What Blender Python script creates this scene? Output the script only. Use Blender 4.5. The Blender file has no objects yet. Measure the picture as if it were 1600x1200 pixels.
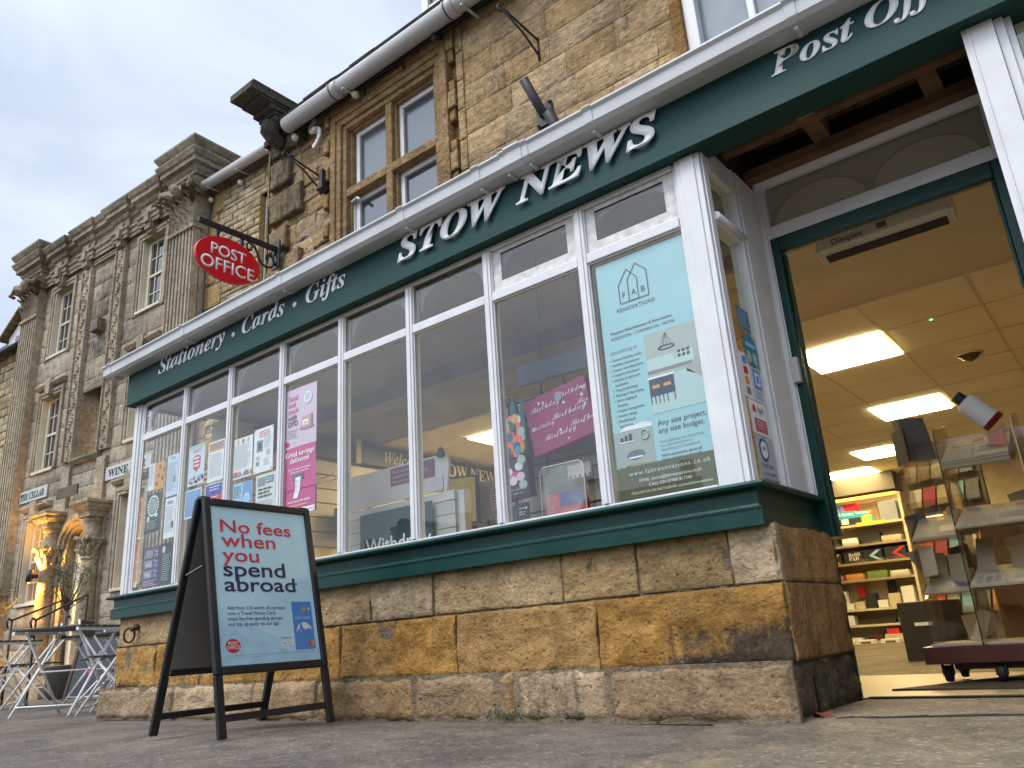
import bpy, bmesh, math, random
from mathutils import Vector, Matrix, noise
random.seed(7)
sc = bpy.context.scene
COL = sc.collection
R = math.radians

# ------------------------------------------------------------------ camera, world, sun
cam_d = bpy.data.cameras.new('camera'); cam = bpy.data.objects.new('camera', cam_d); COL.objects.link(cam)
cam_d.sensor_fit = 'HORIZONTAL'; cam_d.sensor_width = 36.0; cam_d.lens = 36.0 * 1225.0 / 1600.0
cam_d.clip_start = 0.05; cam_d.clip_end = 800
rgt = Vector((0.77784555, 0.62504993, -0.06533675)); upv = Vector((0.24432868, -0.20498389, 0.94777904)); fwd = Vector((-0.57901624, 0.75318934, 0.31216343))
M3 = Matrix((rgt, upv, -fwd)).transposed()
cam.matrix_world = Matrix.Translation((0, -3.0, 0.34)) @ M3.to_4x4()
sc.camera = cam
sc.view_settings.view_transform = 'Standard'; sc.view_settings.look = 'None'
sc.view_settings.exposure = 0.0; sc.view_settings.gamma = 1.0
sc.render.engine = 'CYCLES'
sc.cycles.use_denoising = True
sc.cycles.max_bounces = 8; sc.cycles.transparent_max_bounces = 16
sc.cycles.sample_clamp_indirect = 6.0
sc.cycles.caustics_reflective = False; sc.cycles.caustics_refractive = False

SUN_EL, SUN_AZ = R(56), R(198)      # azimuth measured clockwise from +Y
w = bpy.data.worlds.new('World'); sc.world = w; w.use_nodes = True
nt = w.node_tree; N = nt.nodes; L = nt.links
bg = N['Background']; bg.inputs['Strength'].default_value = 0.115
sky = N.new('ShaderNodeTexSky'); sky.sky_type = 'NISHITA'; sky.sun_disc = False
sky.sun_elevation = SUN_EL; sky.sun_rotation = SUN_AZ; sky.air_density = 1.2; sky.dust_density = 2.0
tc = N.new('ShaderNodeTexCoord')
mp = N.new('ShaderNodeMapping'); mp.inputs['Scale'].default_value = (1.0, 1.0, 2.2); mp.inputs['Rotation'].default_value = (0.2, 0.1, 0.9)
L.new(tc.outputs['Generated'], mp.inputs['Vector'])
n1 = N.new('ShaderNodeTexNoise'); n1.inputs['Scale'].default_value = 2.3; n1.inputs['Detail'].default_value = 5; n1.inputs['Roughness'].default_value = 0.5
n1.inputs['Distortion'].default_value = 0.4
L.new(mp.outputs[0], n1.inputs['Vector'])
cr = N.new('ShaderNodeValToRGB')
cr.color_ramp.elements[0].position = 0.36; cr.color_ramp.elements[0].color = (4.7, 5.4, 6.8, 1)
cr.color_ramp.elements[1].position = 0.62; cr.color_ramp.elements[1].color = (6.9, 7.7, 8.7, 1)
L.new(n1.outputs['Fac'], cr.inputs[0])
mx = N.new('ShaderNodeMix'); mx.data_type = 'RGBA'; mx.inputs[0].default_value = 0.86
L.new(sky.outputs[0], mx.inputs[6]); L.new(cr.outputs[0], mx.inputs[7])
# the cloud deck is made brighter around the hidden sun (behind the photographer) to light the facade
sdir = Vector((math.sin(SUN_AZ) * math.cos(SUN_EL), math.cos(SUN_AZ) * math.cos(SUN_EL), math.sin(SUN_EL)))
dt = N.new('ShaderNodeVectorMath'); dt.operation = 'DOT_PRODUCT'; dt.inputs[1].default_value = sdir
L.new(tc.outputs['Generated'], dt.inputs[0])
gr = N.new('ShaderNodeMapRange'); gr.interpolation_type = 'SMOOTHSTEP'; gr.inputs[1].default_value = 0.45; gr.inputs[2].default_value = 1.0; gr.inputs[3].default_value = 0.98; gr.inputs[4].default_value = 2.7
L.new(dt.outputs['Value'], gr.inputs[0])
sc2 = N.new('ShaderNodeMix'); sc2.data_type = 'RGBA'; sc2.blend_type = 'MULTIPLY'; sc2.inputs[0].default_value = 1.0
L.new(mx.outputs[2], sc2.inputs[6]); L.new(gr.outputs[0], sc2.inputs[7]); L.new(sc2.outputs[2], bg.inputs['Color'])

sun_d = bpy.data.lights.new('sun', 'SUN'); sun_d.energy = 1.5; sun_d.angle = R(20); sun_d.color = (1.0, 0.93, 0.83)
sun = bpy.data.objects.new('sun', sun_d); COL.objects.link(sun)
sdir = Vector((math.sin(SUN_AZ) * math.cos(SUN_EL), math.cos(SUN_AZ) * math.cos(SUN_EL), math.sin(SUN_EL)))
sun.rotation_euler = sdir.to_track_quat('Z', 'Y').to_euler()
sc.view_settings.exposure = 0.30

# ------------------------------------------------------------------ materials
def node_mat(name):
    m = bpy.data.materials.new(name); m.use_nodes = True
    return m, m.node_tree.nodes, m.node_tree.links, m.node_tree.nodes['Principled BSDF']

def mat(name, col, rough=0.6, metal=0.0, var=0.0, scale=12.0, bump=0.0, bscale=60.0, spec=0.5, var2=0.0):
    m, n, l, p = node_mat(name)
    p.inputs['Base Color'].default_value = (*col, 1); p.inputs['Roughness'].default_value = rough
    p.inputs['Metallic'].default_value = metal; p.inputs['Specular IOR Level'].default_value = spec
    t = n.new('ShaderNodeTexCoord')
    if var > 0:
        nz = n.new('ShaderNodeTexNoise'); nz.inputs['Scale'].default_value = scale; nz.inputs['Detail'].default_value = 6
        l.new(t.outputs['Object'], nz.inputs['Vector'])
        mr = n.new('ShaderNodeMapRange'); mr.inputs[1].default_value = 0.3; mr.inputs[2].default_value = 0.7
        mr.inputs[3].default_value = 1 - var; mr.inputs[4].default_value = 1 + var * 0.6
        l.new(nz.outputs['Fac'], mr.inputs[0])
        mu = n.new('ShaderNodeMix'); mu.data_type = 'RGBA'; mu.blend_type = 'MULTIPLY'; mu.inputs[0].default_value = 1
        mu.inputs[6].default_value = (*col, 1); l.new(mr.outputs[0], mu.inputs[7]); l.new(mu.outputs[2], p.inputs['Base Color'])
        mr2 = n.new('ShaderNodeMapRange'); mr2.inputs[3].default_value = max(0.02, rough - 0.1); mr2.inputs[4].default_value = min(1, rough + 0.15)
        l.new(nz.outputs['Fac'], mr2.inputs[0]); l.new(mr2.outputs[0], p.inputs['Roughness'])
    if bump > 0:
        nb = n.new('ShaderNodeTexNoise'); nb.inputs['Scale'].default_value = bscale; nb.inputs['Detail'].default_value = 5
        l.new(t.outputs['Object'], nb.inputs['Vector'])
        b = n.new('ShaderNodeBump'); b.inputs['Strength'].default_value = bump; b.inputs['Distance'].default_value = 0.01
        l.new(nb.outputs['Fac'], b.inputs['Height']); l.new(b.outputs[0], p.inputs['Normal'])
    return m

def emit(name, col, s):
    m = bpy.data.materials.new(name); m.use_nodes = True; n = m.node_tree.nodes; l = m.node_tree.links
    n.remove(n['Principled BSDF']); e = n.new('ShaderNodeEmission'); e.inputs[0].default_value = (*col, 1); e.inputs[1].default_value = s
    l.new(e.outputs[0], n['Material Output'].inputs[0]); return m

def glass_mat(name, tint=(0.93, 0.96, 0.95), refl=1.0, rough=0.0, ior=1.55, dirt=0.012):
    m = bpy.data.materials.new(name); m.use_nodes = True; n = m.node_tree.nodes; l = m.node_tree.links
    n.remove(n['Principled BSDF'])
    tr = n.new('ShaderNodeBsdfTransparent'); tr.inputs[0].default_value = (*tint, 1)
    gl = n.new('ShaderNodeBsdfGlossy'); gl.inputs['Roughness'].default_value = rough; gl.inputs[0].default_value = (refl, refl, refl, 1)
    fr = n.new('ShaderNodeFresnel'); ge = n.new('ShaderNodeNewGeometry'); im = n.new('ShaderNodeMapRange')
    im.inputs[3].default_value = ior; im.inputs[4].default_value = 1 / ior
    l.new(ge.outputs['Backfacing'], im.inputs[0]); l.new(im.outputs[0], fr.inputs[0])   # the same reflectance from either side
    ms = n.new('ShaderNodeMixShader'); l.new(fr.outputs[0], ms.inputs[0]); l.new(tr.outputs[0], ms.inputs[1]); l.new(gl.outputs[0], ms.inputs[2])
    df = n.new('ShaderNodeBsdfDiffuse'); df.inputs[0].default_value = (0.6, 0.6, 0.58, 1)
    t = n.new('ShaderNodeTexCoord'); nz = n.new('ShaderNodeTexNoise'); nz.inputs['Scale'].default_value = 9; nz.inputs['Detail'].default_value = 8
    l.new(t.outputs['Object'], nz.inputs['Vector'])
    mr = n.new('ShaderNodeMapRange'); mr.inputs[1].default_value = 0.45; mr.inputs[2].default_value = 0.8; mr.inputs[3].default_value = 0.0; mr.inputs[4].default_value = dirt * 3
    l.new(nz.outputs['Fac'], mr.inputs[0])
    m2 = n.new('ShaderNodeMixShader'); l.new(mr.outputs[0], m2.inputs[0]); l.new(ms.outputs[0], m2.inputs[1]); l.new(df.outputs[0], m2.inputs[2])
    l.new(m2.outputs[0], n['Material Output'].inputs[0]); return m

def stone_mat(name, bump=0.5, stain=(0.035, 0.032, 0.028), big=2.2, fine=45.0, lichen=0.0, streak=1.0, vary=0.35, pits=0.5, bed=0.0):
    m, n, l, p = node_mat(name)
    p.inputs['Roughness'].default_value = 0.92; p.inputs['Specular IOR Level'].default_value = 0.2
    t = n.new('ShaderNodeTexCoord'); a = n.new('ShaderNodeAttribute'); a.attribute_name = 'Col'
    s = n.new('ShaderNodeAttribute'); s.attribute_name = 'Stn'
    def nz(sc_, det=6, rg=0.6, vec=None):
        q = n.new('ShaderNodeTexNoise'); q.inputs['Scale'].default_value = sc_; q.inputs['Detail'].default_value = det; q.inputs['Roughness'].default_value = rg
        l.new(vec or t.outputs['Object'], q.inputs['Vector']); return q
    def mapr(src, a0, a1, b0, b1):
        q = n.new('ShaderNodeMapRange'); q.inputs[1].default_value = a0; q.inputs[2].default_value = a1; q.inputs[3].default_value = b0; q.inputs[4].default_value = b1
        l.new(src, q.inputs[0]); return q.outputs[0]
    def mul(c, f):
        q = n.new('ShaderNodeMix'); q.data_type = 'RGBA'; q.blend_type = 'MULTIPLY'; q.inputs[0].default_value = 1
        l.new(c, q.inputs[6]); l.new(f, q.inputs[7]); return q.outputs[2]
    nb = nz(big, 7); nf = nz(fine, 8, 0.7); nm = nz(big * 5, 6)
    c = mul(a.outputs['Color'], mapr(nb.outputs['Fac'], 0.3, 0.7, 1 - vary, 1 + vary * 0.5))
    c = mul(c, mapr(nf.outputs['Fac'], 0.3, 0.7, 0.62, 1.25))
    c = mul(c, mapr(nm.outputs['Fac'], 0.35, 0.7, 0.8, 1.12))
    vo = n.new('ShaderNodeTexVoronoi'); vo.inputs['Scale'].default_value = fine * 0.7; l.new(t.outputs['Object'], vo.inputs['Vector'])
    c = mul(c, mapr(vo.outputs['Distance'], 0.06, 0.22, 1 - pits, 1.0))
    # stains: vertical streaks and blotches where Stn is high
    mpp = n.new('ShaderNodeMapping'); mpp.inputs['Scale'].default_value = (1, 1, 0.18); l.new(t.outputs['Object'], mpp.inputs['Vector'])
    ns = nz(26, 6, 0.65, mpp.outputs[0]); nl = nz(8, 7, 0.7)
    ad = n.new('ShaderNodeMath'); ad.operation = 'ADD'; l.new(mapr(ns.outputs['Fac'], 0.2, 0.8, -0.45 * streak, 0.45 * streak), ad.inputs[0]); l.new(s.outputs['Fac'], ad.inputs[1])
    ad2 = n.new('ShaderNodeMath'); ad2.operation = 'ADD'; l.new(ad.outputs[0], ad2.inputs[0]); l.new(mapr(nl.outputs['Fac'], 0.2, 0.8, -0.3, 0.3), ad2.inputs[1])
    ms = n.new('ShaderNodeMix'); ms.data_type = 'RGBA'; l.new(mapr(ad2.outputs[0], 0.35, 0.7, 0, 0.9), ms.inputs[0]); l.new(c, ms.inputs[6]); ms.inputs[7].default_value = (*stain, 1)
    c = ms.outputs[2]
    if lichen > 0:
        ln = nz(70, 4, 0.5); lb = nz(3, 3)
        mm = n.new('ShaderNodeMath'); mm.operation = 'MULTIPLY'; l.new(mapr(ln.outputs['Fac'], 0.60, 0.68, 0, 1), mm.inputs[0]); l.new(mapr(lb.outputs['Fac'], 0.4, 0.6, 0, lichen), mm.inputs[1])
        ml = n.new('ShaderNodeMix'); ml.data_type = 'RGBA'; l.new(mm.outputs[0], ml.inputs[0]); l.new(c, ml.inputs[6]); ml.inputs[7].default_value = (0.5, 0.48, 0.42, 1); c = ml.outputs[2]
    mb_ = n.new('ShaderNodeMapping'); mb_.inputs['Scale'].default_value = (0.55, 0.55, 1.35); mb_.inputs['Rotation'].default_value = (0.06, 0.08, 0); l.new(t.outputs['Object'], mb_.inputs['Vector'])
    nbed = nz(fine * 0.5, 7, 0.68, mb_.outputs[0])
    c = mul(c, mapr(nbed.outputs['Fac'], 0.32, 0.50, 1 - 0.30 * bed, 1.0 + 0.06 * bed))
    l.new(c, p.inputs['Base Color'])
    hb = n.new('ShaderNodeMath'); hb.operation = 'ADD'; l.new(nf.outputs['Fac'], hb.inputs[0]); l.new(mapr(vo.outputs['Distance'], 0.0, 0.3, 0, 0.5), hb.inputs[1])
    hb2 = n.new('ShaderNodeMath'); hb2.operation = 'ADD'; l.new(hb.outputs[0], hb2.inputs[0]); l.new(mapr(nm.outputs['Fac'], 0, 1, 0, 2.0), hb2.inputs[1])
    b = n.new('ShaderNodeBump'); b.inputs['Strength'].default_value = bump; b.inputs['Distance'].default_value = 0.012
    hb3 = n.new('ShaderNodeMath'); hb3.operation = 'ADD'; l.new(hb2.outputs[0], hb3.inputs[0]); l.new(mapr(nbed.outputs['Fac'], 0.3, 0.55, 0, 2.2 * bed), hb3.inputs[1])
    l.new(hb3.outputs[0], b.inputs['Height']); l.new(b.outputs[0], p.inputs['Normal'])
    return m

M = {}
M['honey'] = stone_mat('honey_stone', 1.0, big=2.4, fine=42, vary=0.42, bed=0.16, lichen=0.3, streak=0.75)
M['wall'] = stone_mat('upper_wall_stone', 0.8, big=1.5, fine=30, bed=0.45, stain=(0.06, 0.052, 0.042), lichen=0.25)
M['grey'] = stone_mat('weathered_grey_stone', 0.9, big=0.9, fine=16, bed=0.35, streak=0.45, stain=(0.055, 0.05, 0.042), lichen=0.5, vary=0.45)
M['rubble'] = stone_mat('coursed_stone', 0.8, big=1.0, fine=20, stain=(0.1, 0.085, 0.06))
M['slate'] = mat('stone_slate', (0.10, 0.085, 0.065), 0.9, var=0.5, scale=5, bump=0.6, bscale=14)
M['white'] = mat('white_paint', (0.68, 0.685, 0.69), 0.42, var=0.08, scale=7, bump=0.10, bscale=35)
M['plastic'] = mat('white_gutter_plastic', (0.58, 0.595, 0.60), 0.35, var=0.10, scale=5, bump=0.03, bscale=30)
M['greyplastic'] = mat('grey_gutter_plastic', (0.48, 0.48, 0.47), 0.4, var=0.12, scale=4)
M['cream'] = mat('cream_paint', (0.62, 0.57, 0.44), 0.5, var=0.12, scale=3)
M['green'] = mat('dark_green_paint', (0.0045, 0.043, 0.034), 0.32, var=0.15, scale=5, bump=0.14, bscale=28, spec=0.3)
M['fascia'] = mat('fascia_green_paint', (0.009, 0.051, 0.045), 0.5, var=0.12, scale=3, bump=0.05, bscale=20, spec=0.25)
M['letter'] = mat('white_letter_paint', (0.82, 0.82, 0.81), 0.4)
M['black'] = mat('black_painted_metal', (0.012, 0.012, 0.013), 0.42, var=0.2, scale=20)
M['iron'] = mat('black_iron', (0.014, 0.013, 0.013), 0.55, bump=0.3, bscale=80)
M['rust'] = mat('rusty_iron', (0.05, 0.025, 0.015), 0.8, bump=0.4, bscale=90)
M['matblack'] = mat('dark_plastic', (0.02, 0.02, 0.022), 0.6)
M['glass'] = glass_mat('shop_glass', refl=1.0)
M['acrylic'] = glass_mat('clear_acrylic', (0.9, 0.88, 0.84), 0.9, 0.03, 1.5, 0.08)
M['darkglass'] = mat('dark_window_glass', (0.055, 0.065, 0.075), 0.04, spec=1.0, var=0.25, scale=2)
M['house_glass'] = mat('old_window_glass', (0.03, 0.035, 0.045), 0.05, spec=1.0)
M['timber'] = mat('old_timber', (0.16, 0.085, 0.04), 0.8, var=0.5, scale=6, bump=0.3, bscale=30)
M['timber_pale'] = mat('pale_timber', (0.33, 0.22, 0.10), 0.8, var=0.4, scale=6)
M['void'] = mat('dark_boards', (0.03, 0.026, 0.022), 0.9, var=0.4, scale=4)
M['ceil'] = mat('ceiling_tile', (0.80, 0.75, 0.64), 0.85, var=0.08, scale=2.0, bump=0.05, bscale=200)
M['board'] = mat('plaster_board', (0.62, 0.57, 0.48), 0.85, var=0.1, scale=1.5)
M['tbar'] = mat('grey_ceiling_bar', (0.60, 0.54, 0.44), 0.6)
M['wallpaint'] = mat('magnolia_wall', (0.62, 0.56, 0.44), 0.8, var=0.06, scale=2)
M['floor'] = mat('shop_vinyl_floor', (0.33, 0.255, 0.14), 0.38, var=0.22, scale=5)
M['dmat'] = mat('dark_floor_mat', (0.06, 0.045, 0.03), 0.95, var=0.3, scale=30)
M['panel'] = emit('lit_panel', (1.0, 0.75, 0.35), 42.0)
M['shelf'] = mat('cream_shelf_metal', (0.60, 0.52, 0.36), 0.45)
M['paper'] = mat('white_paper', (0.76, 0.77, 0.78), 0.6)
M['newsprint'] = mat('newsprint', (0.56, 0.49, 0.35), 0.8, var=0.1, scale=15)
M['card'] = mat('brown_cardboard', (0.33, 0.20, 0.09), 0.85, var=0.15, scale=5)
M['wine'] = mat('dark_red_wood', (0.075, 0.016, 0.010), 0.4, var=0.3, scale=9)
M['rubber'] = mat('black_rubber', (0.015, 0.015, 0.015), 0.7)
M['steel'] = mat('bright_steel', (0.6, 0.6, 0.6), 0.25, metal=1.0)
M['chairwhite'] = mat('white_enamel_frame', (0.82, 0.83, 0.82), 0.4)
M['slat'] = mat('grey_green_slat', (0.055, 0.065, 0.055), 0.55, var=0.3, scale=9)
M['bulb'] = mat('frosted_bulb', (0.62, 0.62, 0.52), 0.25)
M['bark'] = mat('grey_bark', (0.16, 0.12, 0.08), 0.9, var=0.3, scale=15)
M['leaf'] = mat('olive_leaf', (0.075, 0.095, 0.035), 0.6, var=0.45, scale=4)
M['moss'] = mat('moss', (0.03, 0.045, 0.015), 0.95, var=0.4, scale=40)
M['pot'] = mat('grey_planter', (0.13, 0.135, 0.115), 0.7, var=0.2)
M['backboard'] = mat('grey_back_panel', (0.17, 0.165, 0.15), 0.65)
M['curtain'] = emit('lit_orange_curtain', (1.0, 0.30, 0.06), 0.55)
M['lamp'] = emit('lamp_lens', (1.0, 0.62, 0.15), 30)
def flat(key, col, rough=0.55, **k):
    if key not in M: M[key] = mat(key, col, rough, **k)
    return M[key]
PALE = flat('pale_blue_print', (0.55, 0.79, 0.88), 0.35, var=0.06, scale=4)
TEAL = flat('teal_print', (0.30, 0.54, 0.585), 0.3, var=0.05, scale=3)
NAVY = flat('navy_print', (0.015, 0.02, 0.06)); RED = flat('red_print', (0.62, 0.02, 0.035)); INK = flat('black_ink', (0.025, 0.03, 0.035))
CORAL = flat('coral_red_print', (0.66, 0.035, 0.06)); MAG = flat('magenta_print', (0.55, 0.04, 0.22)); PINK = flat('pale_pink_print', (0.66, 0.50, 0.62))
OLIVE = flat('olive_print', (0.065, 0.07, 0.022)); BLUE = flat('blue_print', (0.10, 0.26, 0.62)); LBLUE = flat('sky_blue_print', (0.30, 0.55, 0.75))
ORG = flat('orange_print', (0.62, 0.30, 0.05)); DKP = flat('dark_green_print', (0.012, 0.03, 0.028)); GREYI = flat('grey_ink', (0.22, 0.24, 0.27))
BERRY = flat('berry_paper', (0.24, 0.016, 0.085)); PALEINK = flat('pale_ink', (0.62, 0.60, 0.66)); YEL = flat('yellow_print', (0.75, 0.55, 0.08)); SAGE = flat('sage_print', (0.40, 0.48, 0.42))
BROWNI = flat('brown_ink', (0.18, 0.10, 0.05)); SIGNRED = flat('sign_red', (0.62, 0.004, 0.012), 0.28); MID = flat('mid_grey_ink', (0.42, 0.45, 0.48)); PURP = flat('purple_print', (0.06, 0.03, 0.11))

# ------------------------------------------------------------------ mesh helpers
class MB:
    def __init__(s): s.v = []; s.f = []; s.c = []; s.st = []; s.sm = []; s.col = (0.4, 0.25, 0.1); s.s = 0.0
    def V(s, p, col=None, st=None):
        s.v.append(tuple(p)); s.c.append(col or s.col); s.st.append(s.s if st is None else st); return len(s.v) - 1
    def F(s, idx, smooth=False): s.f.append(tuple(idx)); s.sm.append(smooth)
    def poly(s, pts): s.F([s.V(p) for p in pts])
    def box(s, x0, x1, y0, y1, z0, z1):
        i = [s.V(p) for p in ((x0, y0, z0), (x1, y0, z0), (x1, y1, z0), (x0, y1, z0), (x0, y0, z1), (x1, y0, z1), (x1, y1, z1), (x0, y1, z1))]
        for q in ((0, 3, 2, 1), (4, 5, 6, 7), (0, 1, 5, 4), (1, 2, 6, 5), (2, 3, 7, 6), (3, 0, 4, 7)): s.F([i[k] for k in q])
    def obox(s, o, ax, ay, az):
        o, ax, ay, az = map(Vector, (o, ax, ay, az))
        i = [s.V(o + ax * a + ay * b + az * c) for c in (0, 1) for a, b in ((0, 0), (1, 0), (1, 1), (0, 1))]
        for q in ((0, 3, 2, 1), (4, 5, 6, 7), (0, 1, 5, 4), (1, 2, 6, 5), (2, 3, 7, 6), (3, 0, 4, 7)): s.F([i[k] for k in q])
    def bar(s, a, b, wd, dp, up=(0, 0, 1)):
        a, b = Vector(a), Vector(b); d = (b - a).normalized(); up = Vector(up)
        if abs(d.dot(up)) > 0.98: up = Vector((0, 1, 0))
        x = d.cross(up).normalized(); y = x.cross(d).normalized()
        s.obox(a - x * wd / 2 - y * dp / 2, x * wd, y * dp, b - a)
    def tube(s, pts, r, seg=8, caps=True):
        pts = [Vector(p) for p in pts]; rings = []; n0 = None
        rr = r if isinstance(r, (list, tuple)) else [r] * len(pts)
        for k, p in enumerate(pts):
            d = ((pts[min(k + 1, len(pts) - 1)] - pts[max(k - 1, 0)])).normalized()
            if n0 is None: n0 = d.orthogonal().normalized()
            n0 = (n0 - d * n0.dot(d)).normalized(); b = d.cross(n0)
            rings.append([s.V(p + (n0 * math.cos(2 * math.pi * j / seg) + b * math.sin(2 * math.pi * j / seg)) * rr[k]) for j in range(seg)])
        for k in range(len(rings) - 1):
            for j in range(seg): s.F([rings[k][j], rings[k][(j + 1) % seg], rings[k + 1][(j + 1) % seg], rings[k + 1][j]], True)
        if caps: s.F(rings[0][::-1]); s.F(rings[-1])
    def lathe(s, prof, c=(0, 0, 0), seg=16, a0=0, a1=2 * math.pi, axis='z', smooth=True):
        full = abs(a1 - a0 - 2 * math.pi) < 1e-6; m = seg if full else seg + 1; rings = []
        for r, h in prof:
            ring = []
            for j in range(m):
                a = a0 + (a1 - a0) * j / seg; x, y = r * math.cos(a), r * math.sin(a)
                p = (x, y, h) if axis == 'z' else ((h, x, y) if axis == 'x' else (x, h, y))
                ring.append(s.V((c[0] + p[0], c[1] + p[1], c[2] + p[2])))
            rings.append(ring)
        for k in range(len(rings) - 1):
            for j in range(seg): s.F([rings[k][j], rings[k][(j + 1) % m], rings[k + 1][(j + 1) % m], rings[k + 1][j]], smooth)
    def prism(s, pts, d, flip=False):
        """extrude a planar polygon (3D points) by vector d"""
        d = Vector(d); a = [s.V(p) for p in pts]; b = [s.V(Vector(p) + d) for p in pts]; n = len(pts)
        s.F(a); s.F(b[::-1])
        for k in range(n): s.F([a[k], b[k], b[(k + 1) % n], a[(k + 1) % n]])
    def sweep(s, prof, path, closed_prof=True, cap=True, smooth=False):
        """prof (out, z) swept on a ground path (x, y); outward is to the right of travel"""
        P = [Vector((p[0], p[1], 0)) for p in path]; rings = []
        for k, p in enumerate(P):
            d0 = (P[k] - P[k - 1]).normalized() if k else (P[1] - P[0]).normalized()
            d1 = (P[k + 1] - P[k]).normalized() if k < len(P) - 1 else d0
            na, nb_ = Vector((d0.y, -d0.x, 0)), Vector((d1.y, -d1.x, 0)); m = (na + nb_); m = m / max(0.2, m.dot(na))
            rings.append([s.V((p.x + m.x * o, p.y + m.y * o, z)) for o, z in prof])
        n = len(prof); rng = range(n) if closed_prof else range(n - 1)
        for k in range(len(rings) - 1):
            for j in rng: s.F([rings[k][j], rings[k][(j + 1) % n], rings[k + 1][(j + 1) % n], rings[k + 1][j]], smooth)
        if cap and closed_prof: s.F(rings[0]); s.F(rings[-1][::-1])
    def build(s, name, m, parent=None, bevel=0.0, off=None, seg=2, dedupe=False):
        if off is None: off = world_of(parent)
        me = bpy.data.meshes.new(name)
        me.from_pydata([(a - off[0], b - off[1], c - off[2]) for a, b, c in s.v], [], s.f)
        me.polygons.foreach_set('use_smooth', s.sm)
        ca = me.color_attributes.new('Col', 'FLOAT_COLOR', 'POINT'); ca.data.foreach_set('color', [x for c in s.c for x in (c[0], c[1], c[2], 1.0)])
        sa = me.attributes.new('Stn', 'FLOAT', 'POINT'); sa.data.foreach_set('value', s.st)
        me.materials.append(m)
        bm = bmesh.new(); bm.from_mesh(me)
        if dedupe: bmesh.ops.remove_doubles(bm, verts=bm.verts, dist=1e-5)
        (len(bm.faces) > 1) and bmesh.ops.recalc_face_normals(bm, faces=bm.faces)
        if bevel > 0:
            ed = [e for e in bm.edges if len(e.link_faces) == 2 and e.calc_face_angle(0) > 0.5]
            bmesh.ops.bevel(bm, geom=ed, offset=bevel, segments=seg, profile=0.5, affect='EDGES', clamp_overlap=True)
        bm.to_mesh(me); bm.free()
        return link(name, me, parent)

def link(name, me, parent=None):
    o = bpy.data.objects.new(name, me); COL.objects.link(o)
    if parent is not None: o.parent = parent
    return o

def world_of(p):
    """origin of the root of p, zero for rotated or unplaced roots (their parts are built in local coordinates)"""
    v = Vector((0, 0, 0))
    while p is not None:
        if p.get('_local'): return Vector((0, 0, 0))
        v = v + p.location; p = p.parent
    return v

def tag(o, label, cat, group=None, kind=None):
    if label: o['label'] = label
    if cat: o['category'] = cat
    if group: o['group'] = group
    if kind: o['kind'] = kind
    return o

def thing(name, label, cat, loc=(0, 0, 0), rot=None, group=None, local=False):
    o = bpy.data.objects.new(name, None); COL.objects.link(o); o.location = loc; o.empty_display_size = 0.1
    if rot is not None: o.rotation_euler = rot if hasattr(rot, '__len__') else (0, 0, rot)
    if rot is not None or local: o['_local'] = 1
    return tag(o, label, cat, group)

def struct(o): o['kind'] = 'structure'; return o

def copy_tree(o, parent=None):
    c = o.copy(); COL.objects.link(c)
    if parent is not None: c.parent = parent
    for ch in list(o.children): copy_tree(ch, c)
    return c

# text
def _mb(s, U, l_):
    return ''.join(chr(U + ord(c) - 65) if c.isascii() and c.isupper() else chr(l_ + ord(c) - 97) if c.isascii() and c.islower() else c for c in s)
FONT = {'': lambda s: s, 'BI': lambda s: _mb(s, 0x1D468, 0x1D482), 'B': lambda s: _mb(s, 0x1D400, 0x1D41A),
        'I': lambda s: _mb(s, 0x1D434, 0x1D44E).replace(chr(0x1D455), '\u210e'), 'S': lambda s: _mb(s, 0x1D4D0, 0x1D4EA)}
def text(name, body, x, z, size, m, parent, y=-0.0015, align='LEFT', width=None, height=None, ext=0.0, font='', fat=0.0, shear=0.0, line=1.0, rot=0.0, res=3, space=1.0):
    """text in the local XZ plane, facing -Y; size is the em size, or fitted to width / height of the whole block"""
    c = bpy.data.curves.new(name, 'FONT'); c.body = FONT[font](body); c.size = 1.0; c.align_x = align; c.resolution_u = res
    c.offset = fat; c.shear = shear; c.space_line = line; c.space_character = space; c.extrude = 0.0
    t = bpy.data.objects.new(name, c); me = bpy.data.meshes.new_from_object(t)
    bpy.data.objects.remove(t); bpy.data.curves.remove(c)
    if len(me.vertices) == 0: return None
    xs = [v.co.x for v in me.vertices]; zs = [v.co.y for v in me.vertices]
    sx = sz = size
    if width: sx = width / (max(xs) - min(xs)); sz = sx if height is None else sz
    if height: sz = height / (max(zs) - min(zs)); sx = sx if width else sz
    x0 = min(xs) if align == 'LEFT' and width else 0
    cr_, sr_ = math.cos(rot), math.sin(rot)
    for v in me.vertices:
        a, b = (v.co.x - x0) * sx, v.co.y * sz
        v.co = (x + a * cr_ - b * sr_, y, z + a * sr_ + b * cr_)
    if ext > 0:
        bm = bmesh.new(); bm.from_mesh(me)
        r = bmesh.ops.extrude_face_region(bm, geom=list(bm.faces))
        for e in r['geom']:
            if isinstance(e, bmesh.types.BMVert): e.co.y -= ext
        bmesh.ops.recalc_face_normals(bm, faces=bm.faces); bm.to_mesh(me); bm.free()
    me.materials.clear(); me.materials.append(m)
    o = link(name, me, parent)
    if not (parent and parent.get('_local')):
        w_ = world_of(parent)
        for v in me.vertices: v.co -= w_
    return o

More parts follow.
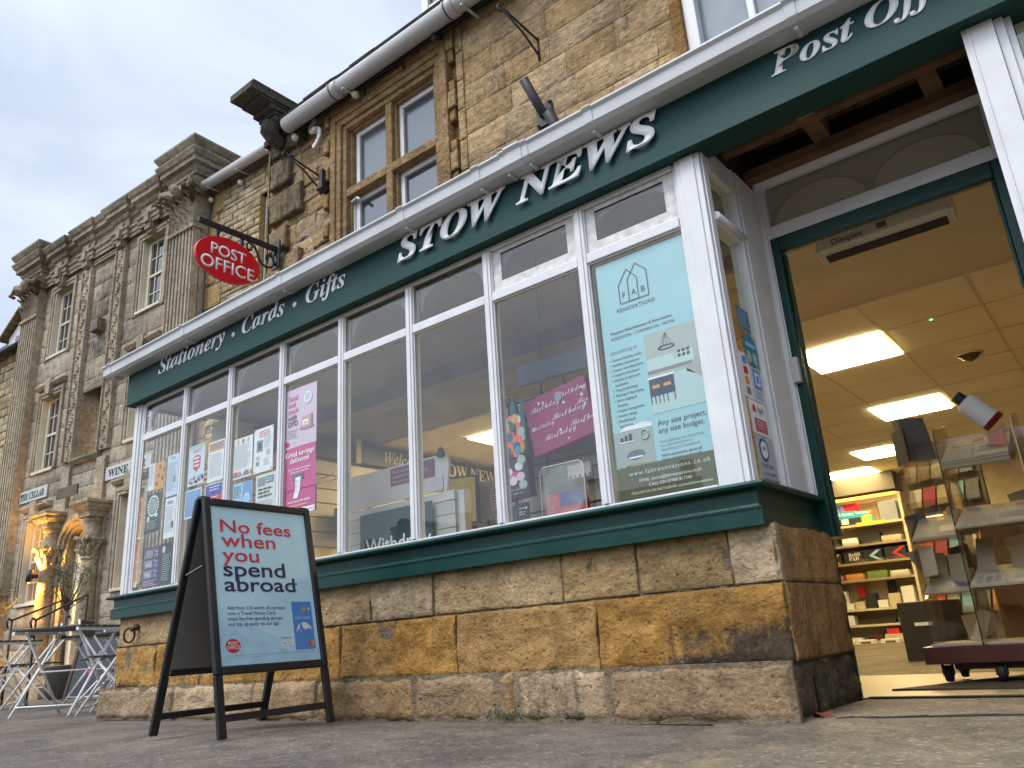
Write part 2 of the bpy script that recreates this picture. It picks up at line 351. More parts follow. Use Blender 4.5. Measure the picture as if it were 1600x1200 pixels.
class Pst:
    """a flat printed sheet: local X right, Z up, origin bottom-left, facing -Y"""
    def __init__(s, name, label, cat, loc, w_, h, m, rotz=0.0, tilt=0.0, group=None, th=0.0015, parent=None, cy=0.0):
        b = MB()
        if cy:     # slightly curled sheet
            n_ = 8; fr = []
            for k in range(n_ + 1):
                u = k / n_; d = cy * math.sin(math.pi * u) ; fr.append((b.V((w_ * u, -d, 0)), b.V((w_ * u, -d * 0.4, h))))
            for k in range(n_): b.F([fr[k][0], fr[k + 1][0], fr[k + 1][1], fr[k][1]], True)
        else: b.box(0, w_, 0, th, 0, h)
        s.o = b.build(name, m, parent, off=(0, 0, 0)); s.o['_local'] = 1; s.o.location = loc; s.o.rotation_euler = (tilt, 0, rotz); s.w = w_; s.h = h; s.k = 1
        if parent is None: tag(s.o, label, cat, group)
    def rect(s, x0, x1, z0, z1, m, name='printed_panel', lay=1):
        b = MB(); y = -0.0006 * lay - (0.0003 if lay else 0); b.poly([(x0, y, z0), (x1, y, z0), (x1, y, z1), (x0, y, z1)])
        return b.build(name, m, s.o, off=(0, 0, 0))
    def poly(s, pts, m, name='printed_shape', lay=2):
        b = MB(); b.poly([(x, -0.0006 * lay - 0.0003, z) for x, z in pts]); return b.build(name, m, s.o, off=(0, 0, 0))
    def disc(s, cx, cz, rx, rz, m, name='printed_shape', lay=2, n=20):
        return s.poly([(cx + rx * math.cos(2 * math.pi * k / n), cz + rz * math.sin(2 * math.pi * k / n)) for k in range(n)], m, name, lay)
    def text(s, body, x, z, size, m, lay=3, name='printed_text', **k):
        return text(name, body, x, z, size, m, s.o, y=-0.0006 * lay - 0.0003, **k)
    def lines(s, x0, x1, z1, n, pitch, m, th=0.35, jag=0.3, name='small_print', lay=3, seed=1):
        rnd = random.Random(seed); b = MB(); y = -0.0006 * lay - 0.0003
        for k in range(n):
            z = z1 - k * pitch; e = x1 - (x1 - x0) * jag * rnd.random(); x = x0
            while x < e:
                w_ = (0.5 + rnd.random() * 1.4) * pitch * 1.3; xe = min(e, x + w_)
                b.poly([(x, y, z - pitch * th), (xe, y, z - pitch * th), (xe, y, z), (x, y, z)]); x = xe + pitch * 0.35
        return b.build(name, m, s.o, off=(0, 0, 0))

# ------------------------------------------------------------------ stone walls
def shade(c, f): return (c[0] * f, c[1] * f, c[2] * f)
def mixc(a, b, t): return tuple(x + (y - x) * t for x, y in zip(a, b))
def block(b, O, ux, n, u0, u1, z0, z1, col, prot=0.0, amp=0.004, res=0.05, edge=0.012, depth=0.03, stn=None, gap=0.004, seed=0.0, rim=0.35, nsc=7.0):
    O, ux, n = Vector(O), Vector(ux), Vector(n); u0 += gap; u1 -= gap; z0 += gap; z1 -= gap
    if u1 - u0 < 0.01 or z1 - z0 < 0.01: return
    nu = max(2, int((u1 - u0) / res)); nv = max(2, int((z1 - z0) / res))
    us = [u0 + (u1 - u0) * k / nu for k in range(nu + 1)]; vs = [z0 + (z1 - z0) * k / nv for k in range(nv + 1)]
    if edge > 0:
        us = [u0, u0 + edge] + [u for u in us[1:-1] if u0 + 1.5 * edge < u < u1 - 1.5 * edge] + [u1 - edge, u1]
        vs = [z0, z0 + edge] + [v for v in vs[1:-1] if z0 + 1.5 * edge < v < z1 - 1.5 * edge] + [z1 - edge, z1]
    g = []
    for j, v in enumerate(vs):
        row = []
        for i, u in enumerate(us):
            p = O + ux * u + Vector((0, 0, v))
            q = noise.fractal(p * nsc + Vector((seed, 0, seed * 0.7)), 0.9, 2.0, 4)
            d = prot + q * amp
            on = (i in (0, len(us) - 1)) or (j in (0, len(vs) - 1))
            if on: d -= edge * (0.7 + 0.5 * noise.noise(p * 13))
            jt = Vector((0, 0, 0))
            if on: jt = (ux * noise.noise(p * 9 + Vector((3, 1, 2))) + Vector((0, 0, noise.noise(p * 8 + Vector((9, 4, 7)))))) * gap * 0.9
            c = shade(col, 1 - rim * (0.5 if on else 0.0)) if on else col
            row.append(b.V(p + jt + n * d, c, stn(u, v) if stn else b.s))
        g.append(row)
    for j in range(len(vs) - 1):
        for i in range(len(us) - 1): b.F([g[j][i], g[j][i + 1], g[j + 1][i + 1], g[j + 1][i]], True)
    # sides
    ring = [g[0][i] for i in range(len(us))] + [g[j][-1] for j in range(1, len(vs))] + [g[-1][i] for i in range(len(us) - 2, -1, -1)] + [g[j][0] for j in range(len(vs) - 2, 0, -1)]
    back = [b.V(Vector(b.v[k]) - n * (Vector(b.v[k]) - O).dot(n) - n * depth, shade(col, 0.6)) for k in ring]
    m = len(ring)
    for k in range(m): b.F([ring[k], back[k], back[(k + 1) % m], ring[(k + 1) % m]])

def ashlar(b, O, ux, n, x0, x1, zs, opens=(), mean=0.5, cols=((0.4, 0.25, 0.1),), mortar=(0.3, 0.24, 0.16), seed=1, stn=None, jit=0.35, cstn=None, joints=None, **k):
    """courses between the heights zs; opens = (u0,u1,z0,z1) rectangles left clear"""
    rnd = random.Random(seed); O_, ux_, n_ = Vector(O), Vector(ux), Vector(n)
    for ci in range(len(zs) - 1):
        z0, z1 = zs[ci], zs[ci + 1]
        cuts = {x0, x1}
        for o in opens:
            if o[2] < z1 - 1e-4 and o[3] > z0 + 1e-4: cuts |= {min(max(o[0], x0), x1), min(max(o[1], x0), x1)}
        cuts = sorted(cuts)
        for a, c in zip(cuts[:-1], cuts[1:]):
            mid = (a + c) / 2
            zlo, zhi = z0, z1
            skip = False
            for o in opens:
                if o[0] < mid < o[1] and o[2] < z1 - 1e-4 and o[3] > z0 + 1e-4:
                    if o[2] <= z0 + 1e-4 and o[3] >= z1 - 1e-4: skip = True
                    elif o[2] > z0: zhi = min(zhi, o[2])
                    else: zlo = max(zlo, o[3])
            if skip or zhi - zlo < 0.004: continue
            if joints is not None: js = [a] + [j for j in joints[ci] if a + 0.02 < j < c - 0.02] + [c]
            else:
                js = [a]; u = a + mean * (0.4 + 0.6 * rnd.random())
                while u < c - mean * 0.35: js.append(u); u += mean * (1 - jit + 2 * jit * rnd.random())
                js.append(c)
            for s0, s1 in zip(js[:-1], js[1:]):
                col = rnd.choice(cols); col = shade(col, 0.82 + 0.36 * rnd.random())
                block(b, O, ux, n, s0, s1, zlo, zhi, col, prot=k.get('prot', 0) + rnd.uniform(-1, 1) * k.get('pj', 0.003), amp=k.get('amp', 0.004), res=k.get('res', 0.06), edge=k.get('edge', 0.01), depth=k.get('depth', 0.03), stn=stn, gap=k.get('gap', 0.004), seed=rnd.random() * 50, rim=k.get('rim', 0.35), nsc=k.get('nsc', 7.0))
            q = [O_ + ux_ * u + Vector((0, 0, z)) - n_ * k.get('md', 0.012) for u, z in ((a, zlo), (c, zlo), (c, zhi), (a, zhi))]
            b.F([b.V(p, mortar) for p in q])

HON = ((0.43, 0.25, 0.095), (0.46, 0.29, 0.12), (0.40, 0.22, 0.07), (0.47, 0.33, 0.16), (0.42, 0.235, 0.08))
UPW = ((0.47, 0.33, 0.175), (0.50, 0.36, 0.205), (0.45, 0.30, 0.145), (0.49, 0.355, 0.21))
GRY = ((0.46, 0.39, 0.29), (0.42, 0.36, 0.27), (0.49, 0.41, 0.30), (0.44, 0.365, 0.26))
RUB = ((0.48, 0.375, 0.23), (0.51, 0.40, 0.25), (0.44, 0.33, 0.195), (0.50, 0.37, 0.20), (0.46, 0.38, 0.26))
X_, Y_, NY = (1, 0, 0), (0, 1, 0), (0, -1, 0)

# ================================================================== GROUND
def ground_h(x, y): return 0.03 * math.exp(-((x + 3.5) / 1.6) ** 2 - ((y + 0.7) / 0.55) ** 2)
def ground_mat(name='worn_tarmac', lo=(0.10, 0.085, 0.072), mid=(0.148, 0.128, 0.110), hi=(0.20, 0.172, 0.142), tan=(0.19, 0.145, 0.09), amt=0.4):
    m, n, l, p = node_mat(name); p.inputs['Roughness'].default_value = 0.85; p.inputs['Specular IOR Level'].default_value = 0.3
    t = n.new('ShaderNodeTexCoord')
    def nz(s, d=6, rg=0.6):
        q = n.new('ShaderNodeTexNoise'); q.inputs['Scale'].default_value = s; q.inputs['Detail'].default_value = d; q.inputs['Roughness'].default_value = rg
        l.new(t.outputs['Object'], q.inputs['Vector']); return q
    def ramp(src, stops):
        q = n.new('ShaderNodeValToRGB'); e = q.color_ramp.elements
        while len(e) < len(stops): e.new(0.5)
        for k, (pp, c) in enumerate(stops): e[k].position = pp; e[k].color = (*c, 1)
        l.new(src, q.inputs[0]); return q.outputs[0]
    a = nz(1.3, 8, 0.65); b = nz(75, 4, 0.85); c = nz(9, 8, 0.75); e_ = nz(2.6, 8, 0.75)
    vv = n.new('ShaderNodeTexVoronoi'); vv.inputs['Scale'].default_value = 85; l.new(t.outputs['Object'], vv.inputs['Vector'])
    base = ramp(a.outputs['Fac'], [(0.35, lo), (0.5, mid), (0.66, hi)])
    def mul(x, y):
        q = n.new('ShaderNodeMix'); q.data_type = 'RGBA'; q.blend_type = 'MULTIPLY'; q.inputs[0].default_value = 1; l.new(x, q.inputs[6]); l.new(y, q.inputs[7]); return q.outputs[2]
    base = mul(base, ramp(b.outputs['Fac'], [(0.30, (0.55, 0.55, 0.55)), (0.5, (0.97, 0.96, 0.94)), (0.68, (1.5, 1.46, 1.4))]))
    base = mul(base, ramp(c.outputs['Fac'], [(0.35, (0.68, 0.68, 0.68)), (0.6, (1.1, 1.1, 1.1))]))
    sepc = n.new('ShaderNodeSeparateColor'); l.new(vv.outputs['Color'], sepc.inputs[0])
    base = mul(base, ramp(sepc.outputs[0], [(0.0, (0.72, 0.72, 0.72)), (0.5, (1.0, 0.98, 0.95)), (0.95, (1.12, 1.08, 1.04)), (0.98, (1.9, 1.85, 1.75))]))
    tn = n.new('ShaderNodeMix'); tn.data_type = 'RGBA'; tm = n.new('ShaderNodeMapRange'); tm.inputs[1].default_value = 0.52; tm.inputs[2].default_value = 0.66; tm.inputs[4].default_value = amt
    l.new(e_.outputs['Fac'], tm.inputs[0]); l.new(tm.outputs[0], tn.inputs[0]); l.new(base, tn.inputs[6]); tn.inputs[7].default_value = (*tan, 1); base = tn.outputs[2]
    l.new(base, p.inputs['Base Color'])
    bp = n.new('ShaderNodeBump'); bp.inputs['Strength'].default_value = 0.7; bp.inputs['Distance'].default_value = 0.006
    ad = n.new('ShaderNodeMath'); ad.operation = 'ADD'; l.new(b.outputs['Fac'], ad.inputs[0]); l.new(c.outputs['Fac'], ad.inputs[1])
    l.new(ad.outputs[0], bp.inputs['Height']); l.new(bp.outputs[0], p.inputs['Normal'])
    return m
def sheet(name, m, xs, ys, hf, inside=None):
    b = MB(); g = [[b.V((x, y, hf(x, y))) for x in xs] for y in ys]
    for j in range(len(ys) - 1):
        for i in range(len(xs) - 1):
            if inside is None or inside((xs[i] + xs[i + 1]) / 2, (ys[j] + ys[j + 1]) / 2): b.F([g[j][i], g[j][i + 1], g[j + 1][i + 1], g[j + 1][i]], True)
    return struct(b.build(name, m))
def rng(a, b, s): return [a + (b - a) * k / max(1, round((b - a) / s)) for k in range(max(1, round((b - a) / s)) + 1)]
gx = [-300, -120, -60, -30, -18, -14] + rng(-12, 2.5, 0.09) + [4, 8, 20, 60, 120, 300]; gy = [-300, -120, -60, -30, -12, -6, -4] + rng(-3, 0.7, 0.09) + [1.5, 3, 6, 12, 30, 60, 120, 300]
sheet('ground', ground_mat(), gx, gy, lambda x, y: ground_h(x, y) + (0.004 * noise.noise((x * 1.7, y * 1.7, 0)) if -12 < x < 3 and -3.5 < y < 1 else 0) - 0.004)
# paler concrete slab in front of the doorway
def apron_mat():
    return ground_mat('worn_concrete', (0.13, 0.108, 0.08), (0.19, 0.158, 0.118), (0.25, 0.21, 0.155), (0.27, 0.20, 0.105), 0.6)
ab_ = MB()
edge = [(-1.10, -0.05), (-1.16, -0.11), (-1.38, -0.10), (-1.36, -0.3), (-1.31, -0.55), (-1.25, -0.8), (-1.22, -1.0), (-1.10, -1.35), (-0.9, -1.7), (-0.6, -2.1), (1.8, -2.1), (1.8, -0.12), (-0.05, -0.12), (-0.09, 0.69), (-1.08, 0.69)]
cx_, cy_ = -0.5, -0.6
def eds(k): return (edge[k][0] + 0.012 * math.sin(k * 5.1), edge[k][1] + 0.015 * math.cos(k * 3.7))
ring = []
for k in range(len(edge)):
    a, c = eds(k), eds((k + 1) % len(edge))
    for t in range(6):
        f = t / 6; jx = 0.012 * noise.noise((k * 3.1 + t, 0.3, 1)); jy = 0.012 * noise.noise((k * 2.1 + t, 4.3, 2))
        ring.append((a[0] + (c[0] - a[0]) * f + jx, a[1] + (c[1] - a[1]) * f + jy))
c0 = ab_.V((cx_, cy_, 0.010)); rv = [ab_.V((x, y, 0.006 + (0.012 if y > 0 else 0.0))) for x, y in ring]
for k in range(len(rv)): ab_.F([c0, rv[k], rv[(k + 1) % len(rv)]])
struct(ab_.build('pavement_slab', apron_mat()))
crk = MB()
for a, c in zip([(-0.98, -0.02), (-0.93, 0.015), (-0.85, 0.01), (-0.7, 0.05), (-0.5, 0.09)], [(-0.93, 0.015), (-0.85, 0.01), (-0.7, 0.05), (-0.5, 0.09), (-0.06, 0.14)]):
    crk.bar((a[0], a[1], 0.016), (c[0], c[1], 0.018), 0.016, 0.006)
struct(crk.build('pavement_crack', flat('dark_joint', (0.035, 0.03, 0.028), 0.9)))

# ================================================================== SHOP BUILDING
shop = thing('shop_building', 'honey stone shop with dark green fascia and white framed bay window on the pavement', 'shop', (-3, 0.3, 0))
def sm(x, a, b): t = max(0, min(1, (x - a) / (b - a))); return t * t * (3 - 2 * t)
# --- stone base under the window
b = MB()
def st_mid(off):
    def f(u, z):
        x = off + u; s = 0.02
        s += 0.75 * sm(x, -1.85, -1.45) * sm(0.45 - z, 0.02, 0.16) * (0.6 + 0.4 * sm(x, -1.5, -1.2))
        s += 0.35 * sm(0.26 - z, 0, 0.05) + 0.35 * sm(-x, 5.6, 6.0) * sm(0.4 - z, 0, 0.2)
        return s
    return f
KB = dict(res=0.022, edge=0.007, amp=0.014, depth=0.05, gap=0.004, pj=0.006, md=0.013, rim=0.22, nsc=9.0, mortar=(0.26, 0.20, 0.13))
ashlar(b, (0, -0.02, 0), X_, NY, -6.2, -1.083, [0.205, 0.49], cols=((0.50, 0.28, 0.088), (0.46, 0.245, 0.065), (0.51, 0.30, 0.108)), joints=[[-5.62, -5.05, -4.35, -3.62, -3.17, -2.74, -1.92]], seed=3, stn=st_mid(0), **{**KB, 'amp': 0.02})
ashlar(b, (0, -0.015, 0), X_, NY, -6.2, -1.083, [0.49, 0.715], cols=((0.50, 0.355, 0.185), (0.48, 0.325, 0.15), (0.53, 0.40, 0.245)), joints=[[-5.45, -4.9, -4.2, -3.80, -3.37, -2.9, -2.09, -1.70, -1.28]], seed=8, stn=lambda u, z: 0.0 + 0.25 * sm(z, 0.66, 0.71), **KB)
ashlar(b, (0, -0.085, 0), X_, NY, -6.3, -1.085, [0.0, 0.215], cols=((0.44, 0.30, 0.165), (0.42, 0.265, 0.125), (0.46, 0.335, 0.20)), joints=[[-5.25, -4.35, -3.75, -2.99, -2.45, -2.35, -1.86]], seed=5,
       stn=lambda u, z: 0.04 + 0.34 * sm(0.06 - z, 0, 0.06) + 0.30 * sm(u, -2.5, -2.3) * sm(-u, 1.86, 2.0) + 0.25 * sm(u, -2.0, -1.75) * sm(-u, 1.2, 1.5) * sm(z, 0.09, 0.19) * sm(0.2 - z, 0, 0.02), **{**KB, 'edge': 0.03, 'amp': 0.014})
b.box(-6.3, -1.10, -0.07, 0.0, 0.19, 0.207)
# right hand return into the doorway
KS = {**KB, 'depth': 0.008}
ashlar(b, (-1.085, -0.02, 0), Y_, X_, 0.003, 0.71, [0.205, 0.49], cols=((0.42, 0.24, 0.09), (0.38, 0.25, 0.13)), joints=[[0.20, 0.29]], seed=4, stn=lambda u, z: 0.12 + 0.2 * sm(0.4 - z, 0, .2), **KS)
ashlar(b, (-1.085, -0.02, 0), Y_, X_, 0.003, 0.71, [0.49, 0.715], cols=((0.42, 0.24, 0.09),), joints=[[]], seed=6, stn=lambda u, z: 0.08, **{**KS, 'edge': 0.012})
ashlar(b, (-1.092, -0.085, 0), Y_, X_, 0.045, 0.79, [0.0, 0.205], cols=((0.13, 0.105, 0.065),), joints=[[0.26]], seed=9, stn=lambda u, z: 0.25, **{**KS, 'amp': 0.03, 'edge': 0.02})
b.box(-6.2, -1.14, 0.03, 0.2, 0.0, 0.7); b.box(-1.3, -1.13, 0.2, 0.70, 0.0, 0.69)
ashlar(b, (-6.2, 0.65, 0), (0, -1, 0), (-1, 0, 0), 0, 0.66, [0, 0.21, 0.45, 0.7], cols=HON, seed=2, mean=0.4, stn=lambda u, z: 0.2, res=0.05)
b.build('base_wall', M['honey'], shop)
# lime patches on the left end and in joints
# --- green sill
sb = MB()
prof = [(0.0, 0.70), (0.062, 0.70), (0.062, 0.768), (0.052, 0.776), (0.048, 0.785), (0.048, 0.835), (0.058, 0.842), (0.088, 0.845), (0.095, 0.856), (0.088, 0.868), (0.0, 0.872)]
sb.sweep(prof, [(-6.19, 0.66), (-6.19, 0.0), (-1.165, 0.0), (-1.165, 0.66)])
sill = sb.build('window_sill', M['green'], shop, bevel=0.002, seg=1)
hb = MB(); hb.sweep([(0.063, 0.766), (0.067, 0.766), (0.067, 0.771), (0.063, 0.771)], [(-6.19, 0.64), (-6.19, 0.0), (-1.165, 0.0), (-1.165, 0.64)]); hb.build('sill_bead', M['green'], sill)
# --- white window frame
MUL = [-5.486, -4.876, -4.262, -3.648, -3.036, -2.43, -1.822]
f = MB()
f.box(-6.25, -6.155, -0.005, 0.05, 0.872, 2.40)       # left corner post
f.box(-6.235, -6.185, -0.012, -0.0055, 0.874, 2.398)
f.box(-6.154, -6.128, 0.008, 0.022, 0.874, 2.398); f.box(-6.1275, -6.11, 0.014, 0.022, 0.874, 2.398)
f.box(-1.272, -1.150, -0.005, 0.048, 0.872, 2.40)     # right corner post
f.box(-1.245, -1.175, -0.012, -0.0055, 0.874, 2.398)
f.box(-1.292, -1.273, 0.010, 0.022, 0.874, 2.398)
f.box(-1.149, -1.140, 0.010, 0.046, 0.874, 2.43)
f.box(-6.11, -1.292, 0.0, 0.022, 0.8725, 0.892)       # bottom rail
f.box(-6.11, -1.292, 0.003, 0.022, 2.375, 2.40)       # head
frame = f.build('bay_window', M['white'], shop, bevel=0.004)
for x in MUL:
    f = MB(); f.box(x - 0.026, x + 0.026, 0.0, 0.022, 0.893, 2.374); f.box(x - 0.032, x + 0.032, 0.012, 0.0215, 0.894, 2.373); f.box(x - 0.010, x + 0.010, -0.006, 0.0, 0.895, 2.372); f.box(x - 0.018, x + 0.018, 0.026, 0.07, 0.894, 2.373)
    f.build('mullion', M['white'], frame, bevel=0.005)
for a, c in zip([-6.11] + [x + 0.0275 for x in MUL], [x - 0.0275 for x in MUL] + [-1.292]):
    f = MB(); f.box(a, c, 0.001, 0.022, 2.075, 2.125); f.box(a, c, 0.012, 0.0215, 2.067, 2.133); f.box(a, c, 0.026, 0.06, 2.078, 2.122); f.build('transom', M['white'], frame, bevel=0.004)
    for z0, z1 in ((0.893, 2.066), (2.134, 2.374)):
        g = MB(); g.poly([(a, 0.024, z0), (c, 0.024, z0), (c, 0.024, z1), (a, 0.024, z1)]); g.build('pane', M['glass'], frame)
    # arched spandrel board behind each top light
    for sgn, xc in ((1, a + 0.03), (-1, c - 0.03)):
        g = MB(); pts = [(xc, 0.05, 2.37), (xc, 0.05, 2.20)] + [(xc + sgn * 0.15 * (1 - math.cos(t)), 0.05, 2.20 + 0.15 * math.sin(t)) for t in (R(20), R(40), R(60), R(75), R(90))] + [(xc + sgn * 0.22, 0.05, 2.355), (xc + sgn * 0.22, 0.05, 2.37)]
        g.prism(pts, (0, 0.02, 0)); g.build('arched_spandrel', flat('dull_grey_paint', (0.26, 0.27, 0.26), 0.7), frame)
# paper masking left round the two right hand top lights
for a, c in ((-2.402, -1.85), (-1.795, -1.292)):
    g = MB(); z0, z1, y = 2.134, 2.374, 0.0225; t = 0.05
    for q in ((a, c, z0, z0 + t), (a, a + t * 1.2, z0 + t, z1), (c - t * 1.2, c, z0 + t, z1), (a + t * 1.2, c - t * 1.2, z1 - t * 0.5, z1)):
        g.poly([(q[0], y, q[2]), (q[1], y, q[2]), (q[1], y, q[3]), (q[0], y, q[3])])
    g.build('masking_paper', flat('frosted_masking', (0.66, 0.66, 0.63), 0.7, var=0.25, scale=22), frame)
# side light of the bay, facing the doorway
f = MB()
f.box(-1.20, -1.131, 0.335, 0.60, 0.872, 2.46); f.box(-1.2, -1.142, 0.049, 0.066, 0.874, 2.43); f.box(-1.2, -1.14, 0.067, 0.334, 2.06, 2.12); f.box(-1.2, -1.14, 0.067, 0.334, 0.872, 0.89); f.box(-1.2, -1.138, 0.067, 0.334, 2.33, 2.46)
f.box(-1.13, -1.122, 0.36, 0.59, 0.873, 2.45)
f.box(-1.128, -1.10, 0.60, 0.64, 0.872, 2.52); f.box(-1.118, -1.095, 0.622, 0.66, 0.872, 2.53)
side = f.build('side_window', M['white'], shop, bevel=0.004)
f = MB(); f.tube([(-1.137, 0.055, 2.09), (-1.137, 0.36, 2.09)], 0.020, 10); f.build('transom', M['white'], side)
for z0, z1 in ((0.89, 2.06), (2.12, 2.33)):
    g = MB(); g.poly([(-1.152, 0.066, z0), (-1.152, 0.335, z0), (-1.152, 0.335, z1), (-1.152, 0.066, z1)]); g.build('pane', M['glass'], side)
f = MB(); f.box(-1.10, -1.065, 0.59, 0.625, 1.405, 1.53); f.build('alarm_contact', M['greyplastic'], side, bevel=0.004)
# --- fascia
f = MB(); f.box(-6.31, 2.2, -0.06, -0.03, 2.40, 2.735); f.box(-6.29, 2.2, -0.029, 0.09, 2.402, 2.43); f.box(-6.31, -6.28, -0.0295, 0.65, 2.401, 2.735)
f.box(-6.31, 2.2, -0.068, -0.0605, 2.398, 2.412)
fas = f.build('fascia', M['fascia'], shop, bevel=0.002, seg=1)
def sgn_text(body, x0, x1, zb, cap, font, ext, fat=0.0, em=0.66, nm='lettering', sh=0.0):
    o = text(nm, body, x0, zb, 1, M['letter'], fas, y=-0.0625, width=x1 - x0, height=None, font=font, ext=ext, fat=fat, res=6, shear=sh)
    zs = [v.co.z for v in o.data.vertices]; h = max(zs) - min(zs)
    return o
def fit_text(body, x0, x1, zb, cap, font, ext, fat, y, ref):
    """width fitted; heights scaled so that capitals are cap tall above the baseline zb"""
    o = sgn_text(body, x0, x1, zb, cap, font, ext, fat)
    oz = world_of(fas).z
    top = max(v.co.z for v in o.data.vertices) - zb + oz
    k = cap / top * ref
    for v in o.data.vertices: v.co.z = zb - oz + (v.co.z - zb + oz) * k; v.co.y += y
    return o
fit_text('Stationery', -5.815, -4.87, 2.552, 0.125, 'BI', 0.002, 0.006, 0, 1.02)
fit_text('Cards', -4.655, -4.155, 2.546, 0.125, 'BI', 0.002, 0.006, 0, 1.02)
fit_text('Gifts', -3.925, -3.525, 2.540, 0.125, 'BI', 0.002, 0.006, 0, 1.02)
for cx in (-4.765, -4.045):
    g = MB(); g.lathe([(0.0, -0.064), (0.02, -0.064), (0.02, -0.0612)], (cx, 0, 2.58), 14, axis='y'); g.build('lettering_dot', M['letter'], fas)
fit_text('STOW', -3.035, -2.20, 2.512, 0.152, 'BI', 0.004, 0.022, -0.016, 1.0)
fit_text('NEWS', -2.135, -1.285, 2.512, 0.152, 'BI', 0.004, 0.022, -0.016, 1.0)
fit_text('Post', -0.755, -0.40, 2.548, 0.108, 'BI', 0.002, 0.008, 0, 1.0)
fit_text('Office', -0.365, 0.10, 2.548, 0.108, 'BI', 0.002, 0.008, 0, 1.0)
# --- lower gutter of white plastic with joint clips
g = MB(); GP = [(0.0, 2.672), (0.095, 2.672), (0.118, 2.69), (0.125, 2.745), (0.14, 2.758), (0.14, 2.768), (0.12, 2.768), (0.105, 2.71), (0.09, 2.685), (0.0, 2.685)]
GPATH = [(-6.49, -0.062), (2.2, -0.062)]
g.sweep(GP, GPATH); g.prism([(-6.49, -0.062 - o, z) for o, z in GP[:6]] + [(-6.49, -0.062, 2.76)], (-0.02, 0, 0))
gut = g.build('gutter', M['plastic'], shop)
def scaled(P, k, c=(0.07, 2.72)): return [(c[0] + (o - c[0]) * k, c[1] + (z - c[1]) * k) for o, z in P]
for x, wd in ((-6.40, 0.05), (-5.26, 0.05), (-4.05, 0.05), (-2.89, 0.05), (-2.31, 0.05), (-2.12, 0.045), (-1.98, 0.045), (-1.59, 0.05), (-0.60, 0.05), (0.6, 0.05)):
    g = MB(); g.sweep(scaled(GP[:6] + [(0.0, 2.768)], 1.09), [(x - wd / 2, -0.062), (x + wd / 2, -0.062)]); g.box(x - 0.010, x + 0.010, -0.145, -0.075, 2.652, 2.668)
    g.build('gutter_clip', M['plastic'], gut, bevel=0.003, seg=1)
g = MB(); g.sweep(scaled(GP[:6] + [(0.0, 2.768)], 1.16), [(-2.10, -0.062), (-2.0, -0.062)]); g.build('gutter_union', M['plastic'], gut)
# flat lead roof of the bay
f = MB(); f.box(-6.28, 2.2, -0.05, 0.70, 2.74, 2.765); f.build('bay_roof', M['backboard'], shop)
# --- upper wall
WIN = (-4.38, -3.37, 3.0, 4.52); RW = (-1.36, 0.75, 2.9, 4.75)
b = MB()
zz = [2.7, 2.93, 3.14, 3.36, 3.56, 3.79, 4.0, 4.2, 4.42, 4.62, 4.80, 4.98]
ashlar(b, (0, 0.65, 0), X_, NY, -3.08, 2.2, zz, opens=(WIN, RW), mean=0.46, cols=UPW, seed=11, res=0.05, amp=0.005, pj=0.002, edge=0.003, gap=0.0014, rim=0.02, md=0.004, mortar=(0.42, 0.32, 0.20),
       stn=lambda u, z: 0.0 + 0.42 * math.exp(-((u + 2.72) / 0.22) ** 2 - ((z - 4.05) / 0.3) ** 2) + 0.30 * math.exp(-((u + 1.72) / 0.18) ** 2 - ((z - 4.0) / 0.5) ** 2) + 0.35 * sm(z, 4.75, 4.95))
ashlar(b, (0, 0.65, 0), X_, NY, -5.42, -4.55, [2.7, 2.88, 3.02, 3.2, 3.36, 3.55, 3.7, 3.9, 4.05, 4.2, 4.4, 4.58, 4.75, 4.98], mean=0.3, cols=UPW, seed=12, res=0.03, amp=0.02, pj=0.01, edge=0.012, gap=0.003, rim=0.2, md=0.012, nsc=9, mortar=(0.34, 0.26, 0.16),
       stn=lambda u, z: 0.1 + 0.45 * sm(-u, 4.85, 5.2) * sm(z, 3.9, 4.4))
ashlar(b, (0, 0.65, 0), X_, NY, -4.55, -3.08, [4.66, 4.82, 4.98], mean=0.5, cols=UPW, seed=14, res=0.05, amp=0.006, stn=lambda u, z: 0.2 + 0.3 * sm(z, 4.75, 4.95))
b.box(-5.42, -4.4, 0.70, 0.95, 2.6, 4.98); b.box(-3.36, -1.37, 0.70, 0.95, 2.6, 4.98); b.box(-4.41, -3.35, 0.70, 0.95, 4.53, 4.98); b.box(-1.38, 2.2, 0.70, 0.95, 4.76, 4.98); b.box(0.77, 2.2, 0.7, 0.95, 2.6, 4.77)
b.build('upper_wall', M['wall'], shop)
# rusticated pier on the left and its quoins
b = MB()
ashlar(b, (-5.44, 0.98, 0), NY, (-1, 0, 0), 0.0, 0.36, [2.7, 3.0, 3.3, 3.6, 3.9, 4.2, 4.5, 4.8, 4.95], cols=UPW, seed=5, mean=0.4, stn=lambda u, z: 0.3)
for k, (z0, z1, x1) in enumerate(((2.72, 2.98, -4.95), (3.05, 3.28, -5.10), (3.35, 3.62, -4.93), (3.69, 3.91, -5.12), (3.98, 4.26, -4.92), (4.33, 4.60, -5.08), (4.66, 4.93, -4.90))):
    rnd = random.Random(k); col = mixc((0.40, 0.26, 0.12), (0.24, 0.19, 0.13), 0.25 + 0.5 * (k / 6))
    block(b, (0, 0.65, 0), X_, NY, -5.38, x1, z0, z1, col, prot=0.05, amp=0.014, res=0.03, edge=0.016, depth=0.08, stn=lambda u, z, k=k: 0.12 + 0.08 * k, seed=k * 3.3)
b.build('quoin_pier', M['wall'], shop)
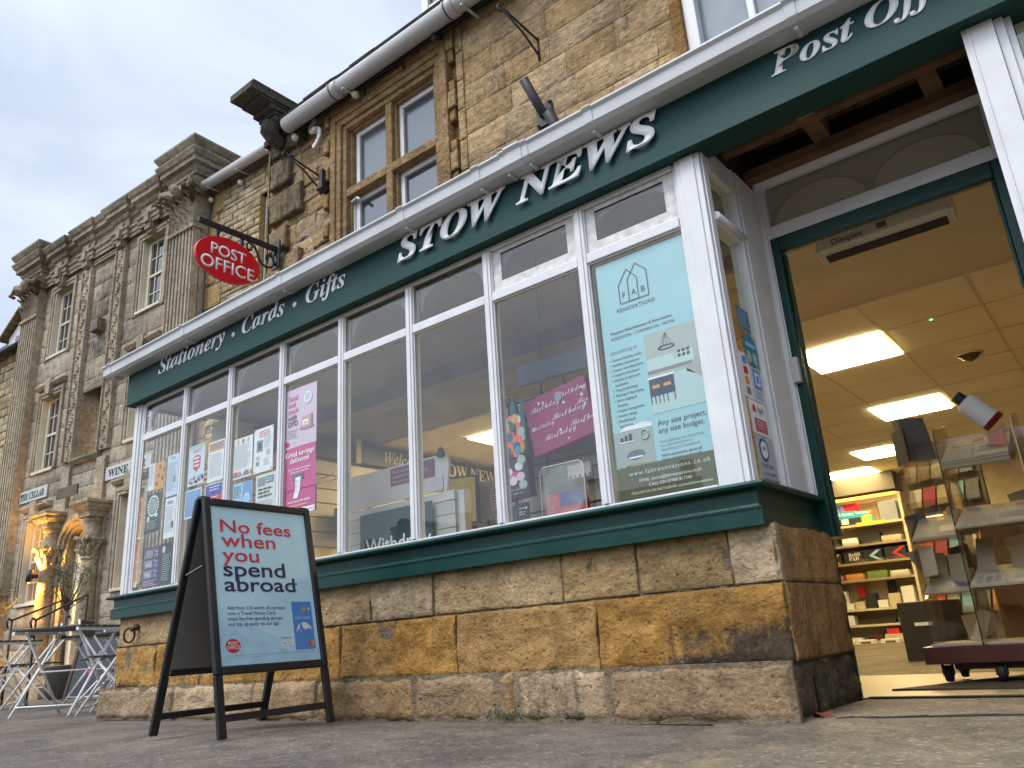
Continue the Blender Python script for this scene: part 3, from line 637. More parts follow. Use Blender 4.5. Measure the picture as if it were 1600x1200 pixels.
# cornice fragment on top of the pier: moulded returns, jutting out over the street
b = MB(); b.col = (0.12, 0.105, 0.085); b.s = 0.42
for q in ((-5.36, -5.04, 0.16, 0.80, 5.035, 5.10), (-5.345, -5.055, 0.27, 0.80, 5.01, 5.034), (-5.335, -5.065, 0.38, 0.80, 4.965, 5.009), (-5.32, -5.08, 0.43, 0.8, 4.93, 4.964), (-5.31, -5.09, 0.48, 0.8, 4.86, 4.929)): b.box(*q)
b.prism([(-5.36, 0.18, 5.101), (-5.04, 0.18, 5.101), (-5.04, 0.8, 5.101), (-5.36, 0.8, 5.101)], (0, 0.0, 0.03))
b.tube([(-5.20, 0.49, 4.86), (-5.20, 0.47, 4.82), (-5.20, 0.51, 4.77), (-5.20, 0.56, 4.76), (-5.2, 0.60, 4.72)], [0.10, 0.09, 0.075, 0.07, 0.06], 9)
b.tube([(-5.31, 0.47, 4.90), (-5.09, 0.47, 4.90)], 0.032, 8)
b.build('cornice_fragment', M['grey'], shop, bevel=0.006, seg=1)
# --- stone mullioned window
b = MB(); b.col = (0.36, 0.235, 0.115); b.s = 0.16
x0, x1, z0, z1 = WIN
def surround(b, x0, x1, z0, z1, steps, yf):
    """stepped architrave round an opening: steps = (offset outside the opening, width, y front)"""
    for o0, o1, y in steps:
        for q in ((x0 - o1, x0 - o0, z0, z1 + o1), (x1 + o0, x1 + o1, z0, z1 + o1), (x0 - o0, x1 + o0, z1 + o0, z1 + o1)): b.box(q[0], q[1], y, yf, q[2], q[3])
surround(b, x0, x1, z0, z1, ((0.0, 0.045, 0.655), (0.046, 0.10, 0.632), (0.101, 0.165, 0.618)), 0.78)
b.box(-3.915, -3.845, 0.665, 0.80, 3.0, 4.52); b.box(-3.935, -3.916, 0.70, 0.80, 3.0, 4.51); b.box(-3.844, -3.825, 0.70, 0.80, 3.0, 4.51)
b.box(x0, -3.916, 0.66, 0.80, 3.87, 3.945); b.box(-3.844, x1, 0.66, 0.80, 3.87, 3.945)
b.box(x0 - 0.02, -3.93, 0.69, 0.80, 3.945, 3.965); b.box(-3.83, x1, 0.69, 0.8, 3.945, 3.965)
b.box(x0, x0 + 0.02, 0.70, 0.80, 3.0, 4.51); b.box(x1 - 0.02, x1, 0.70, 0.80, 3.0, 4.51); b.box(x0 + 0.021, x1 - 0.021, 0.70, 0.8, 4.50, 4.519)
swin = b.build('mullioned_window', M['wall'], shop, bevel=0.006)
for a, c in ((x0 + 0.02, -3.936), (-3.824, x1 - 0.02)):
    for zb, zt in ((3.02, 3.869), (3.966, 4.50)):
        if a < -4: a2 = a + 0.015
        else: a2 = a
        g = MB(); t = 0.042
        g.box(a2, a2 + t, 0.735, 0.775, zb, zt); g.box(c - t, c, 0.735, 0.775, zb, zt); g.box(a2 + t, c - t, 0.736, 0.774, zb, zb + t); g.box(a2 + t, c - t, 0.736, 0.774, zt - t, zt)
        g.build('casement', M['white'], swin, bevel=0.005)
        g = MB(); g.poly([(a2 + t, 0.757, zb + t), (c - t, 0.757, zb + t), (c - t, 0.757, zt - t), (a2 + t, 0.757, zt - t)]); g.build('pane', M['darkglass'], swin)
f = MB(); f.box(x0, x0 + 0.03, 0.72, 0.78, 3.0, 3.869); f.tube([(x0 + 0.02, 0.70, 3.83), (x0 + 0.09, 0.70, 3.845), (x0 + 0.13, 0.69, 3.80)], 0.014, 6); f.build('casement_stay', M['white'], swin)
# blocked (Gibbs) jamb stones each side
b = MB()
for k in range(7):
    zc = 3.02 + k * 0.262
    if k % 2 == 0 or k == 6:
        block(b, (0, 0.65, 0), X_, NY, -3.205, -3.125, zc, zc + 0.16, (0.45, 0.305, 0.15), prot=0.03, amp=0.008, res=0.025, edge=0.008, depth=0.06, seed=k, stn=lambda u, z: 0.05)
    block(b, (0, 0.65, 0), X_, NY, -3.205, -3.14, zc + 0.16, zc + 0.262, (0.36, 0.215, 0.085), prot=0.012, amp=0.01, res=0.025, edge=0.006, depth=0.03, seed=k + 9, stn=lambda u, z: 0.12)
    block(b, (0, 0.65, 0), X_, NY, -4.62, -4.55, zc + 0.02, zc + 0.15, (0.42, 0.26, 0.11), prot=0.045, amp=0.010, res=0.025, edge=0.01, depth=0.06, seed=k + 20, stn=lambda u, z: 0.1)
b.col = (0.37, 0.235, 0.11); b.s = 0.15
for k in range(8):
    block(b, (0, 0.65, 0), X_, NY, -3.12, -3.05, 2.75 + k * 0.255, 3.0 + k * 0.255, (0.46, 0.325, 0.17), prot=0.012, amp=0.004, res=0.03, edge=0.005, depth=0.04, seed=k + 40, gap=0.002, stn=lambda u, z: 0.15)
for a, c, e in ((-4.55, -4.12, 0.11), (-4.1, -3.66, 0.055), (-3.64, -3.2, 0.11)):
    block(b, (0, 0.65, 0), X_, NY, a, c, 4.69 - 0.0, 4.69 + e, (0.41, 0.26, 0.115), prot=0.03, amp=0.012, res=0.03, edge=0.012, depth=0.05, seed=a, stn=lambda u, z: 0.1)
b.build('window_jamb_stones', M['wall'], shop)
# --- right hand first floor sash
b = MB(); x0, x1, z0, z1 = RW; b.col = (0.35, 0.19, 0.07)
b.box(x0 - 0.07, x0, 0.63, 0.80, z0, z1); b.box(x1, x1 + 0.07, 0.63, 0.8, z0, z1); b.build('window_reveal', M['wall'], shop, bevel=0.008)
f = MB()
f.box(x0, x0 + 0.075, 0.665, 0.76, z0, z1); f.box(x1 - 0.075, x1, 0.665, 0.76, z0, z1); f.box(x0 + 0.075, x1 - 0.075, 0.667, 0.758, z1 - 0.08, z1)
for xm in (-0.985, -0.62, -0.26, 0.1, 0.42): f.box(xm - 0.02, xm + 0.02, 0.70, 0.75, z0, z1 - 0.08)
f.box(x0 + 0.075, x1 - 0.075, 0.705, 0.745, 4.10, 4.14)
sash = f.build('first_floor_window', M['white'], shop, bevel=0.005)
g = MB(); g.poly([(x0, 0.735, z0), (x1, 0.735, z0), (x1, 0.735, z1), (x0, 0.735, z1)]); g.build('pane', flat('net_curtain_glass', (0.24, 0.27, 0.31), 0.12, spec=0.4, var=0.2, scale=3), sash)
# --- eaves: upper gutter, roof, dormer
g = MB(); g.tube([(-4.98, 0.49, 4.775), (2.2, 0.49, 4.775)], 0.07, 14)
ug = g.build('eaves_gutter', M['greyplastic'], shop)
for x in (-4.3, -3.0, -1.6):
    g = MB(); g.tube([(x - 0.05, 0.49, 4.775), (x + 0.05, 0.49, 4.775)], 0.076, 14); g.build('gutter_joint', M['greyplastic'], ug)
    g = MB(); g.bar((x + 0.13, 0.64, 4.71), (x + 0.13, 0.44, 4.695), 0.02, 0.012); g.build('gutter_bracket', M['greyplastic'], ug)
g = MB(); g.tube([(-4.33, 0.49, 4.775), (-4.32, 0.49, 4.775)], 0.0785, 14); g.tube([(-3.03, 0.49, 4.775), (-3.02, 0.49, 4.775)], 0.0785, 14); g.build('gutter_seal', M['matblack'], ug)
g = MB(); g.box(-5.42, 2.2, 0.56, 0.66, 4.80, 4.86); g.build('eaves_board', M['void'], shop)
g = MB(); rnd = random.Random(3)
for k in range(14):
    y0 = 0.47 + k * 0.17; zz0 = 4.87 + k * 0.215; u = -5.30
    while u < 2.2:
        wd = 0.22 + 0.25 * rnd.random(); u2 = min(2.2, u + wd); j = rnd.uniform(-0.01, 0.012)
        g.prism([(u + 0.004, y0 + j, zz0), (u2 - 0.004, y0 + j, zz0), (u2 - 0.004, y0 + 0.24, zz0 + 0.285), (u + 0.004, y0 + 0.24, zz0 + 0.285)], (0, -0.014, 0.014)); u = u2
g.build('roof', M['slate'], shop)
f = MB(); f.box(-4.43, -3.2, 1.75, 2.9, 6.1, 7.4); dm = f.build('dormer', M['white'], shop)
f = MB(); f.box(-4.45, -4.36, 1.70, 1.80, 6.1, 7.3); f.box(-3.3, -3.2, 1.7, 1.8, 6.1, 7.3); f.box(-4.36, -3.3, 1.71, 1.8, 6.52, 6.56); f.build('dormer_frame', M['white'], dm)
f = MB(); f.poly([(-4.36, 1.74, 6.56), (-3.3, 1.74, 6.56), (-3.3, 1.74, 7.2), (-4.36, 1.74, 7.2)]); f.build('pane', M['darkglass'], dm)
f = MB(); f.prism([(-4.55, 1.6, 7.35), (-3.1, 1.6, 7.35), (-3.82, 1.6, 7.9)], (0, 1.4, 0)); f.build('dormer_roof', M['slate'], dm)
# --- doorway recess
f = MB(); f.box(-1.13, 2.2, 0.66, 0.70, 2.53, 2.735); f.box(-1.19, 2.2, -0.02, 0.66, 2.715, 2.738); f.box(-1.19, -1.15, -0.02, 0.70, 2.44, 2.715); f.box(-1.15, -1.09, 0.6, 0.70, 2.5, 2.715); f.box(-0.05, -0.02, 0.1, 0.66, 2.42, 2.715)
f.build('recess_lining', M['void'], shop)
f = MB(); f.box(-1.14, -0.06, 0.27, 0.315, 2.50, 2.56); f.box(-1.14, -0.06, 0.52, 0.60, 2.475, 2.53); f.box(-0.77, -0.69, 0.02, 0.268, 2.52, 2.60); f.box(-0.77, -0.69, 0.316, 0.519, 2.52, 2.6); f.box(-0.28, -0.20, 0.316, 0.519, 2.52, 2.6)
f.build('recess_joist', M['timber'], shop, bevel=0.003)
f = MB(); f.box(-1.14, -0.06, 0.268, 0.2695, 2.502, 2.52); f.box(-0.768, -0.692, 0.02, 0.268, 2.515, 2.5195); f.build('recess_batten', M['timber_pale'], shop)
f = MB()
f.box(-1.118, -1.058, 0.625, 0.70, 0.69, 2.17); f.box(-1.112, -1.092, 0.70, 0.72, 0.0, 0.689); f.box(-0.122, -0.04, 0.625, 0.70, 0.0, 2.17); f.box(-1.058, -0.122, 0.625, 0.662, 2.09, 2.17); f.box(-1.055, -1.045, 0.66, 0.70, 0.69, 2.089); f.box(-0.138, -0.123, 0.65, 0.7, 0, 2.089)
f.build('door_frame', M['green'], shop, bevel=0.006)
f = MB(); f.box(-1.118, -1.085, 0.626, 0.69, 2.171, 2.46); f.box(-0.10, -0.04, 0.626, 0.69, 2.171, 2.52); f.box(-1.085, -0.1, 0.63, 0.69, 2.171, 2.24)
f.sweep([(0, 2.445), (0.0, 2.53), (0.02, 2.53), (0.035, 2.51), (0.03, 2.49), (0.045, 2.475), (0.03, 2.445)], [(-1.12, 0.628), (-0.06, 0.628)])
fan = f.build('fanlight', M['white'], shop, bevel=0.003)
g = MB(); g.poly([(-1.085, 0.66, 2.24), (-0.1, 0.66, 2.24), (-0.1, 0.66, 2.53), (-1.085, 0.66, 2.53)]); g.build('pane', flat('obscured_pane', (0.34, 0.32, 0.27), 0.45, spec=0.3), fan)
for c_ in (-0.84, -0.36):
    g = MB(); pts = [(c_ - 0.22, 0.652, 2.25)] + [(c_ - 0.22 * math.cos(t), 0.652, 2.25 + 0.15 * math.sin(t)) for t in [math.pi * k / 12 for k in range(1, 12)]] + [(c_ + 0.22, 0.652, 2.25)]
    g.prism(pts, (0, 0.005, 0)); g.build('fanlight_arch', flat('obscured_arch', (0.41, 0.385, 0.33), 0.5), fan)
# --- right bay beyond the door
f = MB()
f.box(-0.072, 0.030, -0.005, 0.10, 0.70, 2.40); f.box(-0.055, -0.047, -0.010, -0.0055, 0.7, 2.399); f.box(0.031, 0.062, 0.012, 0.10, 0.7, 2.40); f.box(0.0621, 0.085, 0.03, 0.10, 0.7, 2.4)
f.box(0.085, 0.95, 0.02, 0.09, 2.06, 2.115); f.box(0.085, 0.95, 0.03, 0.09, 0.87, 0.90); f.box(0.95, 1.0, 0.0, 0.09, 0.87, 2.4); f.box(-0.055, -0.02, 0.1, 0.62, 0.7, 2.42)
rb = f.build('right_bay_window', M['white'], shop, bevel=0.004)
for z0, z1 in ((0.9, 2.06), (2.115, 2.40)):
    g = MB(); g.poly([(0.085, 0.05, z0), (0.95, 0.05, z0), (0.95, 0.05, z1), (0.085, 0.05, z1)]); g.build('pane', M['glass'], rb)
g = MB(); g.prism([(0.09, 0.085, 2.39), (0.09, 0.085, 2.13)] + [(0.09 + 0.22 * (1 - math.cos(t)), 0.085, 2.13 + 0.22 * math.sin(t)) for t in [R(15 * k) for k in range(1, 7)]] + [(0.35, 0.085, 2.39)], (0, 0.015, 0)); g.build('arched_spandrel', M['board'], rb)
b = MB(); ashlar(b, (0, -0.02, 0), X_, NY, -0.05, 2.2, [0, 0.21, 0.45, 0.7], cols=HON, seed=21, mean=0.5, res=0.05); b.box(-0.05, 2.2, 0.02, 0.1, 0, 0.69); b.box(-0.06, -0.02, -0.01, 0.65, 0, 0.69); b.build('base_wall', M['honey'], shop)
f = MB(); f.sweep(prof, [(-0.06, 0.0), (2.2, 0.0)]); f.build('window_sill', M['green'], shop)
f = MB(); f.box(1.0, 2.2, 0.0, 0.09, 0.87, 2.4); f.build('panelled_front', M['white'], shop)

# ================================================================== SHOP INTERIOR (setting)
def split_pieces(o):
    """each separate piece of a part becomes an object of its own"""
    me = o.data; n_ = len(me.vertices); par = list(range(n_))
    def find(a):
        while par[a] != a: par[a] = par[par[a]]; a = par[a]
        return a
    for e in me.edges:
        a, b = find(e.vertices[0]), find(e.vertices[1])
        if a != b: par[a] = b
    comp = {}
    for v in me.vertices: comp.setdefault(find(v.index), []).append(v.index)
    boxes = []
    for k, vs in comp.items():
        lo = [min(me.vertices[i].co[c] for i in vs) - 0.006 for c in range(3)]; hi = [max(me.vertices[i].co[c] for i in vs) + 0.006 for c in range(3)]; boxes.append([lo, hi, list(vs)])
    merged = True
    while merged:
        merged = False
        for i in range(len(boxes)):
            for j in range(len(boxes) - 1, i, -1):
                if all(boxes[i][0][c] <= boxes[j][1][c] and boxes[j][0][c] <= boxes[i][1][c] for c in range(3)):
                    boxes[i][0] = [min(p, q) for p, q in zip(boxes[i][0], boxes[j][0])]; boxes[i][1] = [max(p, q) for p, q in zip(boxes[i][1], boxes[j][1])]; boxes[i][2] += boxes[j][2]; del boxes[j]; merged = True
    if len(boxes) < 2: return
    for lo, hi, vs in boxes:
        keep = set(vs); m2 = me.copy(); bm = bmesh.new(); bm.from_mesh(m2); bm.verts.ensure_lookup_table()
        bmesh.ops.delete(bm, geom=[v for v in bm.verts if v.index not in keep], context='VERTS'); bm.to_mesh(m2); bm.free()
        c = o.copy(); c.data = m2; COL.objects.link(c)
    nm = o.name; bpy.data.objects.remove(o)
def sbox(name, m, *boxes, bevel=0):
    b = MB()
    for q in boxes: b.box(*q)
    return struct(b.build(name, m, bevel=bevel))
b = MB(); 
for y0, y1 in ((0.67, 9.8),): b.poly([(-6.2, y0, 0.022), (2.2, y0, 0.022), (2.2, y1, -0.11), (-6.2, y1, -0.11)])
struct(b.build('floor', M['floor']))
sbox('ceiling', M['ceil'], (-6.2, 2.2, 2.35, 9.8, 2.352, 2.40))
sbox('ceiling_margin', flat('grey_plaster', (0.25, 0.26, 0.265), 0.85, var=0.25, scale=2.5), (-6.2, -2.3, 1.25, 2.349, 2.362, 2.41), (-6.2, -1.2, 0.10, 1.249, 2.40, 2.44))
sbox('ceiling_boards', M['board'], (-2.3, 2.2, 1.25, 2.349, 2.362, 2.41), (-1.2, 2.2, 0.70, 1.249, 2.375, 2.42))
sbox('ceiling_beam', flat('grey_plaster', (0.25, 0.26, 0.265)), (-6.2, -2.3, 1.25, 1.45, 2.29, 2.361))
b = MB(); G = 0.665
for k in range(-7, 7):
    x = -1.805 + k * G
    if -6.2 < x < 2.2: b.box(x - 0.009, x + 0.009, 2.35, 9.8, 2.348, 2.3515)
for k in range(12):
    y = 2.36 + k * 0.672; b.box(-6.2, 2.2, y - 0.006, y + 0.006, 2.3485, 2.3518)
struct(b.build('ceiling_grid', M['tbar']))
sbox('back_wall', M['wallpaint'], (-6.2, 2.2, 9.7, 9.8, -0.15, 2.36))
sbox('left_wall', M['wallpaint'], (-6.2, -6.0, 0.66, 9.7, -0.15, 2.36))
sbox('right_wall', M['wallpaint'], (2.1, 2.2, 0.1, 9.7, -0.15, 2.44))
sbox('window_bed', M['board'], (-6.1, -1.2, 0.03, 0.5, 0.80, 0.868))
sbox('front_wall', M['wallpaint'], (-0.03, 0.02, 0.70, 0.9, 0.0, 2.36))
sbox('bulkhead', flat('dark_olive_board', (0.035, 0.032, 0.022), 0.6), (-4.2, -2.6, 9.2, 9.69, 2.08, 2.34))
for k, (x, y, lab) in enumerate(((-1.47, 3.35, 'square lit ceiling panel nearest the open doorway'), (-1.53, 5.65, 'square lit ceiling panel second in from the doorway, above the leaflet holder'),
        (-2.32, 7.75, 'square lit ceiling panel third in from the doorway'), (-3.1, 9.0, 'square lit ceiling panel farthest from the doorway, over the stationery shelves'),
        (-4.80, 3.20, 'square lit ceiling panel seen through the bay window above the pinned yellow sheet'))):
    t = thing('ceiling_light', lab, 'ceiling light', (x, y, 2.345), group='lit ceiling panels in the shop')
    g = MB(); g.box(x - 0.325, x + 0.325, y - 0.33, y + 0.33, 2.338, 2.3435); g.build('diffuser', M['panel'], t)
    g = MB(); g.box(x - 0.332, x - 0.3251, y - 0.335, y + 0.335, 2.334, 2.3436); g.box(x + 0.3251, x + 0.332, y - 0.335, y + 0.335, 2.334, 2.3436); g.build('trim', M['ceil'], t)

# ================================================================== THINGS ON THE WALLS
def wall_hook(loc, s, label, ang):
    t = thing('wall_bracket', label, 'wall bracket', loc, rot=(0, 0, ang))
    f = MB(); f.tube([(0, 0, -0.17 * s), (0, 0, 0.02 * s)], 0.009, 6); f.bar((0, 0.012, -0.17 * s), (0, 0.012, 0.02 * s), 0.03, 0.006); f.build('back_plate', M['iron'], t)
    f = MB(); f.tube([(0, 0, 0.0), (0, -0.28 * s, 0.10 * s), (0, -0.31 * s, 0.11 * s)], 0.008, 6); f.tube([(0, 0, -0.13 * s), (0, -0.14 * s, 0.0), (0, -0.30 * s, 0.095 * s)], 0.008, 6); f.build('arm', M['iron'], t)
    f = MB(); f.tube([(0, -0.31 * s + 0.02 * math.cos(a) - 0.01, 0.095 * s + 0.025 * math.sin(a)) for a in [0.5 * k for k in range(12)]], 0.007, 6); f.build('hook_eye', M['iron'], t)
wall_hook((-4.70, 0.645, 4.20), 1.0, 'small black iron wall bracket beside the stone mullioned window', R(-12))
wall_hook((-2.38, 0.645, 4.21), 1.0, 'small black iron wall bracket high on the wall above the sloping pipe', R(-12))
t = thing('pole_clamp', 'black iron box clamp bolted to the stone left of the mullioned window', 'clamp', (-4.60, 0.645, 4.1))
f = MB(); f.box(-4.625, -4.585, 0.57, 0.64, 4.03, 4.20); f.build('clamp_body', M['iron'], t, bevel=0.005)
f = MB(); f.box(-4.64, -4.56, 0.55, 0.645, 4.00, 4.027); f.build('foot_plate', M['iron'], t)
f = MB(); f.tube([(-4.63, 0.6, 4.12), (-4.70, 0.57, 4.15)], 0.006, 6); f.build('pin', M['iron'], t)
t = thing('flagpole_holder', 'black steel tube socket sloping out of the wall above the raised white letters', 'pole socket', (-2.37, 0.645, 3.6))
f = MB(); f.lathe([(0.031, 0.0), (0.031, 0.26), (0.026, 0.26), (0.026, 0.05)], seg=16)
rot = Vector((-0.10, -0.62, 0.78)).normalized().to_track_quat('Z', 'Y').to_matrix(); f.v = [tuple(rot @ Vector(p) + Vector((-2.37, 0.62, 3.585))) for p in f.v]; f.build('tube_socket', M['black'], t)
f = MB(); f.box(-2.43, -2.31, 0.625, 0.648, 3.51, 3.68); f.build('base_plate', M['black'], t, bevel=0.003)
f = MB(); [f.lathe([(0.0, -0.012), (0.010, -0.012), (0.010, 0.0)], (px, 0.625, pz), 8, axis='y') for px in (-2.42, -2.32) for pz in (3.525, 3.665)]; f.build('bolt', M['black'], t)
t = thing('flagpole_holder', 'open end of a second black tube just showing over the white gutter', 'pole socket', (-2.2, 0.6, 3.3))
f = MB(); f.lathe([(0.036, 0.0), (0.036, 0.30), (0.030, 0.30), (0.030, 0.05)], seg=16); f.v = [tuple(rot @ Vector(p) + Vector((-2.19, 0.62, 3.20))) for p in f.v]; f.build('tube_socket', M['black'], t)
f = MB(); f.box(-2.25, -2.13, 0.625, 0.648, 3.12, 3.29); f.build('base_plate', M['black'], t)
# S shaped wall tie
t = thing('wall_tie', 'white painted iron letter S wall tie under the grey eaves gutter', 'wall tie', (-4.72, 0.6, 4.62))
f = MB(); pts = []
for k in range(11): a = R(150 - 24 * k); pts.append((-4.775 + 0.055 * math.cos(a) * 1.0, 0.60, 4.695 + 0.055 * math.sin(a)))
pts = [(-4.72, 0.60, 4.76), (-4.755, 0.60, 4.755), (-4.785, 0.60, 4.725), (-4.79, 0.60, 4.685), (-4.765, 0.60, 4.655), (-4.725, 0.60, 4.66), (-4.69, 0.60, 4.66), (-4.665, 0.60, 4.635), (-4.66, 0.60, 4.595), (-4.68, 0.60, 4.55), (-4.715, 0.60, 4.515), (-4.75, 0.60, 4.495)]
for a, c in zip(pts[:-1], pts[1:]): f.bar(a, c, 0.036, 0.014, up=(0, 1, 0))
f.build('scroll', M['letter'], t); f = MB(); f.box(-4.745, -4.70, 0.575, 0.65, 4.64, 4.675); f.build('bolt_head', M['letter'], t)
# festoon bulbs under the eaves
for k, (x, z, lab) in enumerate(((-4.95, 4.675, 'frosted festoon bulb under the eaves beside the cornice fragment'), (-4.15, 4.69, 'frosted festoon bulb hanging over the stone mullioned window'))):
    t = thing('festoon_bulb', lab, 'light bulb', (x, 0.56, z), group='festoon bulbs strung along the eaves')
    f = MB(); f.lathe([(0.0, z - 0.035), (0.02, z - 0.03), (0.034, z - 0.005), (0.03, z + 0.018), (0.014, z + 0.035)], (x, 0.56, 0), 12); f.build('globe', M['bulb'], t)
    f = MB(); f.tube([(x, 0.56, z + 0.035), (x, 0.56, z + 0.075)], 0.013, 8); f.build('lamp_holder', M['matblack'], t)
t = thing('camera', 'small black security camera under the eaves right of the mullioned window', 'camera', (-3.22, 0.56, 4.72))
f = MB(); f.tube([(-3.22, 0.60, 4.73), (-3.24, 0.53, 4.69)], 0.024, 10); f.build('housing', M['matblack'], t); f = MB(); f.tube([(-3.22, 0.60, 4.73), (-3.21, 0.64, 4.79)], 0.01, 6); f.build('arm', M['matblack'], t)
f = MB(); pts = [(-5.0 + 0.28 * k, 0.57, 4.735 - 0.02 * math.sin(k * 1.57) ** 2) for k in range(12)]; f.tube(pts, 0.005, 5)
tag(f.build('festoon_cable', M['matblack']), 'thin black festoon cable strung along under the eaves gutter', 'cable')
# iron tethering ring
t = thing('tethering_ring', 'rusty iron ring hanging on the stone base behind the folding sign', 'iron ring', (-5.92, -0.04, 0.6))
f = MB(); f.lathe([(0.0, -0.055), (0.026, -0.05), (0.022, -0.025), (0.0, -0.02)], (-5.885, 0, 0.622), 10, axis='y'); f.tube([(-5.885, -0.05, 0.622), (-5.90, -0.07, 0.60)], 0.012, 6); f.build('staple', M['rust'], t)
f = MB(); f.tube([(-5.925 + 0.018 * math.cos(a), -0.065 + 0.03 * math.cos(a), 0.57 + 0.05 * math.sin(a)) for a in [2 * math.pi * k / 18 for k in range(19)]], 0.008, 6); f.build('ring', M['rust'], t)
# dead leaf and weeds by the plinth
f = MB(); rnd = random.Random(4)
for k in range(70):
    x = -2.40 + rnd.gauss(0, 0.07); y = -0.10 + rnd.uniform(-0.02, 0.012); z = 0.012 + abs(rnd.gauss(0, 0.018)); a = rnd.random() * 6.3; s_ = 0.006 + 0.012 * rnd.random()
    f.poly([(x, y, z), (x + s_ * math.cos(a), y - 0.004, z + s_ * 0.8), (x + s_ * 0.4, y + s_ * math.sin(a) * 0.6, z + s_ * 1.6)])
tag(f.build('weed_tuft', M['leaf']), 'small green weeds at the foot of the stone plinth', 'weeds', kind='stuff')
f = MB(); pts = [(0.035 * math.cos(a) * (1 + 0.15 * math.sin(3 * a)), 0.025 * math.sin(a), 0.012 * math.sin(2 * a) + 0.014) for a in [2 * math.pi * k / 14 for k in range(14)]]
c = f.V((-1.04, 0.02, 0.03)); r_ = [f.V((-1.04 + p[0], 0.02 + p[1], 0.012 + p[2])) for p in pts]
for k in range(14): f.F([c, r_[k], r_[(k + 1) % 14]])
tag(f.build('fallen_leaf', flat('dead_leaf', (0.13, 0.03, 0.012), 0.8)), 'dead red brown leaf on the slab at the corner of the plinth', 'leaf')

# ================================================================== HANGING OVAL SIGN
t = thing('hanging_sign', 'red oval sign with white capitals hanging from a black scrolled iron bracket', 'hanging sign', (-5.17, 0.55, 3.6))
SX = -5.17
f = MB(); f.bar((SX, -0.165, 3.655), (SX, 0.56, 3.655), 0.032, 0.045); f.build('bracket_arm', M['black'], t, bevel=0.004)
f = MB(); f.box(SX - 0.05, SX + 0.05, 0.548, 0.566, 3.47, 3.73); f.build('wall_plate', M['black'], t, bevel=0.003)
f = MB()
f.tube([(SX, 0.30 + 0.035 * math.cos(a) * (1 - k * .035), 3.58 + 0.04 * math.sin(a) * (1 - k * .035)) for k, a in enumerate([R(90) + 0.35 * k for k in range(16)])], 0.009, 6)
f.tube([(SX, 0.30, 3.62), (SX, 0.345, 3.60), (SX, 0.37, 3.56), (SX, 0.385, 3.51), (SX, 0.42, 3.47), (SX, 0.47, 3.455), (SX, 0.51, 3.47), (SX, 0.53, 3.51), (SX, 0.52, 3.56), (SX, 0.485, 3.58), (SX, 0.455, 3.56), (SX, 0.46, 3.53), (SX, 0.48, 3.53)], 0.010, 6)
f.tube([(SX, 0.545, 3.62), (SX, 0.52, 3.56), (SX, 0.545, 3.50)], 0.009, 6)
f.build('scroll', M['black'], t)
for yy in (0.005, 0.225):
    f = MB(); f.box(SX - 0.011, SX + 0.011, yy - 0.011, yy + 0.011, 3.50, 3.634); f.build('hanger', M['black'], t)
f = MB(); n_ = 48; ring = [(0.285 * math.cos(2 * math.pi * k / n_), 0.190 * math.sin(2 * math.pi * k / n_)) for k in range(n_)]
f.prism([(SX + 0.018, 0.105 + a, 3.385 + c) for a, c in ring], (-0.036, 0, 0)); pl = f.build('oval_panel', SIGNRED, t, bevel=0.004)
f = MB(); f.box(-0.001, 0.0, 0, 0.001, 0, 0.001)
for body, y0, zb, wd in (('POST', -0.055, 3.398, 0.315), ('OFFICE', -0.135, 3.268, 0.475)):
    o = text('lettering', body, 0, 0, 1, M['letter'], pl, y=0, width=wd, fat=0.012, ext=0.003, res=5)
    W0 = world_of(pl)
    for v in o.data.vertices:
        c0 = v.co + W0
        v.co = Vector((SX + 0.0185 - c0.y, y0 + c0.x, zb + c0.z * 1.0)) - W0
t2 = 0

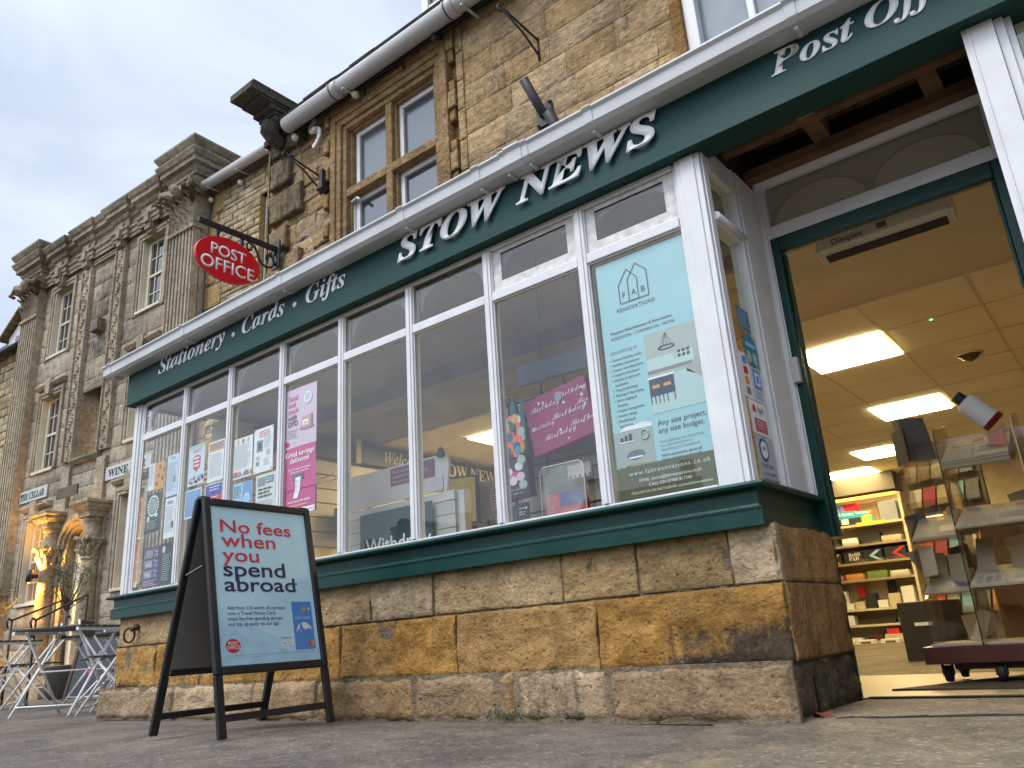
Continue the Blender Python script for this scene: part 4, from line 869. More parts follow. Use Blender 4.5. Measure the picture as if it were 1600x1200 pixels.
# ================================================================== FOLDING A-BOARD
AB = thing('pavement_sign', 'black framed folding pavement sign with a pale blue poster standing on the tarmac', 'pavement sign', (-3.542, -0.658, ground_h(-3.542, -0.658) + 0.0), rot=(R(1.2), 0, R(92.7)))
Wd, Hs, Lf, sp = 0.644, 1.093, 0.83, 0.241
ht = math.sqrt(Hs * Hs - sp * sp); tl = math.asin(sp / Hs)
def ab_side(sg, poster):
    # panel frame of one leaf: local plane leaning; origin at the top edge centre
    def P(a, l_, d=0.0):      # a across, l_ down the slope from the top, d outward
        return Vector((a, -sg * (sp * l_ / Hs + 0.012 + d * math.cos(tl)), ht - ht * l_ / Hs + d * math.sin(tl)))
    def plate(x0, x1, l0, l1, d0, d1):
        f = MB(); c = [P(x, l_, d) for d in (d0, d1) for l_ in (l1, l0) for x in (x0, x1)]
        i = [f.V(q) for q in c]
        for q in ((0, 1, 3, 2), (4, 6, 7, 5), (0, 4, 5, 1), (2, 3, 7, 6), (0, 2, 6, 4), (1, 5, 7, 3)): f.F([i[k] for k in q])
        return f
    h = Wd / 2; fw = 0.037
    f = plate(-h, -h + fw, 0.0, Lf, 0, 0.026)
    for q in ((h - fw, h, 0.0, Lf), (-h + fw, h - fw, 0.0, fw), (-h + fw, h - fw, Lf - fw, Lf)):
        g = plate(*q, 0, 0.026); k0 = len(f.v); f.v += g.v; f.c += g.c; f.st += g.st; f.sm += g.sm; f.f += [tuple(j + k0 for j in fc) for fc in g.f]
    fr_ = f.build('frame', M['black'], AB, bevel=0.007, off=(0, 0, 0))
    plate(-h + 0.01, h - 0.01, 0.01, Lf - 0.01, 0.001, 0.008).build('back_panel', M['backboard'], AB, off=(0, 0, 0))
    for s_ in (-1, 1): plate(s_ * h - (0.040 if s_ > 0 else 0), s_ * h + (0.040 if s_ < 0 else 0), Lf + 0.0005, Hs, 0.002, 0.022).build('leg', M['black'], AB, bevel=0.003, off=(0, 0, 0))
    plate(-h + 0.0405, h - 0.0405, 0.995, 1.025, 0.006, 0.018).build('stretcher', M['black'], AB, bevel=0.002, off=(0, 0, 0))
    return P
P = ab_side(1, True); ab_side(-1, False)
f = MB(); a_ = Vector((-Wd / 2 + 0.012, -sp * 0.26, ht * 0.70)); f.bar(a_, a_ + Vector((0, 0.13, -0.035)), 0.022, 0.003); f.build('stay', M['steel'], AB, off=(0, 0, 0))
f = MB(); f.box(-Wd / 2, -Wd / 2 + 0.05, -0.02, 0.02, ht - 0.004, ht + 0.012); f.box(Wd / 2 - 0.05, Wd / 2, -0.02, 0.02, ht - 0.004, ht + 0.012); f.build('hinge', M['black'], AB, bevel=0.003, off=(0, 0, 0))
# the poster in the street-facing leaf
o_ = P(-Wd / 2 + 0.036, Lf - 0.036, 0.013)
pw, ph = Wd - 0.072, Lf - 0.072
ps = Pst('poster', None, None, o_, pw, ph, PALE, tilt=-tl, parent=AB)
for k, (ln, m) in enumerate((('No fees', CORAL), ('when', CORAL), ('you', CORAL), ('spend', NAVY), ('abroad', NAVY))):
    wds = {'No fees': 0.42, 'when': 0.315, 'you': 0.208, 'spend': 0.358, 'abroad': 0.412}
    o = ps.text(ln, 0.05, ph - 0.128 - 0.0725 * k, 1, m, width=wds[ln], height=None, fat=0.012, res=5)
    zs = [v.co.z for v in o.data.vertices]; zb = ph - 0.128 - 0.0725 * k
    for v in o.data.vertices: v.co.z = zb + (v.co.z - zb) * 0.66
ps.disc(0.470, ph - 0.378, 0.005, 0.006, NAVY)
ps.text('Add from £10 worth of currency\nonto a Travel Money Card,\nenjoy fee-free spending abroad\nand top up easily via our app.', 0.055, ph - 0.505, 0.0245, NAVY, line=1.02)
flat('pb2', (0.25, 0.48, 0.60), 0.4)
b = [(0.0, 0.0), (pw, 0.0), (pw, 0.10), (0.34, 0.11), (0.2, 0.17), (0.10, 0.235), (0.0, 0.275)]
ps.poly(b, flat('blue_mountain_print', (0.47, 0.72, 0.83), 0.4, var=0.1, scale=9), 'printed_mountain', 1)
b = [(0.0, 0.0), (pw, 0.0), (pw, 0.05), (0.4, 0.045), (0.27, 0.095), (0.15, 0.115), (0.06, 0.19), (0.0, 0.20)]
ps.poly(b, flat('blue_mountain_print_near', (0.43, 0.67, 0.78), 0.4, var=0.12, scale=11), 'printed_mountain', 2)
ps.rect(0.425, 0.548, 0.055, 0.29, flat('card_blue', (0.09, 0.27, 0.62), 0.3), 'printed_card', 3)
ps.text('POST OFFICE', 0.487, 0.203, 0.0165, M['paper'], lay=4, align='CENTER')
ps.disc(0.497, 0.252, 0.012, 0.013, ORG, lay=4); ps.poly([(0.522, 0.253), (0.535, 0.262), (0.535, 0.245)], M['paper'], lay=4)
for q in ([(0.438, 0.135), (0.447, 0.165), (0.465, 0.183), (0.462, 0.16), (0.45, 0.15)], [(0.475, 0.186), (0.505, 0.187), (0.53, 0.165), (0.54, 0.152), (0.515, 0.158), (0.495, 0.15), (0.478, 0.165)], [(0.462, 0.145), (0.47, 0.148), (0.467, 0.138)]): ps.poly(q, M['paper'], lay=4)
ps.disc(0.517, 0.083, 0.014, 0.013, CORAL, lay=4); ps.disc(0.531, 0.083, 0.013, 0.013, ORG, lay=5)
ps.disc(0.072, 0.088, 0.040, 0.032, RED, lay=3, n=28); ps.text('POST\nOFFICE', 0.072, 0.092, 0.022, M['paper'], lay=4, align='CENTER', line=0.85, fat=0.01)
ps.text('Available with', 0.345, 0.112, 0.011, INK); ps.rect(0.343, 0.377, 0.077, 0.103, M['paper'], lay=3); ps.rect(0.387, 0.420, 0.077, 0.103, M['paper'], lay=3); ps.text('Pay', 0.353, 0.085, 0.013, INK, lay=4); ps.text('G Pay', 0.389, 0.085, 0.011, MID, lay=4)
ps.rect(0.03, 0.54, 0.044, 0.0455, GREYI, lay=3); ps.lines(0.03, 0.3, 0.036, 1, 0.007, MID, lay=3)
# clear cover sheet
g = MB(); g.poly([(0, -0.006, 0), (pw, -0.006, 0), (pw, -0.006, ph), (0, -0.006, ph)]); g.build('clear_cover', glass_mat('poster_cover', (0.97, 0.97, 0.97), 0.5, 0.12, 1.35, 0.02), ps.o, off=(0, 0, 0))

# ================================================================== POSTERS IN THE BAY WINDOW
GY = 0.030
def post(name, lab, x0, x1, z0, z1, m, cat='poster', **k):
    return Pst(name, lab, cat, (x0, GY, z0), x1 - x0, z1 - z0, m, **k)
G1 = 'notices stuck inside the bay window'
p = post('notice', 'narrow white notice at the upper left of the first window pane', -6.016, -5.924, 1.653, 1.865, M['paper'], 'notice', group=G1); p.lines(0.01, 0.085, 0.20, 12, 0.014, MID)
p = post('notice', 'orange notice with brown blobs in the first window pane', -5.917, -5.774, 1.643, 1.860, ORG, 'notice', group=G1)
for k in range(6): p.disc(0.035 + 0.075 * (k % 2) + 0.01 * k, 0.05 + 0.035 * (k // 1) * 0.9, 0.018, 0.016, BROWNI)
p = post('notice', 'pale blue white letter at the upper right of the first window pane', -5.734, -5.571, 1.559, 1.880, flat('bluish_paper', (0.55, 0.66, 0.78)), 'notice', group=G1); p.text('Hello', 0.05, 0.285, 0.03, NAVY, font='I'); p.lines(0.015, 0.15, 0.26, 15, 0.015, MID, seed=3); p.rect(0.10, 0.13, 0.10, 0.15, GREYI)
p = post('notice', 'white letter with a dark picture at the lower right of the first window pane', -5.724, -5.571, 1.243, 1.544, M['paper'], 'notice', group=G1); p.text('Hello', 0.03, 0.255, 0.04, BLUE, font='BI'); p.lines(0.015, 0.14, 0.235, 14, 0.014, MID, seed=4); p.rect(0.10, 0.135, 0.07, 0.12, INK)
p = post('notice', 'dark green notice with a white wreath in the first window pane', -6.006, -5.803, 1.317, 1.618, DKP, 'notice', group=G1)
for k in range(22): a = 2 * math.pi * k / 22; p.disc(0.10 + 0.075 * math.cos(a), 0.205 + 0.075 * math.sin(a), 0.011, 0.009, M['paper'])
p.disc(0.10, 0.205, 0.055, 0.057, SAGE, lay=3); p.lines(0.065, 0.14, 0.24, 5, 0.017, DKP, lay=4); p.lines(0.02, 0.18, 0.09, 5, 0.014, SAGE); p.rect(0.02, 0.055, 0.09, 0.13, PALEINK); p.rect(0.13, 0.175, 0.115, 0.14, PALEINK)
p = post('notice', 'dark purple film times poster at the bottom of the first window pane', -5.976, -5.746, 0.908, 1.204, PURP, 'notice', group=G1)
for r_, b_ in enumerate(('', 'HAG', 'FIVE')):
    p.rect(0.01, 0.125, 0.215 - 0.075 * r_, 0.275 - 0.075 * r_, GREYI); (p.text(b_, 0.02, 0.225 - 0.075 * r_, 0.045, M['paper'], fat=0.01) if b_ else None); p.text('Thur\n7.30', 0.14, 0.25 - 0.075 * r_, 0.032, M['paper'])
p.lines(0.012, 0.22, 0.05, 4, 0.012, PALEINK)
p = post('notice', 'dark green poster with a white roundel at the bottom of the first window pane', -5.729, -5.571, 0.908, 1.209, DKP, 'notice', group=G1); p.disc(0.035, 0.255, 0.02, 0.025, M['paper']); p.rect(0.03, 0.04, 0.245, 0.265, RED, lay=3); p.lines(0.02, 0.145, 0.215, 13, 0.015, SAGE, seed=7)
p = post('notice', 'white event poster with a red crest and blue crowd in the second window pane', -5.428, -5.209, 1.584, 1.885, flat('bluish_paper', (0.6, 0.7, 0.78)), 'notice', group=G1)
p.rect(0.0, 0.222, 0.28, 0.305, SAGE); p.lines(0.06, 0.19, 0.27, 2, 0.016, CORAL); p.poly([(0.07, 0.13), (0.11, 0.10), (0.16, 0.13), (0.165, 0.21), (0.115, 0.23), (0.065, 0.21)], RED)
for k in range(3): p.rect(0.08, 0.15, 0.14 + 0.028 * k, 0.152 + 0.028 * k, M['paper'], lay=3)
rnd = random.Random(2)
for k in range(26): p.disc(rnd.uniform(0.015, 0.205), rnd.uniform(0.012, 0.065), 0.012, 0.010, rnd.choice([BLUE, NAVY, LBLUE, RED]), n=8)
p = post('notice', 'white letter with brown photo band and a code square in the second window pane', -5.160, -4.957, 1.569, 1.865, M['paper'], 'notice', group=G1)
p.rect(0.012, 0.195, 0.235, 0.285, flat('dull_pink_print', (0.36, 0.22, 0.22))); p.rect(0.012, 0.195, 0.222, 0.235, ORG); p.lines(0.02, 0.185, 0.20, 12, 0.0145, MID, seed=9)
p = post('notice', 'blue notice with a white border low in the second window pane', -5.443, -5.223, 1.347, 1.556, M['paper'], 'notice', group=G1); p.rect(0.012, 0.21, 0.012, 0.2, flat('mid_blue_print', (0.16, 0.30, 0.55))); p.lines(0.025, 0.19, 0.18, 6, 0.016, LBLUE, lay=3)
p = post('notice', 'blue, red and yellow striped notice low in the second window pane', -5.177, -4.955, 1.337, 1.552, M['paper'], 'notice', group=G1); p.rect(0.008, 0.217, 0.13, 0.21, flat('royal_blue_print', (0.03, 0.05, 0.35))); p.rect(0.008, 0.217, 0.075, 0.13, RED); p.rect(0.008, 0.217, 0.008, 0.075, YEL); p.lines(0.06, 0.2, 0.195, 2, 0.02, M['paper'], lay=3); p.lines(0.06, 0.2, 0.12, 2, 0.02, M['paper'], lay=3, seed=5)
p = post('notice', 'white circular letter with a coloured bunting foot in the third window pane', -4.831, -4.607, 1.532, 1.820, M['paper'], 'notice', group=G1)
for k in range(3): p.disc(0.05 + 0.06 * k, 0.262, 0.014, 0.018, [MID, CORAL, MID][k])
p.lines(0.012, 0.21, 0.235, 14, 0.0125, MID, seed=12); p.rect(0.0, 0.227, 0.012, 0.04, flat('teal_dark_print', (0.10, 0.25, 0.30)))
for k in range(5): p.poly([(0.01 + 0.043 * k, 0.05), (0.05 + 0.043 * k, 0.05), (0.03 + 0.043 * k, 0.008)], [CORAL, ORG, M['paper'], MAG, YEL][k], lay=3)
p = post('notice', 'white typed notice with small grey pictures pinned highest in the third window pane', -4.592, -4.372, 1.530, 1.838, M['paper'], 'notice', group=G1)
p.lines(0.06, 0.19, 0.285, 3, 0.016, CORAL, seed=13); p.rect(0.035, 0.105, 0.145, 0.225, GREYI); p.disc(0.07, 0.185, 0.02, 0.03, INK, lay=3); p.rect(0.145, 0.19, 0.11, 0.15, MID); p.rect(0.03, 0.07, 0.09, 0.115, MID); p.rect(0.03, 0.07, 0.05, 0.08, GREYI); p.lines(0.12, 0.2, 0.235, 6, 0.013, MID, seed=14); p.lines(0.12, 0.2, 0.09, 4, 0.013, MID, seed=15)
for q in ((0.012, 0.30), (0.21, 0.30), (0.012, 0.012), (0.21, 0.012)): p.disc(q[0], q[1], 0.005, 0.005, INK, n=8)
p = post('notice', 'turquoise notice with a white round seal low in the third window pane', -4.818, -4.591, 1.287, 1.500, LBLUE, 'notice', group=G1); p.rect(0.115, 0.23, 0.0, 0.215, flat('mid_blue_print', (0.16, 0.3, 0.55))); p.disc(0.165, 0.09, 0.036, 0.042, M['paper'], lay=3); p.disc(0.165, 0.09, 0.028, 0.033, LBLUE, lay=4); p.lines(0.01, 0.1, 0.19, 6, 0.014, NAVY, lay=3)
p = post('notice', 'white notice with a grey church photo low in the third window pane', -4.552, -4.333, 1.228, 1.512, flat('cream_paper', (0.66, 0.67, 0.60)), 'notice', group=G1); p.rect(0.02, 0.105, 0.205, 0.265, GREYI); p.rect(0.11, 0.2, 0.215, 0.265, flat('slate_blue_print', (0.12, 0.19, 0.26))); p.lines(0.12, 0.19, 0.25, 2, 0.016, M['paper'], lay=3); p.lines(0.03, 0.195, 0.19, 3, 0.024, INK, th=0.55, seed=21); p.lines(0.02, 0.2, 0.105, 6, 0.014, MID, seed=16)
# tall pink posters
p = post('poster', 'tall pale pink poster with red and navy words in the fourth window pane', -4.236, -3.916, 1.626, 2.028, PINK, cy=0.004)
for k, (ln, m) in enumerate((('Send', MAG), ('and', MAG), ('track', MAG), ('with', NAVY), ('DPD', NAVY))): p.text(ln, 0.03, 0.322 - 0.044 * k, 0.052, m, lay=9, fat=0.012)
p.disc(0.235, 0.315, 0.042, 0.042, M['paper'], lay=8); p.lines(0.21, 0.265, 0.338, 4, 0.012, MID, lay=10); p.lines(0.03, 0.145, 0.118, 5, 0.012, PURP, lay=9, th=0.25)
p.disc(0.225, 0.115, 0.075, 0.018, flat('mauve_print', (0.3, 0.2, 0.36)), lay=8); p.rect(0.175, 0.268, 0.115, 0.19, flat('kraft_print', (0.55, 0.33, 0.22)), lay=9); p.poly([(0.268, 0.115), (0.285, 0.125), (0.285, 0.20), (0.268, 0.19)], flat('kraft_dark_print', (0.28, 0.16, 0.12)), lay=9); p.rect(0.185, 0.245, 0.13, 0.165, M['paper'], lay=10); p.text('dpd', 0.2, 0.138, 0.022, CORAL, lay=11)
p.disc(0.028, 0.033, 0.022, 0.015, RED, lay=9); p.text('dpd', 0.09, 0.026, 0.018, MAG, lay=9)
p = post('poster', 'tall magenta poster with white headline below the pale pink one in the fourth window pane', -4.229, -3.920, 1.189, 1.625, MAG, cy=0.006)
p.text('Great savings\ndelivered', 0.155, 0.375, 0.050, M['paper'], lay=11, align='CENTER', font='B', line=0.85, fat=0.004); p.text('Your favourite newspapers\ndelivered to your door', 0.155, 0.285, 0.020, M['paper'], lay=11, align='CENTER', font='B')
p.rect(0.09, 0.20, 0.215, 0.255, flat('letterbox_grey', (0.16, 0.15, 0.16)), lay=11); p.poly([(0.115, 0.235), (0.172, 0.235), (0.165, 0.155), (0.14, 0.10), (0.095, 0.105), (0.118, 0.16)], M['paper'], lay=12); p.lines(0.11, 0.16, 0.215, 6, 0.014, MID, lay=13)
p.rect(0.0, 0.313, 0.155, 0.16, flat('magenta_dark', (0.3, 0.02, 0.14)), lay=10); p.text('Ask in store for details', 0.155, 0.075, 0.024, M['paper'], lay=11, align='CENTER', font='B'); p.rect(0.03, 0.24, 0.052, 0.058, YEL, lay=11); p.rect(0.0, 0.313, 0.0, 0.035, M['paper'], lay=10); p.text('newspapers delivered', 0.15, 0.012, 0.018, MAG, lay=11)
# renovation poster filling the last pane
p = post('poster', 'large turquoise renovation poster with an olive foot filling the last bay window pane', -1.767, -1.277, 0.893, 2.049, TEAL)
W_, H_ = p.w, p.h
for q in ([(0.115, 0.925), (0.115, 1.02), (0.165, 1.09), (0.215, 1.035), (0.215, 0.925)], [(0.165, 0.925), (0.165, 1.035), (0.215, 1.105), (0.268, 1.055), (0.268, 0.925)]):
    b = MB()
    for a, c in zip(q, q[1:] + q[:1]): b.bar((a[0], -0.003, a[1]), (c[0], -0.003, c[1]), 0.0035, 0.001, up=(0, 1, 0))
    b.build('logo_outline', INK, p.o, off=(0, 0, 0))
for ch, x in (('F', 0.128), ('A', 0.178), ('B', 0.228)): p.text(ch, x, 0.95, 0.042, INK)
p.text('RENOVATIONS', 0.192, 0.885, 0.0265, INK, align='CENTER', space=1.15, fat=0.008)
p.text('Property Refurbishment & Renovations', 0.20, 0.785, 1, INK, width=0.32, align='LEFT', fat=0.01).location.x = -0.155; p.text('RESIDENTIAL • COMMERCIAL • RETAIL', 0.21, 0.757, 0.0195, INK, align='CENTER')
p.text('Specialising in', 0.03, 0.69, 0.026, GREYI)
for k, ln in enumerate(('General building works', 'Building maintenance', 'Layout reconfigurations', 'Carpentry & joinery', 'Kitchen & bathroom', 'installation', 'Tiling & plumbing', 'Painting & decorating', 'Home staging &', 'dressing', 'Project management', 'Interior design', 'Shopfitting &', 'installation')):
    p.text(ln, 0.038, 0.655 - 0.0245 * k, 0.0165, INK, fat=0.006)
    if k not in (5, 9, 13): p.disc(0.028, 0.660 - 0.0245 * k, 0.0035, 0.0035, GREYI, n=8)
# kitchen picture
kx0, kx1, kz0, kz1 = 0.212, W_ - 0.002, 0.36, 0.735
p.rect(kx0, kx1, kz0, kz1, flat('kitchen_wall_print', (0.36, 0.42, 0.37), 0.35)); p.poly([(kx0, kz0), (kx1, kz0), (kx1, 0.455), (0.40, 0.53), (kx0, 0.505)], flat('kitchen_floor_print', (0.40, 0.56, 0.54), 0.35)); p.rect(kx0, 0.44, 0.56, 0.615, flat('kitchen_band_print', (0.45, 0.60, 0.56), 0.35), lay=2); p.poly([(0.40, 0.545), (kx1, 0.58), (kx1, 0.47), (0.40, 0.515)], flat('kitchen_unit_print', (0.33, 0.36, 0.33), 0.35), lay=2); p.rect(kx0, 0.43, 0.545, 0.558, flat('kitchen_top_print', (0.22, 0.2, 0.17)), lay=3)
for k in range(4):
    for j in range(2): p.rect(0.345 + 0.022 * k, 0.36 + 0.022 * k, 0.588 + 0.02 * j, 0.602 + 0.02 * j, [SAGE, INK, INK, INK][k], lay=3)
p.rect(0.212, 0.335, 0.44, 0.52, NAVY, lay=4); p.rect(0.205, 0.34, 0.52, 0.53, M['paper'], lay=4)
for x in (0.225, 0.28): p.poly([(x, 0.475), (x + 0.04, 0.475), (x + 0.037, 0.49), (x + 0.003, 0.49)], ORG, lay=5)
b = MB()
for x in (0.215, 0.235, 0.255, 0.275, 0.295, 0.33): b.bar((x, -0.003, 0.405), (x, -0.003, 0.44), 0.004, 0.0008, up=(0, 1, 0))
for x, z in ((0.285, 0.65), (0.305, 0.66), (0.325, 0.655), (0.345, 0.662)): b.bar((0.32, -0.003, 0.72), (x, -0.003, z), 0.0015, 0.0006, up=(0, 1, 0))
b.build('printed_stools', INK, p.o, off=(0, 0, 0))
b = MB(); b.tube([(0.318 + 0.04 * math.cos(a), -0.003, 0.652 + 0.009 * math.sin(a)) for a in [2 * math.pi * k / 20 for k in range(21)]], 0.002, 4); b.build('printed_chandelier', INK, p.o, off=(0, 0, 0))
p.text('Any size project,\nany size budget.', 0.228, 0.305, 0.0345, INK, line=1.0)
p.text('From painting and decorating\nto a full renovation to\nshopfitting and installation.', 0.228, 0.228, 0.0175, GREYI, line=1.05); p.text("We're passionate about all\nthings property and would\nlove to hear from you!", 0.228, 0.165, 0.0175, INK, line=1.05, fat=0.008)
# small room picture
p.rect(0.0, 0.20, 0.085, 0.315, flat('room_print', (0.30, 0.36, 0.33), 0.35)); p.poly([(0.0, 0.085), (0.2, 0.085), (0.2, 0.155), (0.07, 0.165), (0.0, 0.12)], flat('room_floor_print', (0.32, 0.25, 0.14), 0.35), lay=2)
p.poly([(0.03, 0.315), (0.07, 0.338), (0.11, 0.335), (0.16, 0.34), (0.2, 0.33), (0.2, 0.312), (0.1, 0.315)], M['paper'], lay=3); p.disc(0.105, 0.20, 0.045, 0.022, flat('sofa_print', (0.10, 0.13, 0.17)), lay=3); p.rect(0.07, 0.14, 0.185, 0.193, M['paper'], lay=4)
rnd = random.Random(8)
for k in range(40): p.poly([(0.005 + 0.07 * rnd.random(), 0.088 + 0.06 * rnd.random())] + [(0.01 + 0.07 * rnd.random(), 0.088 + 0.07 * rnd.random()) for _ in range(2)], DKP, lay=5)
for k in range(3): p.rect(0.035 + 0.022 * k, 0.05 + 0.022 * k, 0.268, 0.288 + 0.006 * k, INK, lay=4)
p.rect(0.028, 0.105, 0.262, 0.267, M['paper'], lay=4)
b = MB(); b.tube([(0.16 + 0.019 * math.cos(a), -0.003, 0.283 + 0.022 * math.sin(a)) for a in [2 * math.pi * k / 20 for k in range(21)]], 0.004, 5); b.build('printed_wreath', SAGE, p.o, off=(0, 0, 0))
p.rect(0.0, W_, 0.0, 0.155, OLIVE, lay=5) if False else p.rect(0.0, W_, 0.0, 0.15, OLIVE, lay=6)
PI_ = flat('pale_print_ink', (0.62, 0.62, 0.55))
p.text('www.fabrenovations.co.uk', 0.06, 0.108, 1, PI_, lay=8, width=0.39, space=1.25); p.text('EMAIL donna@fabrenovations.co.uk', 0.255, 0.075, 0.020, PI_, lay=8, align='CENTER', fat=0.006); p.text('CALL ON 07980 817340', 0.255, 0.05, 0.020, PI_, lay=8, align='CENTER', fat=0.006); p.text('FOLLOW US ON INSTAGRAM: cotswoldfabrenovations', 0.255, 0.025, 0.0165, PI_, lay=8, align='CENTER', fat=0.006)
# --- stickers on the side light (facing the doorway)
def stick(name, lab, y0, y1, z0, z1, m): return Pst(name, lab, 'sticker', (-1.1505, (y0 + 3) * 0.983 - 3, 0.34 + (z0 - 0.34) * 0.983), y1 - y0, z1 - z0, m, rotz=R(90), th=0.001, group='stickers on the side window')
p = stick('sticker', 'dark blue square sticker uppermost on the narrow side window', 0.20, 0.34, 1.60, 1.71, flat('slate_blue_print', (0.12, 0.19, 0.26))); p.lines(0.01, 0.13, 0.09, 5, 0.016, LBLUE)
p = stick('sticker', 'round turquoise sticker with two pale discs on the narrow side window', 0.21, 0.38, 1.43, 1.595, M['acrylic']); p.disc(0.085, 0.08, 0.08, 0.08, flat('teal_deep_print', (0.03, 0.22, 0.32))); p.disc(0.05, 0.045, 0.025, 0.03, SAGE, lay=3); p.disc(0.115, 0.045, 0.025, 0.03, SAGE, lay=3); p.rect(0.03, 0.14, 0.095, 0.115, LBLUE, lay=3)
p = stick('sticker', 'white payment cards sticker with small card marks on the narrow side window', 0.14, 0.24, 1.27, 1.475, M['paper'])
for k, m in enumerate((BLUE, RED, ORG, GREYI)): p.rect(0.03, 0.075, 0.155 - 0.047 * k, 0.19 - 0.047 * k, m)
p = stick('sticker', 'pale blue sticker with a blue square emblem on the narrow side window', 0.25, 0.375, 1.27, 1.46, flat('bluish_paper', (0.5, 0.6, 0.7))); p.rect(0.02, 0.105, 0.06, 0.15, BLUE); p.rect(0.035, 0.09, 0.075, 0.135, M['paper'], lay=3); p.rect(0.048, 0.077, 0.088, 0.122, BLUE, lay=4); p.lines(0.02, 0.1, 0.045, 3, 0.013, GREYI)
p = stick('sticker', 'white parcel sticker with a red cube and a pink box on the narrow side window', 0.17, 0.355, 1.115, 1.262, M['paper']); p.poly([(0.03, 0.10), (0.045, 0.092), (0.06, 0.10), (0.06, 0.12), (0.045, 0.13), (0.03, 0.12)], RED); p.text('dpd', 0.075, 0.098, 0.045, GREYI); p.rect(0.03, 0.165, 0.01, 0.07, flat('rose_print', (0.5, 0.10, 0.16))); p.lines(0.05, 0.15, 0.058, 3, 0.014, PINK, lay=3)
p = stick('sticker', 'grey local milk sticker with a blue ring at the foot of the narrow side window', 0.17, 0.37, 0.895, 1.105, flat('pale_grey_print', (0.42, 0.45, 0.47))); p.disc(0.08, 0.15, 0.05, 0.05, flat('royal_blue_print', (0.03, 0.05, 0.35)), n=26); p.disc(0.08, 0.15, 0.038, 0.038, M['paper'], lay=3); p.poly([(0.055, 0.14), (0.07, 0.165), (0.09, 0.165), (0.105, 0.14), (0.09, 0.15), (0.07, 0.15)], GREYI, lay=4)
p.text('LOCAL MILK', 0.03, 0.075, 0.022, INK); p.text('LOCAL FARMS', 0.03, 0.040, 0.022, INK); p.text('ON SALE HERE', 0.03, 0.010, 0.026, INK, fat=0.01)

# ================================================================== WINDOW DISPLAY AND SHOP FITTINGS
def gift_bag(name, lab, loc, wd, h, d, m, rotz, tilt, deco, handle=True):
    t = thing(name, lab, 'gift bag', loc, rot=(0, tilt, rotz))
    f = MB(); f.box(0, wd, 0, d, 0, h); bd = f.build('bag_body', m, t, off=(0, 0, 0), bevel=0.002, seg=1)
    if handle:
        f = MB(); f.tube([(wd * 0.3, 0.01, h), (wd * 0.34, 0.0, h + 0.06), (wd * 0.5, -0.005, h + 0.08), (wd * 0.66, 0.0, h + 0.06), (wd * 0.7, 0.01, h)], 0.005, 6); f.build('handle', M['matblack'], t, off=(0, 0, 0))
    q = Pst('printed_front', None, None, (0, -0.0012, 0), wd, h, m, parent=t, th=0.001); q.o.parent = t; deco(q); return t
def deco_bday(q):
    for k, (x, z, s_) in enumerate(((0.03, 0.225, 1), (0.20, 0.245, 1), (0.15, 0.145, 1.1), (0.31, 0.17, 1), (0.08, 0.055, 1.05), (0.245, 0.075, 1.1), (0.01, 0.13, 0.8))):
        q.text('Birthday', x, z, 0.044 * s_, PALEINK, font='S', fat=-0.006) if x < 0.3 else q.text('Bir', x, z, 0.044, PALEINK, font='S', fat=-0.006)
        q.text('H A P P Y', x + 0.01, z + 0.046, 0.014, flat('mauve_ink', (0.42, 0.2, 0.32)))
    rnd = random.Random(5)
    for k in range(15):
        x, z, r_ = rnd.uniform(0.02, 0.37), rnd.uniform(0.02, 0.28), rnd.uniform(0.006, 0.013)
        q.poly([(x + (r_ if j % 2 == 0 else r_ * 0.45) * math.cos(0.628 * j + k), z + (r_ if j % 2 == 0 else r_ * 0.45) * math.sin(0.628 * j + k)) for j in range(10)], PALEINK)
    q.disc(0.215, 0.255, 0.022, 0.028, GREYI, lay=5)
gift_bag('gift_bag', 'berry pink gift bag with white birthday script hanging tilted in the bay window', (-2.335, 0.19, 1.235), 0.385, 0.305, 0.06, BERRY, R(2), R(-9), deco_bday)
CRL = flat('coral_print', (0.75, 0.14, 0.08)); DTL = flat('deep_teal_print', (0.02, 0.10, 0.12))
def deco_bal(q):
    rnd = random.Random(9)
    for k in range(46):
        x, z = rnd.uniform(0.02, q.w - 0.02), rnd.uniform(0.02, q.h - 0.02); q.disc(x, z, 0.022, 0.026, rnd.choice([CRL, CRL, SAGE, DKP, DTL, ORG, flat('cream_paper', (0.66, 0.67, 0.60)), flat('teal_deep_print', (0.03, 0.22, 0.32))]), lay=2 + k * 0.12, n=12)
gift_bag('gift_bag', 'tall dark teal gift bag with coral and cream balloons beside the birthday bag', (-2.55, 0.2, 1.262), 0.155, 0.235, 0.07, DTL, R(2), 0, deco_bal)
f = MB(); f.prism([(-2.53, 0.24, 1.50), (-2.50, 0.24, 1.62), (-2.47, 0.24, 1.50)], (0, 0.004, 0)); f.prism([(-2.45, 0.235, 1.50), (-2.43, 0.235, 1.60), (-2.40, 0.235, 1.50)], (0, 0.004, 0))
tag(f.build('ribbon', DTL), 'dark teal ribbon ends above the balloon gift bag', 'ribbon')
def deco_flo(q):
    rnd = random.Random(4)
    for k, (x, z, m) in enumerate(((0.05, 0.14, PALEINK), (0.09, 0.115, MAG), (0.125, 0.105, PINK), (0.075, 0.09, PINK), (0.12, 0.16, PALEINK), (0.135, 0.06, SAGE), (0.14, 0.19, SAGE))): q.disc(x, z, 0.026, 0.024, m, lay=2 + k * 0.4)
    q.lines(0.03, 0.14, 0.045, 2, 0.02, GREYI, lay=6)
gift_bag('gift_bag', 'black gift bag with pale and pink flowers below the balloon bag', (-2.55, 0.18, 1.04), 0.17, 0.205, 0.06, flat('black_paper', (0.02, 0.022, 0.03)), R(3), R(-3), deco_flo, handle=False)
t = thing('shelf_board', 'dark slate header board across the top of the window display', 'header board', (-2.22, 0.26, 1.65))
